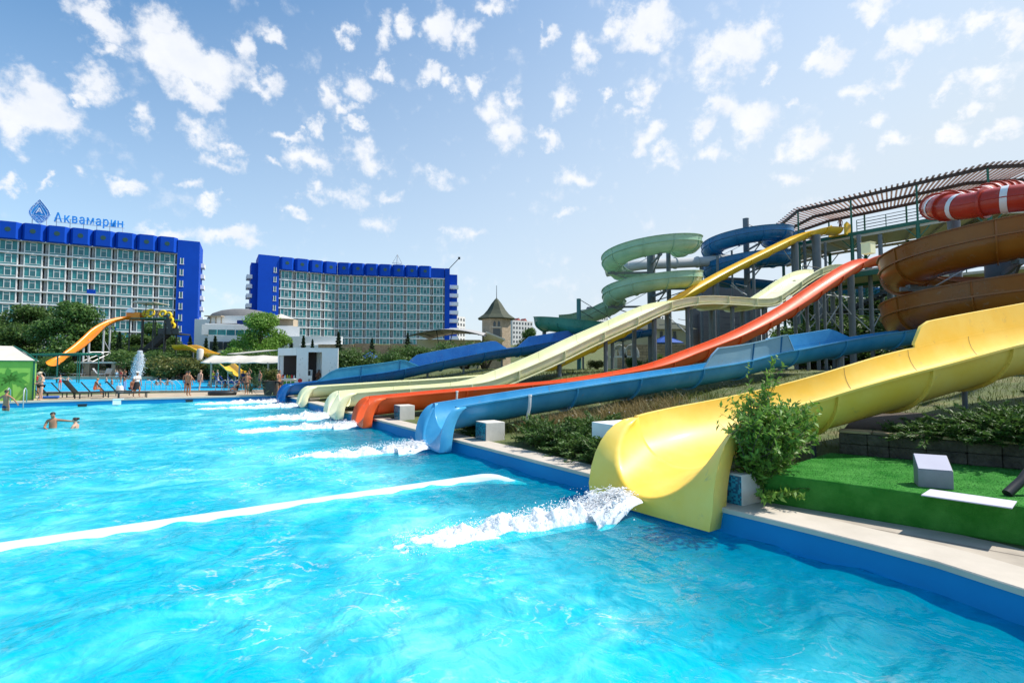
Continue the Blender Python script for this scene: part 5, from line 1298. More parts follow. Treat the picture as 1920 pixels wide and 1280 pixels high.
x0 = P(903, 640, 84).x; mb.tube([(x0-.8, 84, 1.5), (x0+.3, 84, rows[11][1][2]-.2)], .1, 6); mb.build('frame', 'dark_steel', Ta, smooth=40)
mb = MB(); q = [P(912, 621, 83), P(947, 635, 82), P(940, 640, 85), P(905, 632, 86)]; mb.add([*q, *(v-Vector((0, 0, .25)) for v in q)], [(0, 1, 2, 3), (7, 6, 5, 4), (0, 4, 5, 1), (1, 5, 6, 2)]); mb.build('side_flap', 'canvas_white', Ta)
mb = MB(); wall_box(mb, 782, 900, 88, 1, zy(637, 88), 6); tag(mb.build('terrace_building', 'cream_wall'), 'low cream building under the grey arched canopy', 'building')
Tt = thing('terrace_wall', 'rough tan stone terrace wall in front of the middle hotel', 'wall', (P(680, 688, 105).x, 105, 2))
mb = MB(); rg = random.Random(3)
for k in range(6):
    x0 = 596+k*34; mb2 = MB(); wall_box(mb2, x0, x0+32.5, 104+rg.uniform(-.4, .4), 1, zy(645+rg.uniform(-1.5, 2), 104), 1.4); mb2.build('stone_panel', 'tan_stone', Tt)
mb = MB(); wall_box(mb, 640, 800, 100, 1, zy(661, 100), 1.5); mb.build('lower_wall', 'tan_stone', Tt)
# ------------------------------------------------------------------ planting
def leaf_mesh(name, pos, nrm, size, mat, aspect=.5, parent=None, droop=None, jitter=.9, seed=1, dirs=None):
    "one kite-shaped, slightly folded leaf per point (numpy)"
    rg = np.random.RandomState(seed); n = len(pos); pos = np.asarray(pos, float); nrm = np.asarray(nrm, float)
    nrm = nrm+rg.normal(0, jitter, (n, 3)); nrm /= np.linalg.norm(nrm, axis=1)[:, None]+1e-9
    t = rg.normal(0, 1, (n, 3)) if dirs is None else np.asarray(dirs, float)+rg.normal(0, .25, (n, 3))
    if droop is not None: t[:, 2] -= droop
    if dirs is None:
        t -= nrm*(t*nrm).sum(1)[:, None]
    else:
        nrm -= (t*nrm).sum(1)[:, None]*t/((t*t).sum(1)[:, None]+1e-9)
    t /= np.linalg.norm(t, axis=1)[:, None]+1e-9; nrm /= np.linalg.norm(nrm, axis=1)[:, None]+1e-9
    b = np.cross(nrm, t); s = np.asarray(size)*(.65+.7*rg.rand(n)); s = s[:, None]
    v = np.stack([pos-t*s*.5, pos+b*s*aspect*.5+nrm*s*.08, pos+t*s*.55, pos-b*s*aspect*.5+nrm*s*.08], 1).reshape(-1, 3)
    me = bpy.data.meshes.new(name); me.vertices.add(4*n); me.vertices.foreach_set('co', v.ravel()); me.loops.add(4*n); me.loops.foreach_set('vertex_index', np.arange(4*n, dtype=np.int32))
    me.polygons.add(n); me.polygons.foreach_set('loop_start', np.arange(0, 4*n, 4, dtype=np.int32)); me.polygons.foreach_set('loop_total', np.full(n, 4, dtype=np.int32))
    me.update(calc_edges=True); me.materials.append(MATS[mat]); o = bpy.data.objects.new(name, me); col.objects.link(o)
    if parent is not None: o.parent = parent
    return o
def clump_points(clumps, n, seed, shell=.45):
    rg = np.random.RandomState(seed); P_, N_ = [], []; w = np.array([c[3]*c[4]*c[5] for c in clumps])**.67; w /= w.sum(); cnt = rg.multinomial(n, w)
    for c, k in zip(clumps, cnt):
        d = rg.normal(0, 1, (k, 3)); d /= np.linalg.norm(d, axis=1)[:, None]; r = rg.rand(k)**shell; r += rg.normal(0, .07, k)
        P_.append(np.array(c[:3])+d*r[:, None]*np.array(c[3:6])); d[:, 2] += .35; N_.append(d)
    return np.concatenate(P_), np.concatenate(N_)
def broad_tree(label, h, w, seed, mat, n, leaf, group, low=.12, trunk_h=.3):
    "prototype at the origin: tapered trunk, limbs, crown of leaf clumps with gaps"
    rg = random.Random(seed); T = thing('tree', label, 'tree', (0, 0, 0), group); cl = []
    for i in range(26):
        a = rg.random()*6.28; zz = h*(low+.1+(1-low-.1)*rg.random()**.85); f = math.sin(math.pi*min(1, max(.12, (zz/h-low)/(1-low)))**.75)
        rr = w*.5*(.25+.75*rg.random())*max(.25, f); q = h*(.07+.09*rg.random())
        cl.append((rr*math.cos(a), rr*math.sin(a), min(zz, h-q*.6), q*1.25, q*1.25, q*.85))
    for i in range(6): cl.append((rg.gauss(0, w*.12), rg.gauss(0, w*.12), h*(.35+.1*i), w*.2, w*.2, h*.09))
    p, nn_ = clump_points(cl, n, seed); p[:, 2] = np.maximum(p[:, 2], .05)
    leaf_mesh('crown', p, nn_, leaf, mat, .62, T, seed=seed)
    mb = MB(); r0 = w*.03; mb.tube([(0, 0, -.3), (rg.gauss(0, .05), 0, h*trunk_h*.5), (rg.gauss(0, .1), rg.gauss(0, .1), h*trunk_h), (rg.gauss(0, .2), rg.gauss(0, .2), h*.8)], [r0*1.3, r0, r0*.8, r0*.2], 9)
    for c in cl[:12]: mb.tube([(0, 0, h*trunk_h*(.6+.6*rg.random())), (c[0]*.5, c[1]*.5, c[2]*.8), (c[0]*.95, c[1]*.95, c[2])], [r0*.45, r0*.3, r0*.08], 6)
    mb.build('trunk', 'bark', T, local=True, smooth=True); return T
def conifer(label, h, w, seed, n=3500, mat='leaf_conifer', group='conifers beyond the pool', power=.9):
    rg = np.random.RandomState(seed); T = thing('conifer', label, 'conifer', (0, 0, 0), group); z = rg.rand(n)**1.25; lay = np.floor(z*14)/14
    r = w*.5*(1-z)**power*(.35+.65*rg.rand(n)**.5)*(.8+.35*np.sin(z*70)); a = rg.rand(n)*6.283; a = a+.25*np.sin(a*7+lay*20)
    p = np.stack([r*np.cos(a), r*np.sin(a), h*(.04+.96*z)-r*.25], 1); nr = np.stack([np.cos(a)*.4, np.sin(a)*.4, np.ones(n)], 1)
    leaf_mesh('crown', p, nr, h*.055, mat, .4, T, seed=seed, dirs=np.stack([np.cos(a), np.sin(a), -.15*np.ones(n)], 1))
    mb = MB(); mb.tube([(0, 0, -.3), (0, 0, h*.95)], [w*.05, .01], 7); mb.build('trunk', 'bark', T, local=True, smooth=True); return T
def shrub(label, w, h, seed, n, leaf, mat, name='shrub', cat='shrub', group='shrubs around the far pool', asp=.55):
    rg = random.Random(seed); T = thing(name, label, cat, (0, 0, 0), group); cl = []
    for i in range(16):
        a = rg.random()*6.28; r = w*.36*rg.random()**.6; cl.append((r*math.cos(a), r*math.sin(a), h*(.3+.42*rg.random()), w*(.14+.1*rg.random()), w*(.14+.1*rg.random()), h*(.16+.12*rg.random())))
    p, nn_ = clump_points(cl, n, seed); p[:, 2] = np.maximum(p[:, 2], .02); leaf_mesh('foliage', p, nn_, leaf, mat, asp, T, seed=seed)
    mb = MB()
    for c in cl[:8]: mb.tube([(0, 0, -.15), (c[0]*.5, c[1]*.5, c[2]*.6), (c[0], c[1], c[2])], [.035*w, .02*w, .005*w], 5)
    mb.build('stems', 'bark', T, local=True); return T
def gz(x, y):
    return land_z(x, y, False) if inland(x, y) > 0 else far_z(x, y)
def place(proto, used, px, D, label, sc=1., rz=None, dz=0):
    p = P(px, 688, D); loc = (p.x, D, gz(p.x, D)+dz); rz = random.random()*6.28 if rz is None else rz
    if proto.name not in used:
        used.add(proto.name); proto.location = loc; proto.rotation_euler = (0, 0, rz); proto.scale = (sc, sc, sc) if not isinstance(sc, tuple) else sc; proto['label'] = label; return proto
    return dup(proto, loc, rz, label, sc)
USED = set()
GT = 'trees around the far pool'
tA = broad_tree('-', 13, 13, 1, 'leaf_dark', 15000, .40, GT); tB = broad_tree('-', 12, 11, 2, 'leaf_mid', 14000, .38, GT); tC = broad_tree('-', 9, 8.5, 3, 'leaf_bright', 15000, .27, GT, low=.06)
def H(py, D, zb=None): return (zy(py, D)-(zb if zb is not None else far_z(0, D)))
for proto, px, D, ytop, lab, wf in ((tA, 52, 104, 573, 'big dark rounded tree at the left in front of the hotel', 1.1), (tB, 137, 100, 568, 'big leafy tree with pale leaf tips left of the orange slide', 1.05), (tA, -15, 110, 596, 'dark tree cut by the left edge of the photo', 1),
                          (tA, 182, 108, 622, 'lower dark tree under the orange slide', 1.2), (tB, 205, 104, 640, 'mid green tree behind the legs of the orange slide', 1.1), (tA, 262, 106, 628, 'dark tree behind the slide tower stair', 1.2), (tB, 285, 112, 606, 'green tree top showing under the orange slide platform', .9), (tA, 318, 108, 630, 'dark tree right of the orange slide tower', 1.0),
                          (tA, 345, 104, 648, 'dark tree behind the small yellow slide', 1.1), (tC, 486, 74, 589, 'bright green pointed leafy tree in front of the white restaurant', 1.0), (tC, 523, 80, 630, 'bright green lower tree right of the pointed leafy one', 1.1), (tB, 446, 82, 640, 'green tree left of the pointed leafy one', 1.0),
                          (tA, 1552, 68, 552, 'dark tree behind the slide columns, left one', 1.0), (tA, 1600, 66, 560, 'dark tree behind the slide columns beside the stair', 1.0), (tA, 1655, 64, 556, 'dark tree behind the slide columns near the amber spiral', 1.1), (tB, 1700, 60, 575, 'dark green tree mostly hidden by the amber spiral', 1.0), (tB, 994, 86, 616, 'loose olive green tree right of the stone tower', .7), (tA, 1500, 74, 585, 'dark low tree beside the grey hoarding', 1.0), (tA, 1745, 58, 560, 'dark tree behind the amber spiral column', 1.0), (tA, 1800, 58, 565, 'dark tree right of the amber spiral column', 1.0)):
    p = P(px, 688, D); base = gz(p.x, D); h = zy(ytop, D)-base; h0 = {tA: 13, tB: 12, tC: 9}[proto]; s = h/h0
    place(proto, USED, px, D, lab, (s*wf, s*wf, s))
cf = conifer('-', 6, 3.0, 5); cf2 = conifer('-', 7, 2.2, 6, power=.8)
for proto, px, D, ytop, lab in ((cf2, 568, 84, 630, 'slim dark conifer right of the bright leafy tree'), (cf2, 545, 88, 634, 'slim conifer between the leafy tree and the middle hotel'), (cf2, 585, 92, 636, 'slim conifer in front of the left end of the middle hotel'), (cf, 634, 98, 622, 'spiky conifer in front of the bend of the middle hotel'), (cf, 697, 98, 634, 'small spiky conifer before the middle hotel'), (cf, 764, 96, 624, 'pale spiky conifer near the grey canopy'),
                           (cf2, 385, 98, 634, 'slim conifer left of the white restaurant'), (cf2, 402, 96, 630, 'slim conifer in front of the restaurant wall'), (cf, 355, 104, 630, 'dark conifer beside the blue end wall of the hotel'), (cf2, 430, 92, 640, 'short conifer before the restaurant windows'), (cf2, 222, 96, 622, 'narrow dark conifer behind the orange slide legs')):
    p = P(px, 688, D); h = zy(ytop, D)-gz(p.x, D); h0 = 6 if proto is cf else 7; s = h/h0; place(proto, USED, px, D, lab, (s*.9, s*.9, s))
sA = shrub('-', 5.5, 3.6, 11, 6500, .2, 'leaf_dark'); sB = shrub('-', 5.5, 3.2, 12, 6500, .2, 'leaf_olive'); sC = shrub('-', 5, 3.6, 13, 6500, .19, 'leaf_mid')
k = 0
for proto, px, D, ytop, wf, lab in ((sC, 590, 50, 668, 1.0, 'rounded shrub right behind the white kiosk'), (sA, 663, 52, 656, 1.1, 'rounded dark shrub beyond the dark blue slide, left of the blue parasol'), (sC, 720, 56, 660, 1.2, 'green shrub right of the small blue parasol'), (sA, 770, 58, 648, 1.3, 'big dark shrub beyond the dark blue slide'), (sC, 823, 60, 652, 1.2, 'green shrub under the left of the grey canopy'), (sC, 872, 62, 642, 1.4, 'bright hedge shrub under the grey canopy'), (sC, 910, 62, 640, 1.2, 'bright hedge shrub near the stone tower'),
                               (sB, 356, 84, 664, 1.6, 'olive yellow shrub under the small yellow slide'), (sB, 395, 84, 668, 1.3, 'olive shrub behind the white awning'), (sA, 315, 90, 660, 1.5, 'dark shrub under the orange slide tower'), (sA, 262, 94, 658, 1.8, 'dark shrub behind the fountain jet'), (sC, 300, 82, 690, .8, 'low green shrub on the far pool bank'), (sB, 318, 82, 692, .8, 'low yellow green shrub on the far pool bank'), (sA, 425, 80, 668, 1.3, 'dark shrub behind the people under the awning'), (sA, 470, 70, 660, 1.3, 'dark shrub behind the middle of the awning'), (sA, 505, 66, 664, 1.1, 'dark shrub left behind the kiosk'),
                               (sA, 85, 92, 668, 1.6, 'dark shrub behind the green steel pergola'), (sC, 130, 90, 676, 1.3, 'green shrub under the low end of the orange slide'), (sA, 50, 95, 655, 1.6, 'dark shrub behind the green tent'), (sA, 240, 100, 650, 1.6, 'dark shrub behind the beige hut'),
                               (sB, 1120, 47, 672, 1.0, 'reddish dry shrub on the lawn beyond the cream slide'), (sC, 1190, 50, 668, .9, 'green shrub on the lawn near the sun pods'), (sA, 1225, 52, 664, 1.0, 'dark hedge shrub between the columns'), (sA, 1270, 52, 664, .9, 'dark hedge shrub under the blue parasol'), (sA, 1580, 52, 600, 1.4, 'dark shrub among the tower columns'), (sA, 1640, 50, 604, 1.4, 'dark shrub under the tower stair'), (sA, 1520, 54, 606, 1.3, 'dark shrub at the foot of the thick column'), (sA, 1700, 46, 606, 1.2, 'dark shrub below the amber spiral'), (sA, 1760, 44, 600, 1.5, 'dark shrub behind the front yellow slide, left one'), (sA, 1850, 42, 600, 1.5, 'dark shrub behind the front yellow slide, right one')):
    p = P(px, 688, D); h = zy(ytop, D)-gz(p.x, D); h0 = {sA: 3.6, sB: 3.2, sC: 3.6}[proto]; s = h/h0*1.12; place(proto, USED, px, D, lab, (s*wf, s*wf, s))
# flowering strip of low shrubs under the cream slide
# ---- junipers
def juniper(seed, w=1.5, h=.75, nb=150):
    rg = random.Random(seed); T = thing('juniper', '-', 'juniper', (0, 0, 0)); pos = []; nr = []; dr = []; mb = MB()
    for i in range(nb):
        a = rg.random()*6.283; L_ = w*.5*(.4+.65*rg.random()); e = .12+.75*rg.random()**1.1
        p0 = Vector((rg.gauss(0, .1*w), rg.gauss(0, .1*w), .06)); d = Vector((math.cos(a)*math.cos(e), math.sin(a)*math.cos(e), math.sin(e)*h/w*1.9)); pts = []
        for k in range(9):
            f = k/8; q = p0+d*(L_*f)+Vector((0, 0, .10*f-.26*f*f*L_))+Vector((rg.gauss(0, .012), rg.gauss(0, .012), 0)); pts.append(q)
        mb.tube(pts[::2], [.011, .009, .007, .005, .003], 4)
        for k in range(1, 9):
            t = (pts[k]-pts[k-1]).normalized(); sd = t.cross(Vector((0, 0, 1))).normalized()
            for m_ in range(14):
                f = rg.random(); s_ = rg.choice((-1, 1)); q = pts[k-1].lerp(pts[k], f); u = (t*.8+sd*s_*(.35+.5*rg.random())+Vector((0, 0, rg.gauss(.05, .25)))).normalized(); l = .05+.05*rg.random()
                pos.append(q+u*l*.6); nr.append((rg.gauss(0, .4), rg.gauss(0, .4), 1)); dr.append(u)
    leaf_mesh('foliage', pos, nr, .078, 'leaf_juniper', .24, T, seed=seed, dirs=dr, jitter=.5)
    mb.build('branches', 'bark', T, local=True); return T
jun = [juniper(41), juniper(42, 1.4, .9), juniper(43, 1.7, .6)]
jused = set()
def put_jun(i, p, sc, label, group):
    pr = jun[i % 3]; rz = random.random()*6.28
    if i % 3 not in jused: jused.add(i % 3); pr.location = p; pr.rotation_euler = (0, 0, rz); pr.scale = (sc, sc, sc); pr['label'] = label; pr['group'] = group; return
    dup(pr, p, rz, label, sc, group)
def on(s, d, dz=0):
    q = EDGE0+EU*s+IN*d; return (q.x, q.y, land_z(q.x, q.y, False)+dz)
g1_ = 'junipers between the blue and the yellow slides'
NEARJ = [(2.3, 1.3), (3.3, 1.25), (4.3, 1.35), (5.2, 1.5), (3.0, 2.3), (4.2, 2.5), (5.4, 2.6), (6.2, 1.6)]
nl_ = ['at the yellow spout', 'second along the coping from the yellow spout', 'third along the coping from the yellow spout', 'fourth along the coping from the yellow spout', 'behind the one at the yellow spout', 'in the middle of the bed behind the coping', 'near the blue slide', 'by the concrete block of the blue spout']
for i, ((s, d), l) in enumerate(zip(NEARJ, nl_)): put_jun(i, on(s, d, -.05), min(1.30+.14*math.sin(i*2.3), max(.45, (min(math.hypot(q.x-on(s, d)[0], q.y-on(s, d)[1]) for q in S_YEL+[v3(YL)])-1.0)/.8)), 'spreading green juniper '+l, g1_)
put_jun(1, on(9.6, 1.5, -.05), .8, 'small juniper beside the red spout block', g1_); put_jun(2, on(8.9, 1.1, -.05), .62, 'low juniper sprig leaning over the coping by the blue spout', g1_)
# ---- turf platform, stone wall, its junipers
mb = MB(); poly = [(3.85, 7.95), (6.1, 5.85), (7.4, 3.9), (11, 5.2), (8.3, 7.95), (6.0, 9.75)]
mb.prism([(x, y, DECK-.02) for x, y in poly], (0, 0, .46)); tag(mb.build('turf_platform', 'turf', bevel=.03), 'low platform covered in bright green artificial turf', 'platform')
TOPZ = DECK+.44
blades = np.random.RandomState(5)
mb = MB(); Tw = thing('retaining_wall', 'low rough dark stone retaining wall behind the turf platform', 'wall', (6.3, 9.55, TOPZ))
w0 = Vector((6.15, 9.72, 0)); w1 = Vector((8.5, 7.9, 0)); w2 = Vector((11.3, 5.2, 0))
rg = random.Random(9)
for a, b in ((w0, w1), (w1, w2)):
    d = (b-a).normalized(); n = Vector((-d.y, d.x, 0)); x = 0; L_ = (b-a).length; n = n if n.y > 0 else -n
    while x < L_-.05:
        l = min(L_-x, rg.uniform(.3, .6)); 
        for zz, hh in ((TOPZ-.02, .2), (TOPZ+.18, .2)):
            m2 = a+d*(x+l/2)+n*(.17+rg.uniform(-.012, .012)); mb.box((m2.x, m2.y, zz+hh/2), (l-.006, .34+rg.uniform(-.03, .03), hh-.004), math.atan2(d.y, d.x)+rg.uniform(-.02, .02))
        x += l
mb.build('stonework', 'dark_stone', Tw, bevel=.02)
mb = MB()
for a, b in ((w0, w1), (w1, w2)):
    d = (b-a).normalized(); n = Vector((-d.y, d.x, 0)); n = n if n.y > 0 else -n; x = 0; L_ = (b-a).length
    while x < L_-.05:
        l = min(L_-x, rg.uniform(.3, .55)); m2 = a+d*(x+l/2)+n*.17; mb.box((m2.x, m2.y, TOPZ+.405), (l-.012, .4+rg.uniform(-.03, .03), .045), math.atan2(d.y, d.x)); x += l
mb.build('cap_stones', 'tan_stone', Tw, bevel=.01)
mb = MB(); rows = []
for i in range(14):
    k = i/13; a = w0.lerp(w1, k*2) if k < .5 else w1.lerp(w2, (k-.5)*2); n = Vector((.62, .78, 0))
    rows.append([(a.x+n.x*d, a.y+n.y*d, max(TOPZ+.38 if d < .6 else 0, TOPZ+.34+.035*d if d < 4 else land_z(a.x+n.x*d, a.y+n.y*d, False)-.1)) for d in (.30, 1.0, 1.8, 2.8, 3.8, 5.5)])
mb.grid(rows); tag(mb.build('planting_bed', 'soil', smooth=True), kind='structure')
g2_ = 'junipers above the stone retaining wall'
k = 0; names2 = ['at the left end of the wall', 'second from the left end of the wall', 'above the middle of the wall', 'above the grey box', 'right of the grey box', 'hanging over the wall at the right', 'at the right edge of the photo', 'beyond the dark hose', 'at the far right end of the wall']
for row, (off, dz) in enumerate(((.36, .0), (1.0, .05), (1.8, .1), (2.6, .2))):
    for i in range(9):
        f = (i+.35*row+.5)/9.2; a = w0.lerp(w1, f*2) if f < .5 else w1.lerp(w2, min(1, (f-.5)*2)); p = a+Vector((.62, .78, 0))*off
        dd_s = 9
        dd_s = min(math.hypot(q.x-p.x, q.y-p.y) for q in S_YEL)
        if dd_s < .98: continue
        put_jun(k+i, (p.x, p.y, TOPZ+.33+dz-.03), .98+.2*math.sin(k*1.7+i) if False else min(1.22+.18*math.sin(k*1.7+i), max(.55, (dd_s-.72)/.75)), 'feathery green juniper '+names2[i]+['', ', second row', ', third row', ', back row'][row], g2_); 
    k += 1
# things on the platform
bl = G(1722, 912, TOPZ); brr = G(1789, 918, TOPZ); d = (brr-bl).normalized(); n = Vector((-d.y, d.x, 0)); wd = (brr-bl).length
T = thing('utility_box', 'small grey sloping-topped utility box on the green turf', 'utility box', bl)
up = Vector((0, 0, 1)); hf, hb, dp = .235, .40, .30
f0, f1, b0, b1 = bl, brr, bl+n*dp, brr+n*dp
mb = MB(); mb.add([f0, f1, b1, b0, f0+up*hf, f1+up*hf, b1+up*hb, b0+up*hb], [(0, 1, 5, 4), (1, 2, 6, 5), (2, 3, 7, 6), (3, 0, 4, 7), (4, 5, 6, 7), (3, 2, 1, 0)]); mb.build('body', 'box_grey', T, bevel=.006)
c = [f0+up*hf, f1+up*hf, b1+up*hb, b0+up*hb]; cc_ = sum(c, Vector())/4; nrm = (c[1]-c[0]).cross(c[3]-c[0]).normalized(); mb = MB(); mb.prism([cc_+(q-cc_)*.95+nrm*.003 for q in c], nrm*.006); mb.build('lid', 'mat_lilac', T)
q = [G(1727, 929, TOPZ+.004), G(1898, 954, TOPZ+.004), G(1907, 941, TOPZ+.004), G(1744, 918, TOPZ+.004)]
mb = MB(); mb.prism(q, (0, 0, .014)); tag(mb.build('mat', 'mat_lilac', bevel=.004), 'long pale lilac mat lying at the front of the turf', 'mat')
a = G(1888, 925, TOPZ+.03); mb = MB(); mb.tube([a, a+Vector((.25, .05, .16)), a+Vector((.5, .08, .42)), a+Vector((.9, .12, .6))], .055, 10); tag(mb.build('hose', 'rubber_dark', smooth=40), 'thick dark hose at the right edge of the turf platform', 'hose')

# ---- leafy bush by the yellow spout
bp_ = G(1414, 936, DECK); Tb = thing('bush', 'tall loose leafy bush growing over the side of the yellow slide', 'bush', bp_)
rg = random.Random(77); pos = []; nr = []; dr = []; mb = MB()
dv_ = Vector((-.553, .833, 0)); rt = Vector((.83, -.55, 0))
def stem(p0, d, L_, bend, nleaf, r0=.012):
    pts = []; p = Vector(p0); d = Vector(d).normalized(); n_ = 12
    for k in range(n_+1):
        pts.append(p.copy()); p = p+d*(L_/n_); d = (d+bend/n_+Vector((rg.gauss(0, .05), rg.gauss(0, .05), rg.gauss(0, .03)))).normalized()
    mb.tube(pts[::2], [r0*(1-.12*k) for k in range(len(pts[::2]))], 5)
    for k in range(nleaf):
        f = (k+rg.random())/nleaf; f = .12+.88*f; i = min(n_-1, int(f*n_)); q = pts[i].lerp(pts[i+1], f*n_-i); t = (pts[i+1]-pts[i]).normalized()
        sd = t.cross(Vector((rg.gauss(0, 1), rg.gauss(0, 1), rg.gauss(0, 1)))).normalized(); u = (t*.55+sd+Vector((0, 0, .1))).normalized(); pos.append(q+u*.035); nr.append((rg.gauss(0, .3)-.2, rg.gauss(0, .3)-.3, 1)); dr.append(u)
    return pts
def outward():
    while True:
        a = rg.random()*6.28
        if math.cos(a)*rt.x+math.sin(a)*rt.y > -.25: return a
for i in range(64):
    a = outward(); sp_ = rg.random(); b0 = bp_+Vector((rg.gauss(0, .07), rg.gauss(0, .07), 0)); L_ = 1.0+.75*rg.random()*(1-.3*sp_)
    d = Vector((math.cos(a)*.36*sp_, math.sin(a)*.36*sp_, 1))+rt*.05; pts = stem(b0, d, L_, Vector((math.cos(a)*.36, math.sin(a)*.36, -.3*sp_)), 40)
    for j in range(5):
        q = pts[rg.randint(3, 11)]; a2 = rg.random()*6.28; stem(q, (math.cos(a2), math.sin(a2), .55), .28+.3*rg.random(), Vector((0, 0, .1)), 18, .006)
for i in range(7):      # long whips above
    a = outward(); stem(bp_+Vector((0, 0, .6)), (math.cos(a)*.16+.03, math.sin(a)*.16, 1), 1.35+.4*rg.random(), Vector((math.cos(a)*.2, math.sin(a)*.2, 0)), 34, .008)
for i in range(26):      # low skirt in front
    a = rg.uniform(-2.2, .3); stem(bp_+Vector((.1, -.05, .03)), (math.cos(a), math.sin(a), .55), .5+.35*rg.random(), Vector((0, 0, -.6)), 26, .006)
for i in range(16):      # reaching right over the turf
    stem(bp_+Vector((0, 0, .3+.6*rg.random())), (rt.x+rg.gauss(0, .3), rt.y+rg.gauss(0, .3)+.5, .55), .75+.35*rg.random(), Vector((0, 0, -.35)), 34, .007)
ok = []
for i, p in enumerate(pos):
    j = int(np.argmin([(q.x-p.x)**2+(q.y-p.y)**2 for q in S_YEL[:70]])); q = S_YEL[j]
    if (p-bp_).dot(rt) < -.42+.25*rg.random(): continue
    if not (math.hypot(q.x-p.x, q.y-p.y) < 1.0 and p.z < q.z+.06) and not (p-v3(YL)).length < 1.15: ok.append(i)
leaf_mesh('foliage', [Vector(pos[i])-bp_ for i in ok], [nr[i] for i in ok], .098, 'leaf_bright', .40, Tb, seed=3, dirs=[dr[i] for i in ok], jitter=.5); mb.build('stems', 'bark', Tb)
# ---- grasses
def blades_mesh(name, pts, hts, mat, seed, lean=.4, wid=.006, kind='stuff'):
    rg = np.random.RandomState(seed); n = len(pts); p = np.asarray(pts, float); h = np.asarray(hts)[:, None]; a = rg.rand(n)*6.283; s = np.stack([np.cos(a), np.sin(a), np.zeros(n)], 1)*wid*(.6+.8*rg.rand(n)[:, None])*(1+h*2); l = rg.normal(0, lean, (n, 3)); l[:, 2] = 0
    mid = p+np.array([0, 0, .6])*h+l*h*.35; top = p+np.array([0, 0, 1.])*h+l*h
    v = np.stack([p-s, p+s, mid+s*.7, mid-s*.7, top], 1).reshape(-1, 3); me = bpy.data.meshes.new(name); me.vertices.add(5*n); me.vertices.foreach_set('co', v.ravel())
    idx_ = np.arange(n)[:, None]*5+np.array([0, 1, 2, 3, 3, 2, 4])[None]; me.loops.add(7*n); me.loops.foreach_set('vertex_index', idx_.ravel().astype(np.int32)); me.polygons.add(2*n)
    ls_ = np.stack([np.arange(n)*7, np.arange(n)*7+4], 1).ravel(); me.polygons.foreach_set('loop_start', ls_.astype(np.int32)); me.polygons.foreach_set('loop_total', np.tile([4, 3], n).astype(np.int32)); me.update(calc_edges=True)
    me.materials.append(MATS[mat]); o = bpy.data.objects.new(name, me); col.objects.link(o); tag(o, kind=kind); return o
rs = np.random.RandomState(8)
def scatter(n, s0, s1, d0, d1, keep=lambda x, y: True, hmin=.05, hmax=.12, clump=0):
    pts = []; hs = []
    while len(pts) < n:
        s = rs.uniform(s0, s1); d = rs.uniform(d0, d1); q = EDGE0+EU*s+IN*d; x, y = q.x, q.y
        if clump and mn.noise(Vector((x*clump, y*clump, 3.3))) < rs.uniform(-.25, .35): continue
        if not keep(x, y): continue
        z = land_z(x, y)-.02
        pts.append((x, y, z)); hs.append(rs.uniform(hmin, hmax))
    return pts, hs
p_, h_ = scatter(30000, -7, 18, 3.0, 16, lambda x, y: y < 32, .05, .15); blades_mesh('lawn_grass', p_, h_, 'green_grass', 1)
p_, h_ = scatter(9000, 10, 38, 8, 24, lambda x, y: True, .08, .2); blades_mesh('rough_grass', p_, h_, 'green_grass', 2, wid=.012)
p_, h_ = scatter(9000, 2.0, 8.5, 2.0, 8, lambda x, y: True, .18, .5, 1.3); blades_mesh('dry_grass', p_, h_, 'dry_grass', 3, .5, .005)
p_, h_ = scatter(5000, 3.0, 12, 1.0, 9, lambda x, y: True, .12, .36, .9); blades_mesh('tall_grass', p_, h_, 'green_grass', 4, .5, .006)
p_, h_ = scatter(260, 0, 8, 3, 10, lambda x, y: True, .25, .45, 1.1); leaf_mesh('wild_flowers', [(a, b, c+h) for (a, b, c), h in zip(p_, h_)], [(0, 0, 1)]*len(p_), .035, 'flower_white', .9, None, seed=6)['kind'] = 'stuff'
# turf pile: short stiff blades over the platform
def inpoly(x, y, P_):
    c = False; j = len(P_)-1
    for i in range(len(P_)):
        if (P_[i][1] > y) != (P_[j][1] > y) and x < (P_[j][0]-P_[i][0])*(y-P_[i][1])/(P_[j][1]-P_[i][1])+P_[i][0]: c = not c
        j = i
    return c
pts = []
while len(pts) < 26000:
    x, y = rs.uniform(3.8, 9.5), rs.uniform(4.5, 9.8)
    if inpoly(x, y, poly): pts.append((x, y, TOPZ-.003))
M('turf_blade', (.02, .19, .018), (.13, .42, .09), scale=2.2, rough=.7, detail=8)
blades_mesh('turf_pile', pts, rs.uniform(.008, .018, len(pts)), 'turf_blade', 5, .6, .003)
# yucca clump in a planter near the kiosk
c = G(488, 741, DECK); Ty = thing('yucca', 'spiky grey green yucca clump at the corner of the far deck', 'yucca', c); mb = MB(); rg = random.Random(21)
for k in range(5):
    b = c+Vector((rg.uniform(-.8, .8), rg.uniform(-.2, .6), rg.uniform(.2, .8)))
    for i in range(46):
        a = rg.random()*6.28; e = rg.uniform(-.25, 1.35); L_ = rg.uniform(.6, 1.0); u = Vector((math.cos(a)*math.cos(e), math.sin(a)*math.cos(e), math.sin(e))); s_ = Vector((-math.sin(a), math.cos(a), 0))*.028
        m_ = b+u*L_*.55; t_ = b+u*L_+Vector((0, 0, -.22*L_*math.cos(e))); mb.add([b-s_*.6, b+s_*.6, m_+s_, m_-s_, t_], [(0, 1, 2, 3), (3, 2, 4)])
mb.build('leaves', 'leaf_yucca', Ty, fixn=False)
p = G(511, 740, DECK); mb = MB(); mb.lathe([(.55, 0), (.75, 1.0), (.78, 1.05), (.70, 1.06), (.66, .95)], (p.x, p.y, DECK), 14); tag(mb.build('planter', 'planter_brown', smooth=40), 'dark brown round planter beside the yucca', 'planter')
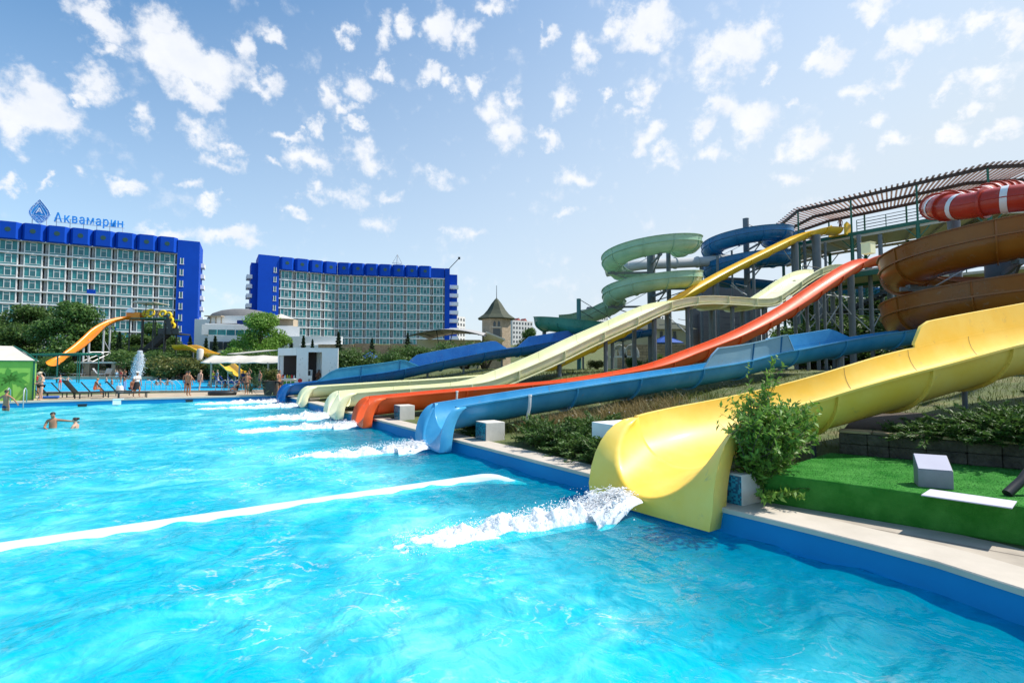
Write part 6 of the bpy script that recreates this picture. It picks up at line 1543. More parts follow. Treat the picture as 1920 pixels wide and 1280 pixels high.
sc_ = shrub('yellow green spiky shrub in the brown planter', 1.3, 1.1, 31, 1600, .14, 'leaf_olive', group=None); sc_.location = (p.x, p.y, DECK+.9)
# ------------------------------------------------------------------ people
def skin_mesh(V, E, Rr, root, sub=1):
    me = bpy.data.meshes.new('t'); me.from_pydata(V, E, []); o = bpy.data.objects.new('t', me); col.objects.link(o)
    sk = o.modifiers.new('s', 'SKIN'); sk.use_smooth_shade = True
    if not me.skin_vertices: 
        bm = bmesh.new(); bm.from_mesh(me); bm.verts.layers.skin.verify(); bm.to_mesh(me); bm.free()
    for i, r in enumerate(Rr):
        sv = me.skin_vertices[0].data[i]; sv.radius = r if isinstance(r, tuple) else (r, r); sv.use_root = (i == root)
    ss = o.modifiers.new('u', 'SUBSURF'); ss.levels = sub; ss.render_levels = sub
    dg = bpy.context.evaluated_depsgraph_get(); dg.update()
    m2 = bpy.data.meshes.new_from_object(o.evaluated_get(dg)); bpy.data.objects.remove(o)
    m2.polygons.foreach_set('use_smooth', [True]*len(m2.polygons)); return m2
def rotx(p, a, piv):
    y, z = p[1]-piv[1], p[2]-piv[2]; c, s = math.cos(a), math.sin(a); return (p[0], piv[1]+y*c-z*s, piv[2]+y*s+z*c)
ARM = {'down': ((.235, .02, 1.14), (.25, -.04, .88)), 'hips': ((.34, .06, 1.17), (.20, -.06, 1.0)), 'forward': ((.22, -.2, 1.27), (.16, -.45, 1.24)), 'out': ((.42, .0, 1.22), (.52, -.06, 1.02)),
       'up': ((.28, -.06, 1.58), (.16, -.1, 1.78)), 'front': ((.24, -.08, 1.13), (.08, -.22, 1.05)), 'side': ((.45, -.02, 1.36), (.70, -.06, 1.32)), 'hold': ((.24, -.05, 1.14), (.12, -.26, 1.22)), 'face': ((.26, -.16, 1.26), (.09, -.17, 1.52))}
def person(label, loc, rz, h=1.72, skin='skin_tan', hair='hair_dark', wear=(), arms=('down', 'down'), bend=0., pose='stand', headdown=0., group=None, long_hair=False, bun=False, fat=1., hat=None, sub=1, step=0.):
    T = thing('person', label, 'person', loc, group, rz); T.scale = (h/1.72,)*3
    J = dict(pelvis=((0, 0, .93), (.15*fat, .105*fat)), waist=((0, 0, 1.09), (.125*fat, .092*fat)), chest=((0, 0.005, 1.28), (.15*fat, .105*fat)), nb=((0, .01, 1.42), (.085, .07)), neck=((0, 0, 1.49), (.052, .052)),
             h1=((0, -.015, 1.555), (.066, .074)), h2=((0, -.01, 1.64), (.078, .092)), h3=((0, 0, 1.705), (.058, .07)), nose=((0, -.112, 1.61), (.013, .013)))
    E = [('pelvis', 'waist'), ('waist', 'chest'), ('chest', 'nb'), ('nb', 'neck'), ('neck', 'h1'), ('h1', 'h2'), ('h2', 'h3'), ('h2', 'nose')]
    for s, nm, a in ((-1, 'l', arms[0]), (1, 'r', arms[1])):
        e, w = ARM[a]; J['sh'+nm] = ((s*.175, .01, 1.395), .057); J['el'+nm] = ((s*e[0], e[1], e[2]), .041); J['wr'+nm] = ((s*w[0], w[1], w[2]), .028)
        d = (Vector(w)-Vector(e)).normalized()*.075; J['pa'+nm] = ((s*(w[0]+d.x), w[1]+d.y, w[2]+d.z), (.034, .020))
        E += [('nb', 'sh'+nm), ('sh'+nm, 'el'+nm), ('el'+nm, 'wr'+nm), ('wr'+nm, 'pa'+nm)]
    up_names = [n for n in J if n not in ('pelvis',)]
    for n in up_names:
        p, r = J[n]
        if headdown and n in ('h1', 'h2', 'h3', 'nose'): p = rotx(p, headdown, (0, 0, 1.5))
        if bend: p = rotx(p, bend, (0, 0, .95))
        J[n] = (p, r)
    dz = 0
    for s, nm in ((-1, 'l'), (1, 'r')):
        st_ = s*step
        if pose == 'sit': L_ = [(.10, 0, .88, .10), (.13, -.42, .92, .066), (.14, -.46, .5, .042), (.14, -.60, .45, .03)]; dz = -.46
        elif pose == 'crouch': L_ = [(.10, 0, .88, .10), (.16, -.32, .84, .066), (.13, -.06, .52, .042), (.14, -.2, .47, .03)]; dz = -.45
        elif pose == 'lie': L_ = [(.10, 0, .9, .10), (.11, -.42, .98, .062), (.11, -.78, .86, .042), (.11, -.84, .94, .03)]; dz = -.5
        else: L_ = [(.09, 0, .87, .10), (.10, -.02-st_*.5, .49, .062), (.105, .015-st_*.6+abs(st_)*.2, .085, .038), (.12, -.13-st_*.6+abs(st_)*.2, .03, .032)]
        for q, (x, y, z, r) in zip(('hp', 'kn', 'an', 'to'), L_): J[q+nm] = ((s*x, y, z), r*(fat if q == 'hp' else 1))
        E += [('pelvis', 'hp'+nm), ('hp'+nm, 'kn'+nm), ('kn'+nm, 'an'+nm), ('an'+nm, 'to'+nm)]
    for n in J: p, r = J[n]; J[n] = ((p[0], p[1], p[2]+dz), r)
    K = list(J); ix = {n: i for i, n in enumerate(K)}
    me = skin_mesh([J[n][0] for n in K], [(ix[a], ix[b]) for a, b in E], [J[n][1] for n in K], 0, sub)
    # five bent fingers on each hand, joined into the body mesh
    mb = MB()
    for nm, s in (('l', -1), ('r', 1)):
        p = Vector(J['pa'+nm][0]); w = Vector(J['wr'+nm][0]); d = (p-w).normalized(); sd = d.cross(Vector((s, .3, .2))).normalized(); nr = sd.cross(d)*s
        for q, L_ in zip((-.027, -.009, .009, .027), (.062, .075, .072, .055)):
            b = p+sd*q+d*.012; mb.tube([b, b+d*L_*.55+nr*.006, b+d*L_+nr*.025], [.0095, .0085, .006], 6)
        b = w+d*.03-sd*.026; mb.tube([b, b+d*.03-sd*.028, b+d*.058-sd*.03+nr*.012], [.011, .010, .007], 6)
    fm = bpy.data.meshes.new('f'); fm.from_pydata(mb.v, [], mb.f); bm = bmesh.new(); bm.from_mesh(me); bm.from_mesh(fm); bm.to_mesh(me); bm.free(); bpy.data.meshes.remove(fm)
    me.polygons.foreach_set('use_smooth', [True]*len(me.polygons)); me.materials.clear(); me.materials.append(MATS[skin]); me.name = 'body'
    o = bpy.data.objects.new('body', me); col.objects.link(o); o.parent = T
    def cover(name, names, mat, grow=.012, ends=()):
        V = []; E2 = []; Rr = []; m = {}
        for n in names: m[n] = len(V); V.append(J[n][0]); r = J[n][1]; Rr.append(tuple(x+grow for x in r) if isinstance(r, tuple) else r+grow)
        for a, b in E:
            if a in m and b in m: E2.append((m[a], m[b]))
        for a, b, f, g in ends:
            pa, pb = Vector(J[a][0]), Vector(J[b][0]); ra, rb = [x if isinstance(x, tuple) else (x, x) for x in (J[a][1], J[b][1])]
            V.append(tuple(pa.lerp(pb, f))); Rr.append(tuple(x+(y-x)*f+grow+g for x, y in zip(ra, rb))); E2.append((m[a], len(V)-1))
        c = skin_mesh(V, E2, Rr, 0, 1); c.materials.clear(); c.materials.append(MATS[mat]); c.name = name; q = bpy.data.objects.new(name, c); col.objects.link(q); q.parent = T; return q
    for g, mat in wear:
        if g == 'trunks': cover('swim_trunks', ['pelvis', 'hpl', 'hpr'], mat, .014, [('hpl', 'knl', .45, .012), ('hpr', 'knr', .45, .012), ('pelvis', 'waist', .35, -.004)])
        elif g == 'brief': cover('swim_brief', ['pelvis', 'hpl', 'hpr'], mat, .010, [('hpl', 'knl', .12, 0), ('hpr', 'knr', .12, 0)])
        elif g == 'jeans': cover('jeans', ['pelvis', 'hpl', 'hpr', 'knl', 'knr'], mat, .014, [('knl', 'anl', .9, .012), ('knr', 'anr', .9, .012), ('pelvis', 'waist', .4, -.004)])
        elif g == 'shirt': cover('shirt', ['pelvis', 'waist', 'chest', 'nb', 'shl', 'shr'], mat, .016, [('shl', 'ell', .7, .008), ('shr', 'elr', .7, .008)])
        elif g == 'suit': cover('swimsuit', ['pelvis', 'waist', 'chest', 'hpl', 'hpr'], mat, .009, [('hpl', 'knl', .1, 0), ('hpr', 'knr', .1, 0)])
        elif g == 'top': cover('bikini_top', ['chest'], mat, .012, [('chest', 'waist', .3, .002), ('chest', 'nb', .18, -.004)])
        elif g == 'skirt':
            mb = MB(); c = J['pelvis'][0]; mb.lathe([(.125*fat, .13), (.17*fat, .0), (.21, -.2), (.26, -.42), (.25, -.42), (.15, -.1)], c, 18, sq=(1, .8)); mb.build('skirt', mat, T, local=True, smooth=50)
    # hair: a cap that leaves the face free
    h2 = Vector(J['h2'][0]); h1 = Vector(J['h1'][0]); ax = (h2-h1).normalized(); nv_ = (Vector(J['nose'][0])-h2); nv_ = (nv_-ax*nv_.dot(ax)).normalized(); sx = ax.cross(nv_).normalized()
    mb = MB(); rows = []
    for i in range(9):
        th = math.pi*(i/8)*.60; row = []
        for j in range(18):
            ph = 2*math.pi*j/18; f = math.cos(ph); lim = th*(1.05 if f < .1 else (.52 if f > .5 else .74))
            r = math.sin(lim); row.append(h2+ax*(math.cos(lim)*.092+.006)+nv_*(r*f*.106+(-.006))+sx*(r*math.sin(ph)*.089))
        rows.append(row)
    if long_hair:
        last = rows[-1]
        for k in range(1, 5): rows.append([q+(-ax*(.055*k)-nv_*.012*k if (q-h2).dot(nv_) < .035 else Vector((0, 0, 0))) for q in last])
    mb.grid(rows, close=True)
    if bun: mb.lathe([(.0, -.05), (.04, -.035), (.055, 0), (.04, .035), (0, .05)], h2-nv_*.115+ax*.04, 10)
    if hair: mb.build('hair', hair, T, local=True, smooth=True)
    if bun:
        mb = MB(); mb.lathe([(.035, -.02), (.06, 0), (.035, .02)], h2-nv_*.085+ax*.035, 10); mb.build('hair_band', 'cloth_red', T, local=True, smooth=True)
    if hat:
        mb = MB(); q = Matrix((sx, nv_, ax)).transposed(); m2 = MB(); m2.lathe([(.17 if hat[0] == 'brim' else .115, .035), (.112, .045), (.108, .09), (.07, .125), (0, .135)], (0, 0, 0), 16)
        mb.add([h2+q@Vector(v) for v in m2.v], m2.f)
        if hat[0] == 'cap': mb.add([h2+q@Vector(v) for v in ((-.07, .09, .05), (.07, .09, .05), (.05, .2, .04), (-.05, .2, .04), (-.07, .09, .06), (.07, .09, .06), (.05, .2, .05), (-.05, .2, .05))], [(3, 2, 1, 0), (4, 5, 6, 7), (0, 1, 5, 4), (1, 2, 6, 5), (2, 3, 7, 6), (3, 0, 4, 7)])
        mb.build('hat', hat[1], T, local=True, smooth=50)
    return T
FAR = 'bathers at the far pool'
def feet(px, py, z=DECK): return G(px, py, z)
def face(deg): return R(deg)
# swimmers near the left: water at their chests
p = G(99, 801, 0); person('dark haired man standing chest deep in the pool with one arm held out', (p.x, p.y, -1.13), face(24), 1.74, 'skin_tan', wear=(('trunks', 'cloth_navy'),), arms=('front', 'side'), headdown=.35, sub=2)
p = G(141, 803, 0); person('woman with dark hair in a red banded bun, shoulder deep in the pool', (p.x, p.y, -1.22), face(-75), 1.64, 'skin_pale', wear=(('suit', 'cloth_red'),), arms=('front', 'front'), bun=True, headdown=.1, sub=2)
# climbing out at the ladder
p = G(26, 757, DECK); person('bare backed man in blue trunks climbing out at the pool ladder', (p.x, p.y-.45, -.62), face(180), 1.76, 'skin_tan', wear=(('trunks', 'cloth_navy'),), arms=('out', 'out'), sub=2)
p = feet(76, 750); person('standing woman in a pale top and sun hat bowing her head beside the green tent', p, face(-25), 1.74, 'skin_pale', 'hair_fair', (('brief', 'cloth_black'), ('top', 'cloth_beige')), ('front', 'front'), headdown=.55, hat=('brim', 'cloth_beige'))
p = feet(67, 741); person('sunburnt bather half hidden behind the woman in the sun hat', p, face(20), 1.66, 'skin_tan', 'hair_dark', (('brief', 'cloth_red'), ('top', 'cloth_red')), ('down', 'hips'))
p = feet(256, 743.5); person('woman in white blouse, black skirt and white cap walking along the far deck', p, face(60), 1.70, 'skin_tan', 'hair_fair', (('shirt', 'cloth_white'), ('skirt', 'cloth_black')), ('hold', 'down'), hat=('cap', 'cloth_white'), step=.3)
p = feet(233, 733); person('woman in black T-shirt and pale jeans with folded arms, back to the dark loungers', p, face(100), 1.70, 'skin_tan', 'hair_red', (('shirt', 'cloth_black'), ('jeans', 'cloth_jean')), ('front', 'hold'), headdown=.3)
p = feet(246, 738); person('bather crouching between the two clothed women', p, face(80), 1.68, 'skin_deep', 'hair_dark', (('brief', 'cloth_navy'),), ('front', 'front'), pose='crouch', bend=.3)
p = feet(177, 740); person('bather in an orange swimsuit sitting turned away on a dark lounger', p+Vector((0, 0, .03)), face(150), 1.66, 'skin_tan', 'hair_fair', (('suit', 'cloth_orange'),), ('front', 'front'), pose='sit', bend=.25)
p = feet(112, 733); person('child with red armbands and orange hair playing by the far pool', p+Vector((0, 0, .1)), face(70), 1.25, 'skin_pale', 'hair_red', (('suit', 'cloth_red'),), ('side', 'out'))
p = feet(353, 742); person('bare backed man in black trunks standing on the far deck, seen from behind', p, face(172), 1.76, 'skin_tan', 'hair_dark', (('trunks', 'cloth_black'),), ('down', 'down'), sub=2)
p = feet(349, 737); person('bather half hidden in front of the man with black trunks', p, face(190), 1.72, 'skin_tan', 'hair_dark', (('brief', 'cloth_navy'),), ('out', 'down'))
p = feet(374, 733); person('pale man in red and black trunks leaning forward at the far pool edge', p, face(165), 1.80, 'skin_pale', 'hair_fair', (('trunks', 'cloth_red'),), ('down', 'down'), bend=.12, fat=1.12, step=.2)
p = feet(399, 722); person('woman in yellow bikini under the left end of the white awning', p, face(10), 1.68, 'skin_tan', 'hair_dark', (('brief', 'cloth_yellow'), ('top', 'cloth_yellow')), ('face', 'down'), long_hair=True)
p = feet(407, 722); person('person in a loose grey shirt under the white awning', p, face(-40), 1.72, 'skin_pale', 'hair_fair', (('shirt', 'cloth_grey'), ('skirt', 'cloth_grey')), ('front', 'down'))
p = feet(462, 739); person('young bather with hands at the waist beside the yucca clump', p, face(15), 1.62, 'skin_tan', 'hair_fair', (('brief', 'cloth_black'),), ('hips', 'out'), step=.15)
p = feet(466, 728); person('bather raising an arm behind the one by the yucca', p, face(0), 1.74, 'skin_tan', 'hair_dark', (('brief', 'cloth_red'),), ('down', 'up'))
p = feet(455, 727); person('bather in the shade of the awning left of the raised arm', p, face(40), 1.68, 'skin_tan', 'hair_red', (('brief', 'cloth_navy'), ('top', 'cloth_navy')), ('down', 'front'))
p = feet(444, 739); person('bather sitting low in a reclined chair by the far pool', p+Vector((0, 0, -.02)), face(-60), 1.66, 'skin_tan', 'hair_dark', (('suit', 'cloth_black'),), ('front', 'front'), pose='sit', bend=-.25)
p = feet(487, 728); person('bather standing behind the yucca clump', p, face(-30), 1.74, 'skin_tan', 'hair_dark', (('trunks', 'cloth_navy'),), ('down', 'down'))
p = feet(511, 728); person('bather with reddish hair in the shade left of the kiosk', p, face(30), 1.66, 'skin_tan', 'hair_red', (('brief', 'cloth_red'), ('top', 'cloth_red')), ('hold', 'down'))
p = feet(522, 741.5); person('sun tanned man in black trunks standing sideways by the kiosk counter', p, face(82), 1.84, 'skin_tan', 'hair_dark', (('brief', 'cloth_black'),), ('hold', 'down'), headdown=.2, fat=1.1, sub=2)
p = P(579, 690, 41.3); person('shirtless vendor leaning inside the kiosk doorway', (p.x, 43.2, .45), face(50), 1.76, 'skin_deep', 'hair_dark', (('trunks', 'cloth_black'),), ('hold', 'hold'), bend=.3)
p = feet(219, 717); person('pale bather standing by the beige hut', p, face(20), 1.66, 'skin_pale', 'hair_dark', (('brief', 'cloth_white'), ('top', 'cloth_white')), ('face', 'down'))
p = feet(226, 717); person('tanned bather holding a face up by the beige hut', p, face(-20), 1.70, 'skin_tan', 'hair_dark', (('brief', 'cloth_red'), ('top', 'cloth_red')), ('face', 'hips'))
p = P(334, 700, 84); person('bather reclining on a white lounger on the far bank', (p.x, 84, .42), face(80), 1.68, 'skin_tan', 'hair_fair', (('suit', 'cloth_white'),), ('front', 'front'), pose='sit', bend=-.35)
for px, py, D, lab, sk, hr, dpt in ((127, 722, 60, 'child splashing in the far pool near the left', 'skin_pale', 'hair_fair', -.25), (200, 714, 66, 'bather waist deep in the far pool left of the fountain', 'skin_pale', 'hair_dark', -.75), (210, 722, 60, 'bather bending in the far pool below the fountain', 'skin_tan', 'hair_dark', -.85), (189, 724, 56, 'dark head of a swimmer left in the far pool', 'skin_tan', 'hair_dark', -1.35),
                           (294, 719, 58, 'left one of three bathers close together in the far pool', 'skin_tan', 'hair_dark', -.95), (301, 719, 59, 'middle one of three bathers close together in the far pool', 'skin_pale', 'hair_fair', -.95), (314, 719, 58, 'right one of three bathers close together in the far pool', 'skin_tan', 'hair_dark', -.9), (393, 721, 55, 'bather shoulder deep in the far pool right of the standing men', 'skin_tan', 'hair_dark', -1.1), (408, 726, 50, 'low swimming head in the far pool beside the rail', 'skin_tan', 'hair_dark', -1.42), (423, 724, 51, 'bather low in the far pool by the reclined chair', 'skin_deep', 'hair_dark', -1.05),
                           (278, 712, 78, 'far swimming head at the back of the far pool', 'skin_tan', 'hair_dark', -1.38)):
    p = P(px, py, D); person(lab, (p.x, D, .36+dpt), face(random.uniform(-60, 60)), 1.66 if dpt < -.3 else 1.2, sk, hr, (('brief', 'cloth_navy'),), ('front', 'out'), bend=.1, group='swimmers in the far pool')
# people high on the towers
p = P(1520, 412, 66.5); person('person sitting at the start of the dark blue slide under the pergola', (p.x, 66.5, ZD+.45), face(-50), 1.72, 'skin_deep', 'hair_dark', (('trunks', 'cloth_navy'),), ('front', 'front'), pose='sit')
p = P(1575, 405, 60.4); person('dark figure standing at the start tub of the golden slide', (p.x, 60.4, ZD+.35), face(-60), 1.76, 'skin_deep', 'hair_dark', (('trunks', 'cloth_black'),), ('front', 'down'))

# ------------------------------------------------------------------ far pool
mb = MB(); nearL = [G(-170, 738, .4), G(150, 735.5, .4), G(300, 734, .4), G(450, 733, .4), G(540, 731.5, .4)]
farL = [P(565, 700, 84), P(300, 700, 88), P(-200, 700, 88)]
poly = [(q.x, q.y) for q in nearL+farL]; mb.add([(x, y, .362) for x, y in poly], [tuple(range(len(poly)))]); tag(mb.build('far_pool_water', 'far_water'), kind='structure')
mb = MB(); n_ = len(nearL)
for a, b in list(zip(poly[:n_-1], poly[1:n_])): mb.bar((a[0], a[1], .40), (b[0], b[1], .40), .34, .17)
tag(mb.build('far_pool_kerb', 'coping_stone'), kind='structure')
mb = MB()
for a, b in zip(poly[n_-1:], poly[n_:]): mb.bar((a[0], a[1], .5), (b[0], b[1], .5), .3, .62)
tag(mb.build('far_pool_back_wall', 'liner_pale' if 'liner_pale' in MATS else M('liner_pale', (.04, .36, .58), (.06, .42, .62), rough=.4)), kind='structure')
mb = MB(); a, b = P(-200, 700, 88.3), P(575, 700, 84.4); mb.prism([(a.x, a.y, .33), (b.x, b.y, .33), (b.x+2, b.y+9, .33), (a.x, a.y+8, .33)], (0, 0, .5)); tag(mb.build('far_bank', 'deck_tan'), kind='structure')
# fountain jet
T = thing('fountain_jet', 'tall white jet of water spouting up from the far pool', 'fountain', (P(256, 700, 72).x, 72, .36)); fx = T.location.x
rg = random.Random(12); mb = MB()
for k in range(11000):
    f = rg.random()**.8; z = .36+4.35*f; w = .30+.42*math.sin(math.pi*min(1, f*1.02))**.8*(1 if f < .9 else .6); x = fx+.42*f+rg.gauss(0, .42)*w-(.55*(1-f)**2 if rg.random() < .3 else 0); y = 72+rg.gauss(0, .35)*w; r = (.010+.034*rg.random()**2)*(1.1-.4*f)
    q = Matrix.Rotation(rg.random()*6, 3, 'Z'); mb.add([Vector((x, y, z))+q@Vector((v.x*r, v.y*r, v.z*r*1.5)) for v in IV], IF)
mb.build('spray', 'foam', T, smooth=True, fixn=False)
mb = MB(); mb.lathe([(.12, 0), (.10, .12), (.05, .2)], (fx, 72, .34), 10); mb.build('nozzle', 'dark_steel', T)
# rails at the far pool
for px, lab in ((272, 'thin steel handrail of the far pool behind the black skirted woman'), (311, 'thin steel handrail of the far pool near the three bathers'), (404, 'thin steel handrail of the far pool right of the standing men'), (428, 'thin steel handrail of the far pool by the reclined chair')):
    p = G(px, 733.5, .42); mb = MB(); q = [(p.x, p.y, .4), (p.x, p.y, 1.25), (p.x+.12, p.y+.3, 1.35), (p.x+.15, p.y+.9, .9), (p.x+.15, p.y+1.0, .3)]; mb.tube(q, .022, 6); mb.tube([(a+.5, b, c) for a, b, c in q], .022, 6); mb.tube([(q[1][0], q[1][1], 1.0), (q[1][0]+.5, q[1][1], 1.0)], .018, 6)
    tag(mb.build('handrail', 'light_steel', smooth=True), lab, 'handrail')
# ladder, left edge of the near pool
p = G(29, 756, DECK); T = thing('pool_ladder', 'steel pool ladder with two curved rails at the left of the far edge', 'ladder', p)
for px in (14, 45):
    c = G(px, 755, DECK); o = Vector((FARN.x, FARN.y, 0)); mb = MB(); mb.tube([c-o*.15+Vector((0, 0, -.7)), c-o*.15+Vector((0, 0, .35)), c-o*.1+Vector((0, 0, .72)), c+o*.15+Vector((0, 0, .85)), c+o*.45+Vector((0, 0, .7)), c+o*.5], .026, 8); mb.build('rail', 'light_steel', T, smooth=True)
mb = MB(); a = G(14, 755, DECK); b = G(45, 755, DECK)
for z in (-.1, -.4, -.65): mb.bar((a.x, a.y-.12, z), (b.x, b.y-.12, z), .08, .04)
mb.build('rungs', 'light_steel', T)
# depth plate, wall inlets
p = G(225, 749, DECK); mb = MB(); mb.box((p.x, p.y-.25, DECK-.12), (.42, .05, .36), math.atan2(FARU.y, FARU.x)); mb.box((p.x, p.y-.1, DECK+.05), (.5, .35, .04), math.atan2(FARU.y, FARU.x)); tag(mb.build('plate', 'white_paint'), 'small white plate on the edge of the far coping', 'plate')
for px, py, lab in ((156, 757, 'dark inlet in the far pool wall at the left'), (356, 749.5, 'dark inlet in the far pool wall below the black trunks man')):
    p = G(px, py-5, DECK); mb = MB(); mb.box((p.x, p.y-.05, .10), (.42, .10, .14), math.atan2(FARU.y, FARU.x)); mb.box((p.x, p.y-.07, .18), (.5, .12, .03), math.atan2(FARU.y, FARU.x)); tag(mb.build('inlet', 'inlet_dark'), lab, 'inlet')

# ------------------------------------------------------------------ loungers
def lounger_proto(label, mat, group):
    T = thing('sun_lounger', label, 'sun lounger', (0, 0, 0), group)
    mb = MB()
    for y in (-.29, .29): mb.bar((-.35, y, .32), (1.25, y, .32), .05, .07)
    for i in range(13): mb.box((-.28+i*.118, 0, .345), (.085, .56, .025))
    mb.build('seat', mat, T, local=True)
    mb = MB(); d = Vector((-.60, 0, .80))
    for y in (-.29, .29): mb.bar(Vector((-.33, y, .34)), Vector((-.33, y, .34))+d*.85, .05, .05)
    for i in range(8):
        c = Vector((-.33, 0, .35))+d*(.07+i*.105); mb.box(c, (.085, .56, .025), ax=Matrix.Rotation(math.atan2(.80, .60), 3, 'Y'))
    mb.build('backrest', mat, T, local=True)
    for x in (-.25, 1.1):
        for y in (-.27, .27): mb = MB(); mb.bar((x, y, 0), (x, y, .33), .05); mb.build('leg', mat, T, local=True)
    return T
rzF = math.atan2(-FARU.y, -FARU.x)
ld = lounger_proto('-', 'lounger_dark', 'dark loungers on the far deck'); n0 = True
for px, py, rot, sc, lab in ((84, 746, .2, 1, 'dark lounger beside the green tent, mostly hidden by the woman in the hat'), (98, 745.5, .1, 1, 'dark raised lounger next right of the woman in the hat'), (126, 745, .15, 1, 'dark raised lounger, second right of the woman in the hat'), (155, 747, .55, 1.18, 'tallest raised dark lounger, nearest the pool edge'), (180, 743, .1, 1, 'dark lounger under the orange swimsuit'), (206, 742, .1, 1, 'dark lounger right of the orange swimsuit'), (232, 746, .2, 1.1, 'dark raised lounger left of the black skirted woman')):
    p = G(px, py, DECK)
    if n0: ld.location = p; ld.rotation_euler = (0, 0, rzF+rot); ld['label'] = lab; n0 = False
    else: dup(ld, p, rzF+rot, lab, sc)
lw = lounger_proto('-', 'lounger_white', 'white loungers beyond the far pool'); n0 = True
for px, D, rot, lab in ((92, 89, .2, 'white lounger farthest left beyond the far pool'), (104, 90, .1, 'white lounger, second from the left beyond the far pool'), (121, 89, .3, 'white lounger left of the beige hut, third from the left'), (138, 89, .2, 'white lounger next to the beige hut wall'), (189, 88.8, .4, 'white lounger in front of the beige hut, left'), (200, 88.8, 2.6, 'white lounger in front of the beige hut, right'), (331, 85, .3, 'white lounger with a reclining bather')):
    p = P(px, 700, D); l_ = (p.x, D, .83 if D > 86 else .35)
    if n0: lw.location = l_; lw.rotation_euler = (0, 0, rot); lw.scale = (1.3,)*3; lw['label'] = lab; n0 = False
    else: dup(lw, l_, rot, lab, 1.3)
lb_ = lounger_proto('-', 'lounger_blue', 'blue loungers under the awning'); n0 = True
for px, py, lab in ((418, 722, 'blue lounger under the awning, left one'), (427, 721, 'blue lounger under the awning, middle one'), (442, 721, 'blue lounger under the awning, right one by the yellow slide end')):
    p = G(px, py, DECK)
    if n0: lb_.location = p; lb_.rotation_euler = (0, 0, .4); lb_['label'] = lab; n0 = False
    else: dup(lb_, p, .4, lab)
p = G(97, 747, DECK); mb = MB(); mb.box((p.x, p.y-.2, DECK+.1), (1.0, .4, .16), rzF); tag(mb.build('towel_bundle', 'umbrella_blue', bevel=.05), 'blue bundle lying under a dark lounger', 'bundle')
p = G(224, 738, DECK); mb = MB(); mb.lathe([(.26, 0), (.30, .25), (.26, .55), (.22, .62)], (p.x, p.y, DECK), 10, sq=(1, .6)); mb.tube([(p.x-.12, p.y, DECK+.6), (p.x-.08, p.y, DECK+.85), (p.x+.08, p.y, DECK+.85), (p.x+.12, p.y, DECK+.6)], .018, 5); tag(mb.build('beach_bag', 'white_paint', smooth=40), 'white beach bag behind the rightmost dark lounger', 'bag')
p = G(416, 740.5, DECK); mb = MB(); q = [(p.x+math.cos(a)*(.85+.04*math.sin(3*a)), p.y+math.sin(a)*.5, DECK+.14) for a in np.linspace(0, 6.28, 28)]; mb.tube(q, .17, 8); tag(mb.build('swim_ring', 'rubber_dark', smooth=True), 'flat black swim ring lying on the far deck', 'swim ring')

# ------------------------------------------------------------------ green tent with palm print at the left edge
b0 = G(61, 750, DECK); T = thing('tent', 'lime green tent stall with a palm tree print and white roof at the left edge', 'tent', b0)
wv = Vector((FARU.x, FARU.y, 0)); bk = Vector((-.66, .75, 0)); zt = DECK+2.45
c0, c1 = b0, b0+wv*3.4
mb = MB(); mb.bar(c0+Vector((0, 0, 1.22)), c1+Vector((0, 0, 1.22)), .05, 2.44); mb.build('front_wall', 'tent_green', T)
mb = MB(); mb.bar(c0+bk*.06+Vector((0, 0, 1.22)), c0+bk*3.2+Vector((0, 0, 1.22)), .05, 2.44); mb.build('side_wall', 'tent_green', T)
pk = b0+wv*1.7+bk*1.6; pk.z = zt+.95; cs = [c0-wv*.12-bk*.12, c1-bk*.12, c1+bk*3.3, c0-wv*.12+bk*3.3]; cs = [Vector((q.x, q.y, zt-.02)) for q in cs]
rg_ = [Vector((b0.x, b0.y, 0))+wv*1.05+bk*1.6, Vector((b0.x, b0.y, 0))+wv*2.6+bk*1.6]
for q in rg_: q.z = zt+.92
mb = MB(); mb.add(cs+rg_, [(0, 1, 5, 4), (1, 2, 5), (2, 3, 4, 5), (3, 0, 4)]); mb.build('roof', 'canvas_white', T, solid=.03)
mb = MB(); mb.tube([cs[0], cs[0].lerp(rg_[0], .5)+Vector((0, 0, .1)), rg_[0]], .045, 6); mb.tube([cs[3], rg_[0]], .04, 6); mb.tube([cs[0], cs[1]], .035, 6)
for q in (c0, c0+bk*3.2): mb.tube([q+Vector((.03, -.03, 0)), q+Vector((.03, -.03, 2.45))], .05, 6)
mb.build('frame', 'green_steel', T, smooth=40)
mb = MB(); cen = c0+wv*1.05+Vector((0, 0, 1.25))-bk*.032
def tp(u_, v_): return cen-wv*u_+Vector((0, 0, v_))
for a in (-15, 12, 40, 68, 100, 135, 165, 195, 225):
    d = Vector((math.cos(R(a)), math.sin(R(a)))); n2 = Vector((-d.y, d.x)); L_ = .95+.2*math.sin(a); up2 = []; dn = []
    for k in range(9):
        f = k/8; c = d*(L_*f); c = Vector((c.x, c.y-.38*f*f*abs(d.x))); w = .16*math.sin(math.pi*min(1, f*.96+.04))**.8
        up2.append(c+n2*w); dn.append(c-n2*w*(.6 if k % 2 else 1.15))
    ol = up2+dn[::-1]; mb.prism([tp(q.x, q.y) for q in ol], -bk*.006)
mb.prism([tp(-.07, 0), tp(.07, 0), tp(.16, -1.15), tp(-.02, -1.15)], -bk*.006); mb.build('palm_print', 'tent_palm', T, fixn=False)

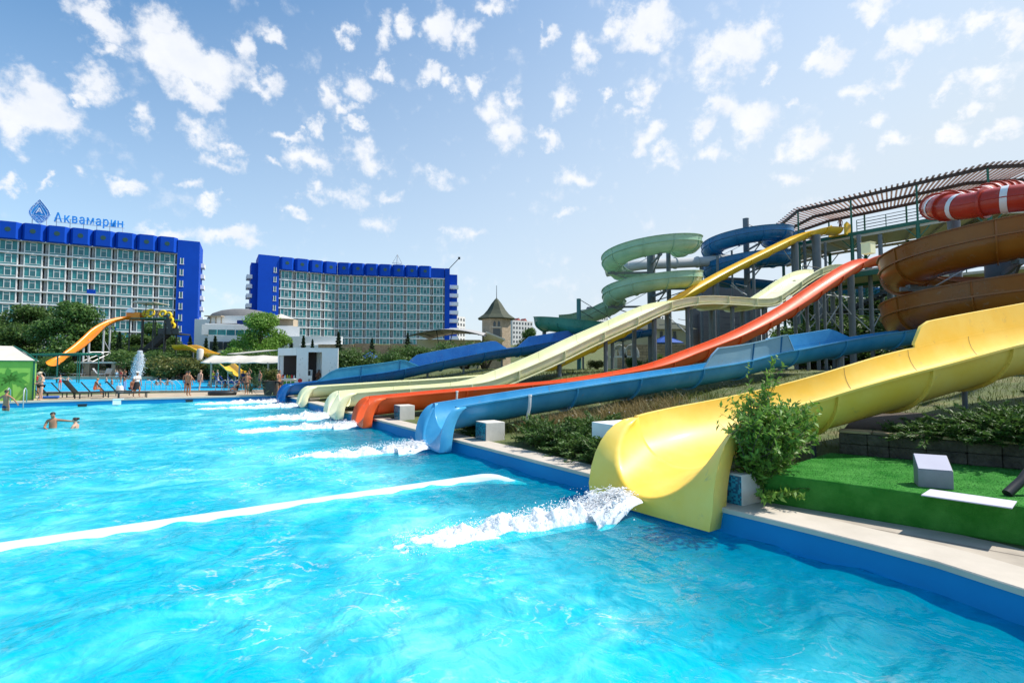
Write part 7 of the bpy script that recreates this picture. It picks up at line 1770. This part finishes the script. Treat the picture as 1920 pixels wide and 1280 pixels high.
# ------------------------------------------------------------------ green pergola, beige hut
T = thing('pergola', 'low green steel pergola between the tent and the beige hut', 'pergola', (P(96, 700, 66).x, 66, .35))
mb = MB(); a, b = P(40, 666, 66), P(153, 664, 66)
for dy in (0, 3): mb.bar(a+Vector((0, dy, 0)), b+Vector((0, dy, 0)), .1, .16)
for k in range(27): q = a.lerp(b, k/26); mb.bar(q+Vector((0, -.4, .14)), q+Vector((0, 3.4, .14)), .06, .1)
for px in (69, 150, 109):
    for dy in (0, 3): q = P(px, 666, 66); mb.tube([(q.x, 66+dy, .3), (q.x, 66+dy, q.z)], .06, 8)
for z in (1.2, .8): mb.tube([(a.x, 66, z), (b.x, 66, z)], .025, 6)
mb.build('frame', 'green_steel', T)
D = 90; T = thing('hut', 'small beige timber hut with a flat cream roof beyond the far pool', 'hut', (P(186, 700, D).x, D, .83)); zb_ = .83; zt = zy(681, D)
x0, x1, xm = P(152, 690, D).x, P(217, 690, D).x, P(168, 690, D).x
mb = MB(); mb.box(((x0+xm)/2, D+1.2, (zb_+zt)/2), (xm-x0, 2.6, zt-zb_)); mb.box((x1-.35, D+1.2, (zb_+zt)/2), (.7, 2.6, zt-zb_)); mb.box(((x0+x1)/2, D+2.4, (zb_+zt)/2), (x1-x0-.8, .15, zt-zb_)); mb.box(((xm+x1)/2, D-.02, zb_+.5), (x1-xm-.6, .12, 1.0)); mb.build('wall', 'hut_wall', T)
mb = MB(); mb.box(((x0+x1)/2+.2, D+.9, zt+.14), (x1-x0+1.3, 3.8, .28)); mb.build('roof', 'canvas_white', T, bevel=.03)
mb = MB(); mb.box(((xm+x1)/2-.6, D+2.2, zb_+1.3), (1.2, .1, 1.6)); mb.box(((xm+x1)/2+1.2, D+2.2, zb_+1.5), (1.0, .1, 1.2)); mb.build('shelf', 'hut_dark', T)

# ------------------------------------------------------------------ orange slide with its tower
def PD(px, py, D): return P(px, py, D)
opath = crom([PD(100, 679, 84), PD(112, 671, 85.5), PD(130, 660, 87), PD(150, 646, 89), PD(168, 630, 91), PD(186, 613, 93), PD(207, 601, 95), PD(228, 594.5, 97), PD(245, 592.5, 98.5)], .5)
T = thing('water_slide', 'orange open slide swooping left from a tower beyond the far pool', 'water slide', (opath[0].x, 84, .35))
channel(opath, 2.0, .62, 'orange_gelcoat', T); ribs(opath, 2.0, .62, 'dark_steel', T, 2.6, 1.5, depth=.03, thick=.10)
mb = MB(); q = opath[-1]; tt_ = (opath[-1]-opath[-4]).normalized()
mb.box(q+Vector((1.2, .4, -.1)), (2.6, .1, 1.5)); mb.box(q+Vector((1.2, -1.0, -.1)), (2.6, .1, 1.5)); mb.box(q+Vector((1.2, -.3, -.75)), (2.6, 1.5, .1)); mb.build('start_tub', 'orange_gelcoat', T)
for px, pt, D in ((167.5, 636, 91), (157, 646, 90), (195, 612, 94), (207, 604, 95.5)):
    p = PD(px, pt, D); mb = MB(); mb.tube([(p.x, D, .3), (p.x, D, p.z)], .16, 10); mb.build('support_post', 'light_steel', T, smooth=40)
mb = MB()
for (a, b) in (((167, 660, 92), (207, 660, 95)), ((157, 676, 91), (195, 661, 94)), ((168, 661, 92), (207, 678, 95)), ((173, 678, 92), (207, 662, 95)), ((157, 663, 91), (167, 661, 92)), ((196, 640, 94), (207, 660, 95)), ((157, 662, 91), (172, 678, 92))): mb.tube([PD(*a), PD(*b)], .07, 6)
mb.build('bracing', 'light_steel', T)
TO = thing('slide_tower', 'dark steel tower with stairs at the top of the orange slide', 'slide tower', (P(285, 700, 98).x, 98, .35))
zd = zy(596, 98)
x = lambda px: P(px, 640, 98).x
mb = MB(); mb.box(((x(247)+x(313))/2, 99.5, zd-.1), (x(313)-x(247), 4.5, .22)); mb.build('deck', 'green_steel', TO)
for px in (245, 268, 289, 310):
    for dy in (0, 3.6): mb = MB(); mb.tube([(x(px), 97.6+dy, .3), (x(px), 97.6+dy, zd)], .12, 8); mb.build('column', 'dark_steel', TO, smooth=40)
mb = MB(); mb.bar((x(268), 97.6, zy(653, 98)), (x(310), 97.6, zy(653, 98)), .16); mb.bar((x(245), 97.6, zy(625, 98)), (x(268), 97.6, zy(625, 98)), .12); mb.bar((x(268), 97.6, zy(654, 98)), (x(310), 97.6, zy(680, 98)), .1); mb.bar((x(245), 101.2, zy(653, 98)), (x(310), 101.2, zy(653, 98)), .12); mb.build('bracing', 'dark_steel', TO)
mb = MB(); zl = zy(625.5, 98); mb.box(((x(297)+x(336))/2, 99.6, zl), (x(336)-x(297), 3.6, .22)); mb.bar((x(297), 97.8, zl+.55), (x(336), 97.8, zl+.55), .06, 1.0); mb.build('landing', 'dark_steel', TO)
mb = MB()
for (pa, za, pb, zb__, dy) in ((311, zd, 322, zl, 98.4), (300, zl, 262, zy(660, 98), 100.2), (262, zy(660, 98), 300, zy(690, 98), 98.6)):
    n__ = 14
    for i in range(n__+1):
        f = i/n__; mb.box((x(pa)+(x(pb)-x(pa))*f, dy, za+(zb__-za)*f), (.38, 1.5, .07))
    for o in (-.75, .75): mb.bar((x(pa), dy+o, za-.1), (x(pb), dy+o, zb__-.1), .08, .36); mb.bar((x(pa), dy+o, za+.6), (x(pb), dy+o, zb__+.6), .05, .9)
mb.build('staircase', 'dark_steel', TO)
mb = MB(); zr = zy(566, 98); mb.prism([(x(250), 97, zr-.1), (x(263), 97, zr+.25), (x(293), 97, zr-.05), (x(293), 97, zr-.15), (x(250), 97, zr-.2)], (0, 4.5, 0)); mb.build('roof', 'canvas_white', TO)
mb = MB()
for px in (270, 285): mb.tube([(x(px), 98.2, zd), (x(px), 98.2, zr)], .07, 6)
for z in (.5, 1.05): mb.tube([(x(262), 97.5, zd+z), (x(312), 97.5, zd+z)], .045, 6)
mb.build('railing', 'dark_steel', TO)
mb = MB(); q = PD(245.5, 583, 97.5); mb.lathe([(.75, -.35), (.72, 0), (.5, .4), (.2, .6), (0, .65)], q, 14); mb.tube([q, q-Vector((0, 0, 1.6))], .04, 6); tag(mb.build('parasol', 'white_paint', smooth=50), 'small white parasol at the top of the orange slide', 'parasol')
def ring(c, r, label, ax='y', tube=.22):
    mb = MB(); q = []
    for a in np.linspace(0, 2*math.pi, 23): q.append((c.x+r*math.cos(a), c.y+.15*math.sin(a*1), c.z+r*math.sin(a)) if ax == 'y' else (c.x+.35*math.cos(a), c.y+r*math.sin(a), c.z+r*.95*math.cos(a)))
    mb.tube(q, tube, 8, cap=False); tag(mb.build('swim_ring', 'cloth_yellow', smooth=True), label, 'swim ring', 'yellow swim rings at the orange slide tower')
for px, py, r, lab in ((273, 588, .5, 'yellow swim ring at the left of the orange slide tower deck'), (282, 587, .68, 'big yellow swim ring standing on the tower deck under the roof'), (305, 588, .55, 'yellow swim ring at the head of the tower stair'), (315, 592, .6, 'yellow swim ring carried at the top of the tower stair'), (318, 601, .6, 'yellow swim ring carried halfway on the tower stair'), (322, 611, .55, 'yellow swim ring carried lowest on the tower stair')): ring(PD(px, py, 98.3), r, lab)
p = PD(316, 624, 97.9); person('person in a bathing suit climbing the orange slide tower with swim rings', (p.x, 98.2, zl+.1), face(-120), 1.72, 'skin_pale', 'hair_red', (('suit', 'cloth_red'),), ('up', 'down'), step=.3)
for px, lab in ((297, 'bather waiting on the orange slide tower deck'), (262, 'bather sitting behind the orange start tub')):
    p = PD(px, 595, 99.5); person(lab, (p.x, 99.5, zd+(.02 if px == 297 else -.35)), face(30), 1.6, 'skin_tan', 'hair_dark', (('trunks', 'cloth_red'),), ('front', 'down'))

# ------------------------------------------------------------------ small yellow children's slides
sp_ = crom([PD(424, 664, 84), PD(412, 663, 85), PD(395, 661, 86.5), PD(380, 656, 88), PD(368, 650, 89), PD(356, 646, 90), PD(344, 646.5, 90.5), PD(333, 647, 91)], .4)
T = thing('water_slide', 'small wavy yellow slide low in the shrubs right of the orange tower', 'water slide', (sp_[0].x, 84, .35)); channel(sp_, 2.1, .9, 'gold_gelcoat', T); ribs(sp_, 2.1, .9, 'gold_gelcoat', T, 2.8, 1.2)
posts(sp_, [4, 14, 24], .9, .1, 'light_steel', T); mb = MB(); p = PD(375.5, 660, 85); mb.lathe([(.5, .3), (.5, 5.2), (.4, 5.4), (0, 5.5)], (p.x, 85, 0), 12); mb.build('concrete_post', 'concrete', T, smooth=40)
s2 = crom([PD(449, 696, 60), PD(440, 694, 61), PD(434, 688, 62), PD(428, 683, 63), PD(422, 678, 64)], .3)
T = thing('water_slide', 'short yellow slide end under the white awning', 'water slide', (s2[0].x, 60, .35)); channel(s2, 1.5, .6, 'gold_gelcoat', T); posts(s2, [3, 12], .6, .07, 'light_steel', T)

# ------------------------------------------------------------------ white awning and kiosk
D = 50; T = thing('awning', 'long white fabric awning on thin posts left of the kiosk', 'awning', (P(450, 700, D).x, D, .35))
mb = MB(); rows = []
for i in range(25):
    k = i/24; px = 376+150*k; x_ = P(px, 680, D).x; s_ = abs(math.sin(k*math.pi*3)); d_ = .05-.10*s_
    rows.append([(x_, D, zy(681, D)+d_*.6), (x_, D+.03, zy(679.5, D)+d_), (x_-.2+.15*math.sin(k*9), D+2.4, zy(668, D)+.12+d_), (x_, D+4.6, zy(670, D)+.15+d_)])
mb.grid(rows); mb.build('fabric', 'canvas_white', T, smooth=50, solid=.02)
for px in (395, 448, 502): p = P(px, 690, D); mb = MB(); mb.tube([(p.x, D+.1, .3), (p.x, D+.1, zy(679, D))], .09, 8); mb.build('post', 'hut_wall', T, smooth=40)
mb = MB(); mb.bar((P(380, 690, D).x, D+4.4, zy(671, D)), (P(520, 690, D).x, D+4.4, zy(671, D)), .08); mb.bar((P(380, 690, D).x, D+.12, zy(680, D)), (P(522, 690, D).x, D+.12, zy(680, D)), .07); mb.build('beam', 'hut_wall', T)

KC = P(556, 690, 42.0); kz = .35; kt = zy(653.5, 42)
ar = Vector((.985, .17, 0)).normalized(); al_ = Vector((-.90, .43, 0)).normalized()
kc = Vector((KC.x, 42, 0)); kr = kc+ar*3.25; kl = kc+al_*2.15
T = thing('kiosk', 'white box kiosk with an open counter and a half door', 'kiosk', (kc.x+1.2, 43.5, kz)); nR = Vector((ar.y, -ar.x, 0)); nL = Vector((al_.y, -al_.x, 0)); nL = nL if nL.x < 0 else -nL
def panel(mb, a, d, s0, s1, z0, z1, th=.08, off=0, n=None):
    p, q = a+d*s0, a+d*s1; c = (p+q)/2+(n*off if n else Vector((0, 0, 0))); mb.box((c.x, c.y, (z0+z1)/2), ((s1-s0), th, z1-z0), math.atan2(d.y, d.x))
mb = MB(); fd = kz+.1
panel(mb, kc, ar, 0, .9, kz, kt); panel(mb, kc, ar, 1.98, 3.25, kz, kt); panel(mb, kc, ar, .9, 1.98, kt-.28, kt)
panel(mb, kc, al_, 0, 2.15, kt-.55, kt); panel(mb, kc, al_, 2.0, 2.15, kz, kt-.55)
panel(mb, kr+al_*.0, al_, 0, 2.15, kz, kt); panel(mb, kl, ar, 0, 3.25, kz, kt)
mb.build('wall', 'white_paint', T)
mb = MB(); mb.prism([(q.x, q.y, kt) for q in (kc-ar*.06+nR*.06, kr+ar*.06+nR*.06, kr+al_*2.2, kl-nR*.06-ar*.06)], (0, 0, .07)); mb.build('roof', 'white_paint', T)
mb = MB(); mb.prism([(q.x, q.y, kz) for q in (kc, kr, kr+al_*2.15, kl)], (0, 0, .08)); mb.build('floor', 'concrete', T)
mb = MB(); panel(mb, kc+nR*.05, ar, .78, 1.2, fd, kz+1.35, .06); o = mb.build('half_door', 'white_paint', T); mb = MB(); q = kc+nR*.10+ar*1.02; mb.box((q.x, q.y, kz+.95), (.07, .05, .26), math.atan2(ar.y, ar.x)); mb.build('handle', 'dark_steel', o)
mb = MB(); panel(mb, kc, al_, 0, 2.0, kz, kz+1.05, .10); mb.build('counter_front', 'hotel_white', T)
mb = MB(); q = kc+al_*1.0; mb.box((q.x+nL.x*.05, q.y+nL.y*.05, kz+1.09), (2.1, .5, .06), math.atan2(al_.y, al_.x)); mb.build('counter_top', 'white_paint', T)
mb = MB(); 
for r_, z in ((0, .2), (1, .6)):
    for k in range(4): panel(mb, kc+nL*.055, al_, .15+k*.48, .50+k*.48, kz+z, kz+z+.30, .02)
mb.build('menu_cards', 'tent_palm', T)
mb = MB(); panel(mb, kl-nR*.0+ar*.0+nR*.25, ar, .5, 3.1, kz+.08, kt-.12, .03); mb.build('back_lining', 'hut_dark', T)
mb = MB(); q = kc+ar*1.72+al_*1.1; mb.box((q.x, q.y, kz+.95), (.55, .55, 1.75), math.atan2(ar.y, ar.x)); o = mb.build('fridge', 'white_paint', T, bevel=.02); mb = MB(); q = q+nR*.29; mb.box((q.x, q.y, kz+1.4), (.42, .03, .7), math.atan2(ar.y, ar.x)); mb.build('fridge_window', 'window_dark', o)
mb = MB(); q = kc+ar*.3+nR*.05; n2 = 20
for s_, z, r_ in ((.30, .95, .17),): mb.prism([(kc.x+ar.x*(s_+r_*math.cos(a))+nR.x*.042, kc.y+ar.y*(s_+r_*math.cos(a))+nR.y*.042, kz+z+r_*math.sin(a)) for a in np.linspace(0, 6.28, n2, endpoint=False)], nR*.006)
mb.build('round_sticker', 'cloth_red', T)
mb = MB(); rg = random.Random(2)
for k in range(26):
    s_ = rg.choice((rg.uniform(.1, .75), rg.uniform(2.1, 3.1))); z = rg.uniform(.5, 2.9); r_ = rg.uniform(.02, .06); c = kc+ar*s_+nR*.042
    mb.prism([(c.x+ar.x*r_*math.cos(a)*(1 if i % 2 else .5), c.y+ar.y*r_*math.cos(a)*(1 if i % 2 else .5), kz+z+r_*math.sin(a)*(1 if i % 2 else .5)) for i, a in enumerate(np.linspace(0, 6.28, 10, endpoint=False))], nR*.005)
mb.build('flower_print', 'hotel_grey', T)
for k in range(7):
    q = kc+al_*(.25+.26*k); mb = MB(); r_ = .05+.02*(k % 3); mb.lathe([(r_, 0), (r_, .16+.05*(k % 2)), (r_*.5, .22+.05*(k % 2)), (r_*.4, .27+.05*(k % 2))], (q.x, q.y, kz+1.12), 10)
    tag(mb.build('bottle', ('white_paint', 'cloth_red', 'tent_green', 'cloth_yellow')[k % 4], smooth=40), 'small jar or bottle on the kiosk counter', 'bottle', 'jars on the kiosk counter')
mb = MB(); a = kl+Vector((0, 0, kt-.12)); mb.prism([a, a+al_*.2-ar*3.2+Vector((0, 0, -.35)), a+al_*1.6-ar*3.0+Vector((0, 0, -.32)), a+al_*1.4], (0, 0, .06)); mb.build('side_canopy', 'canvas_white', T)
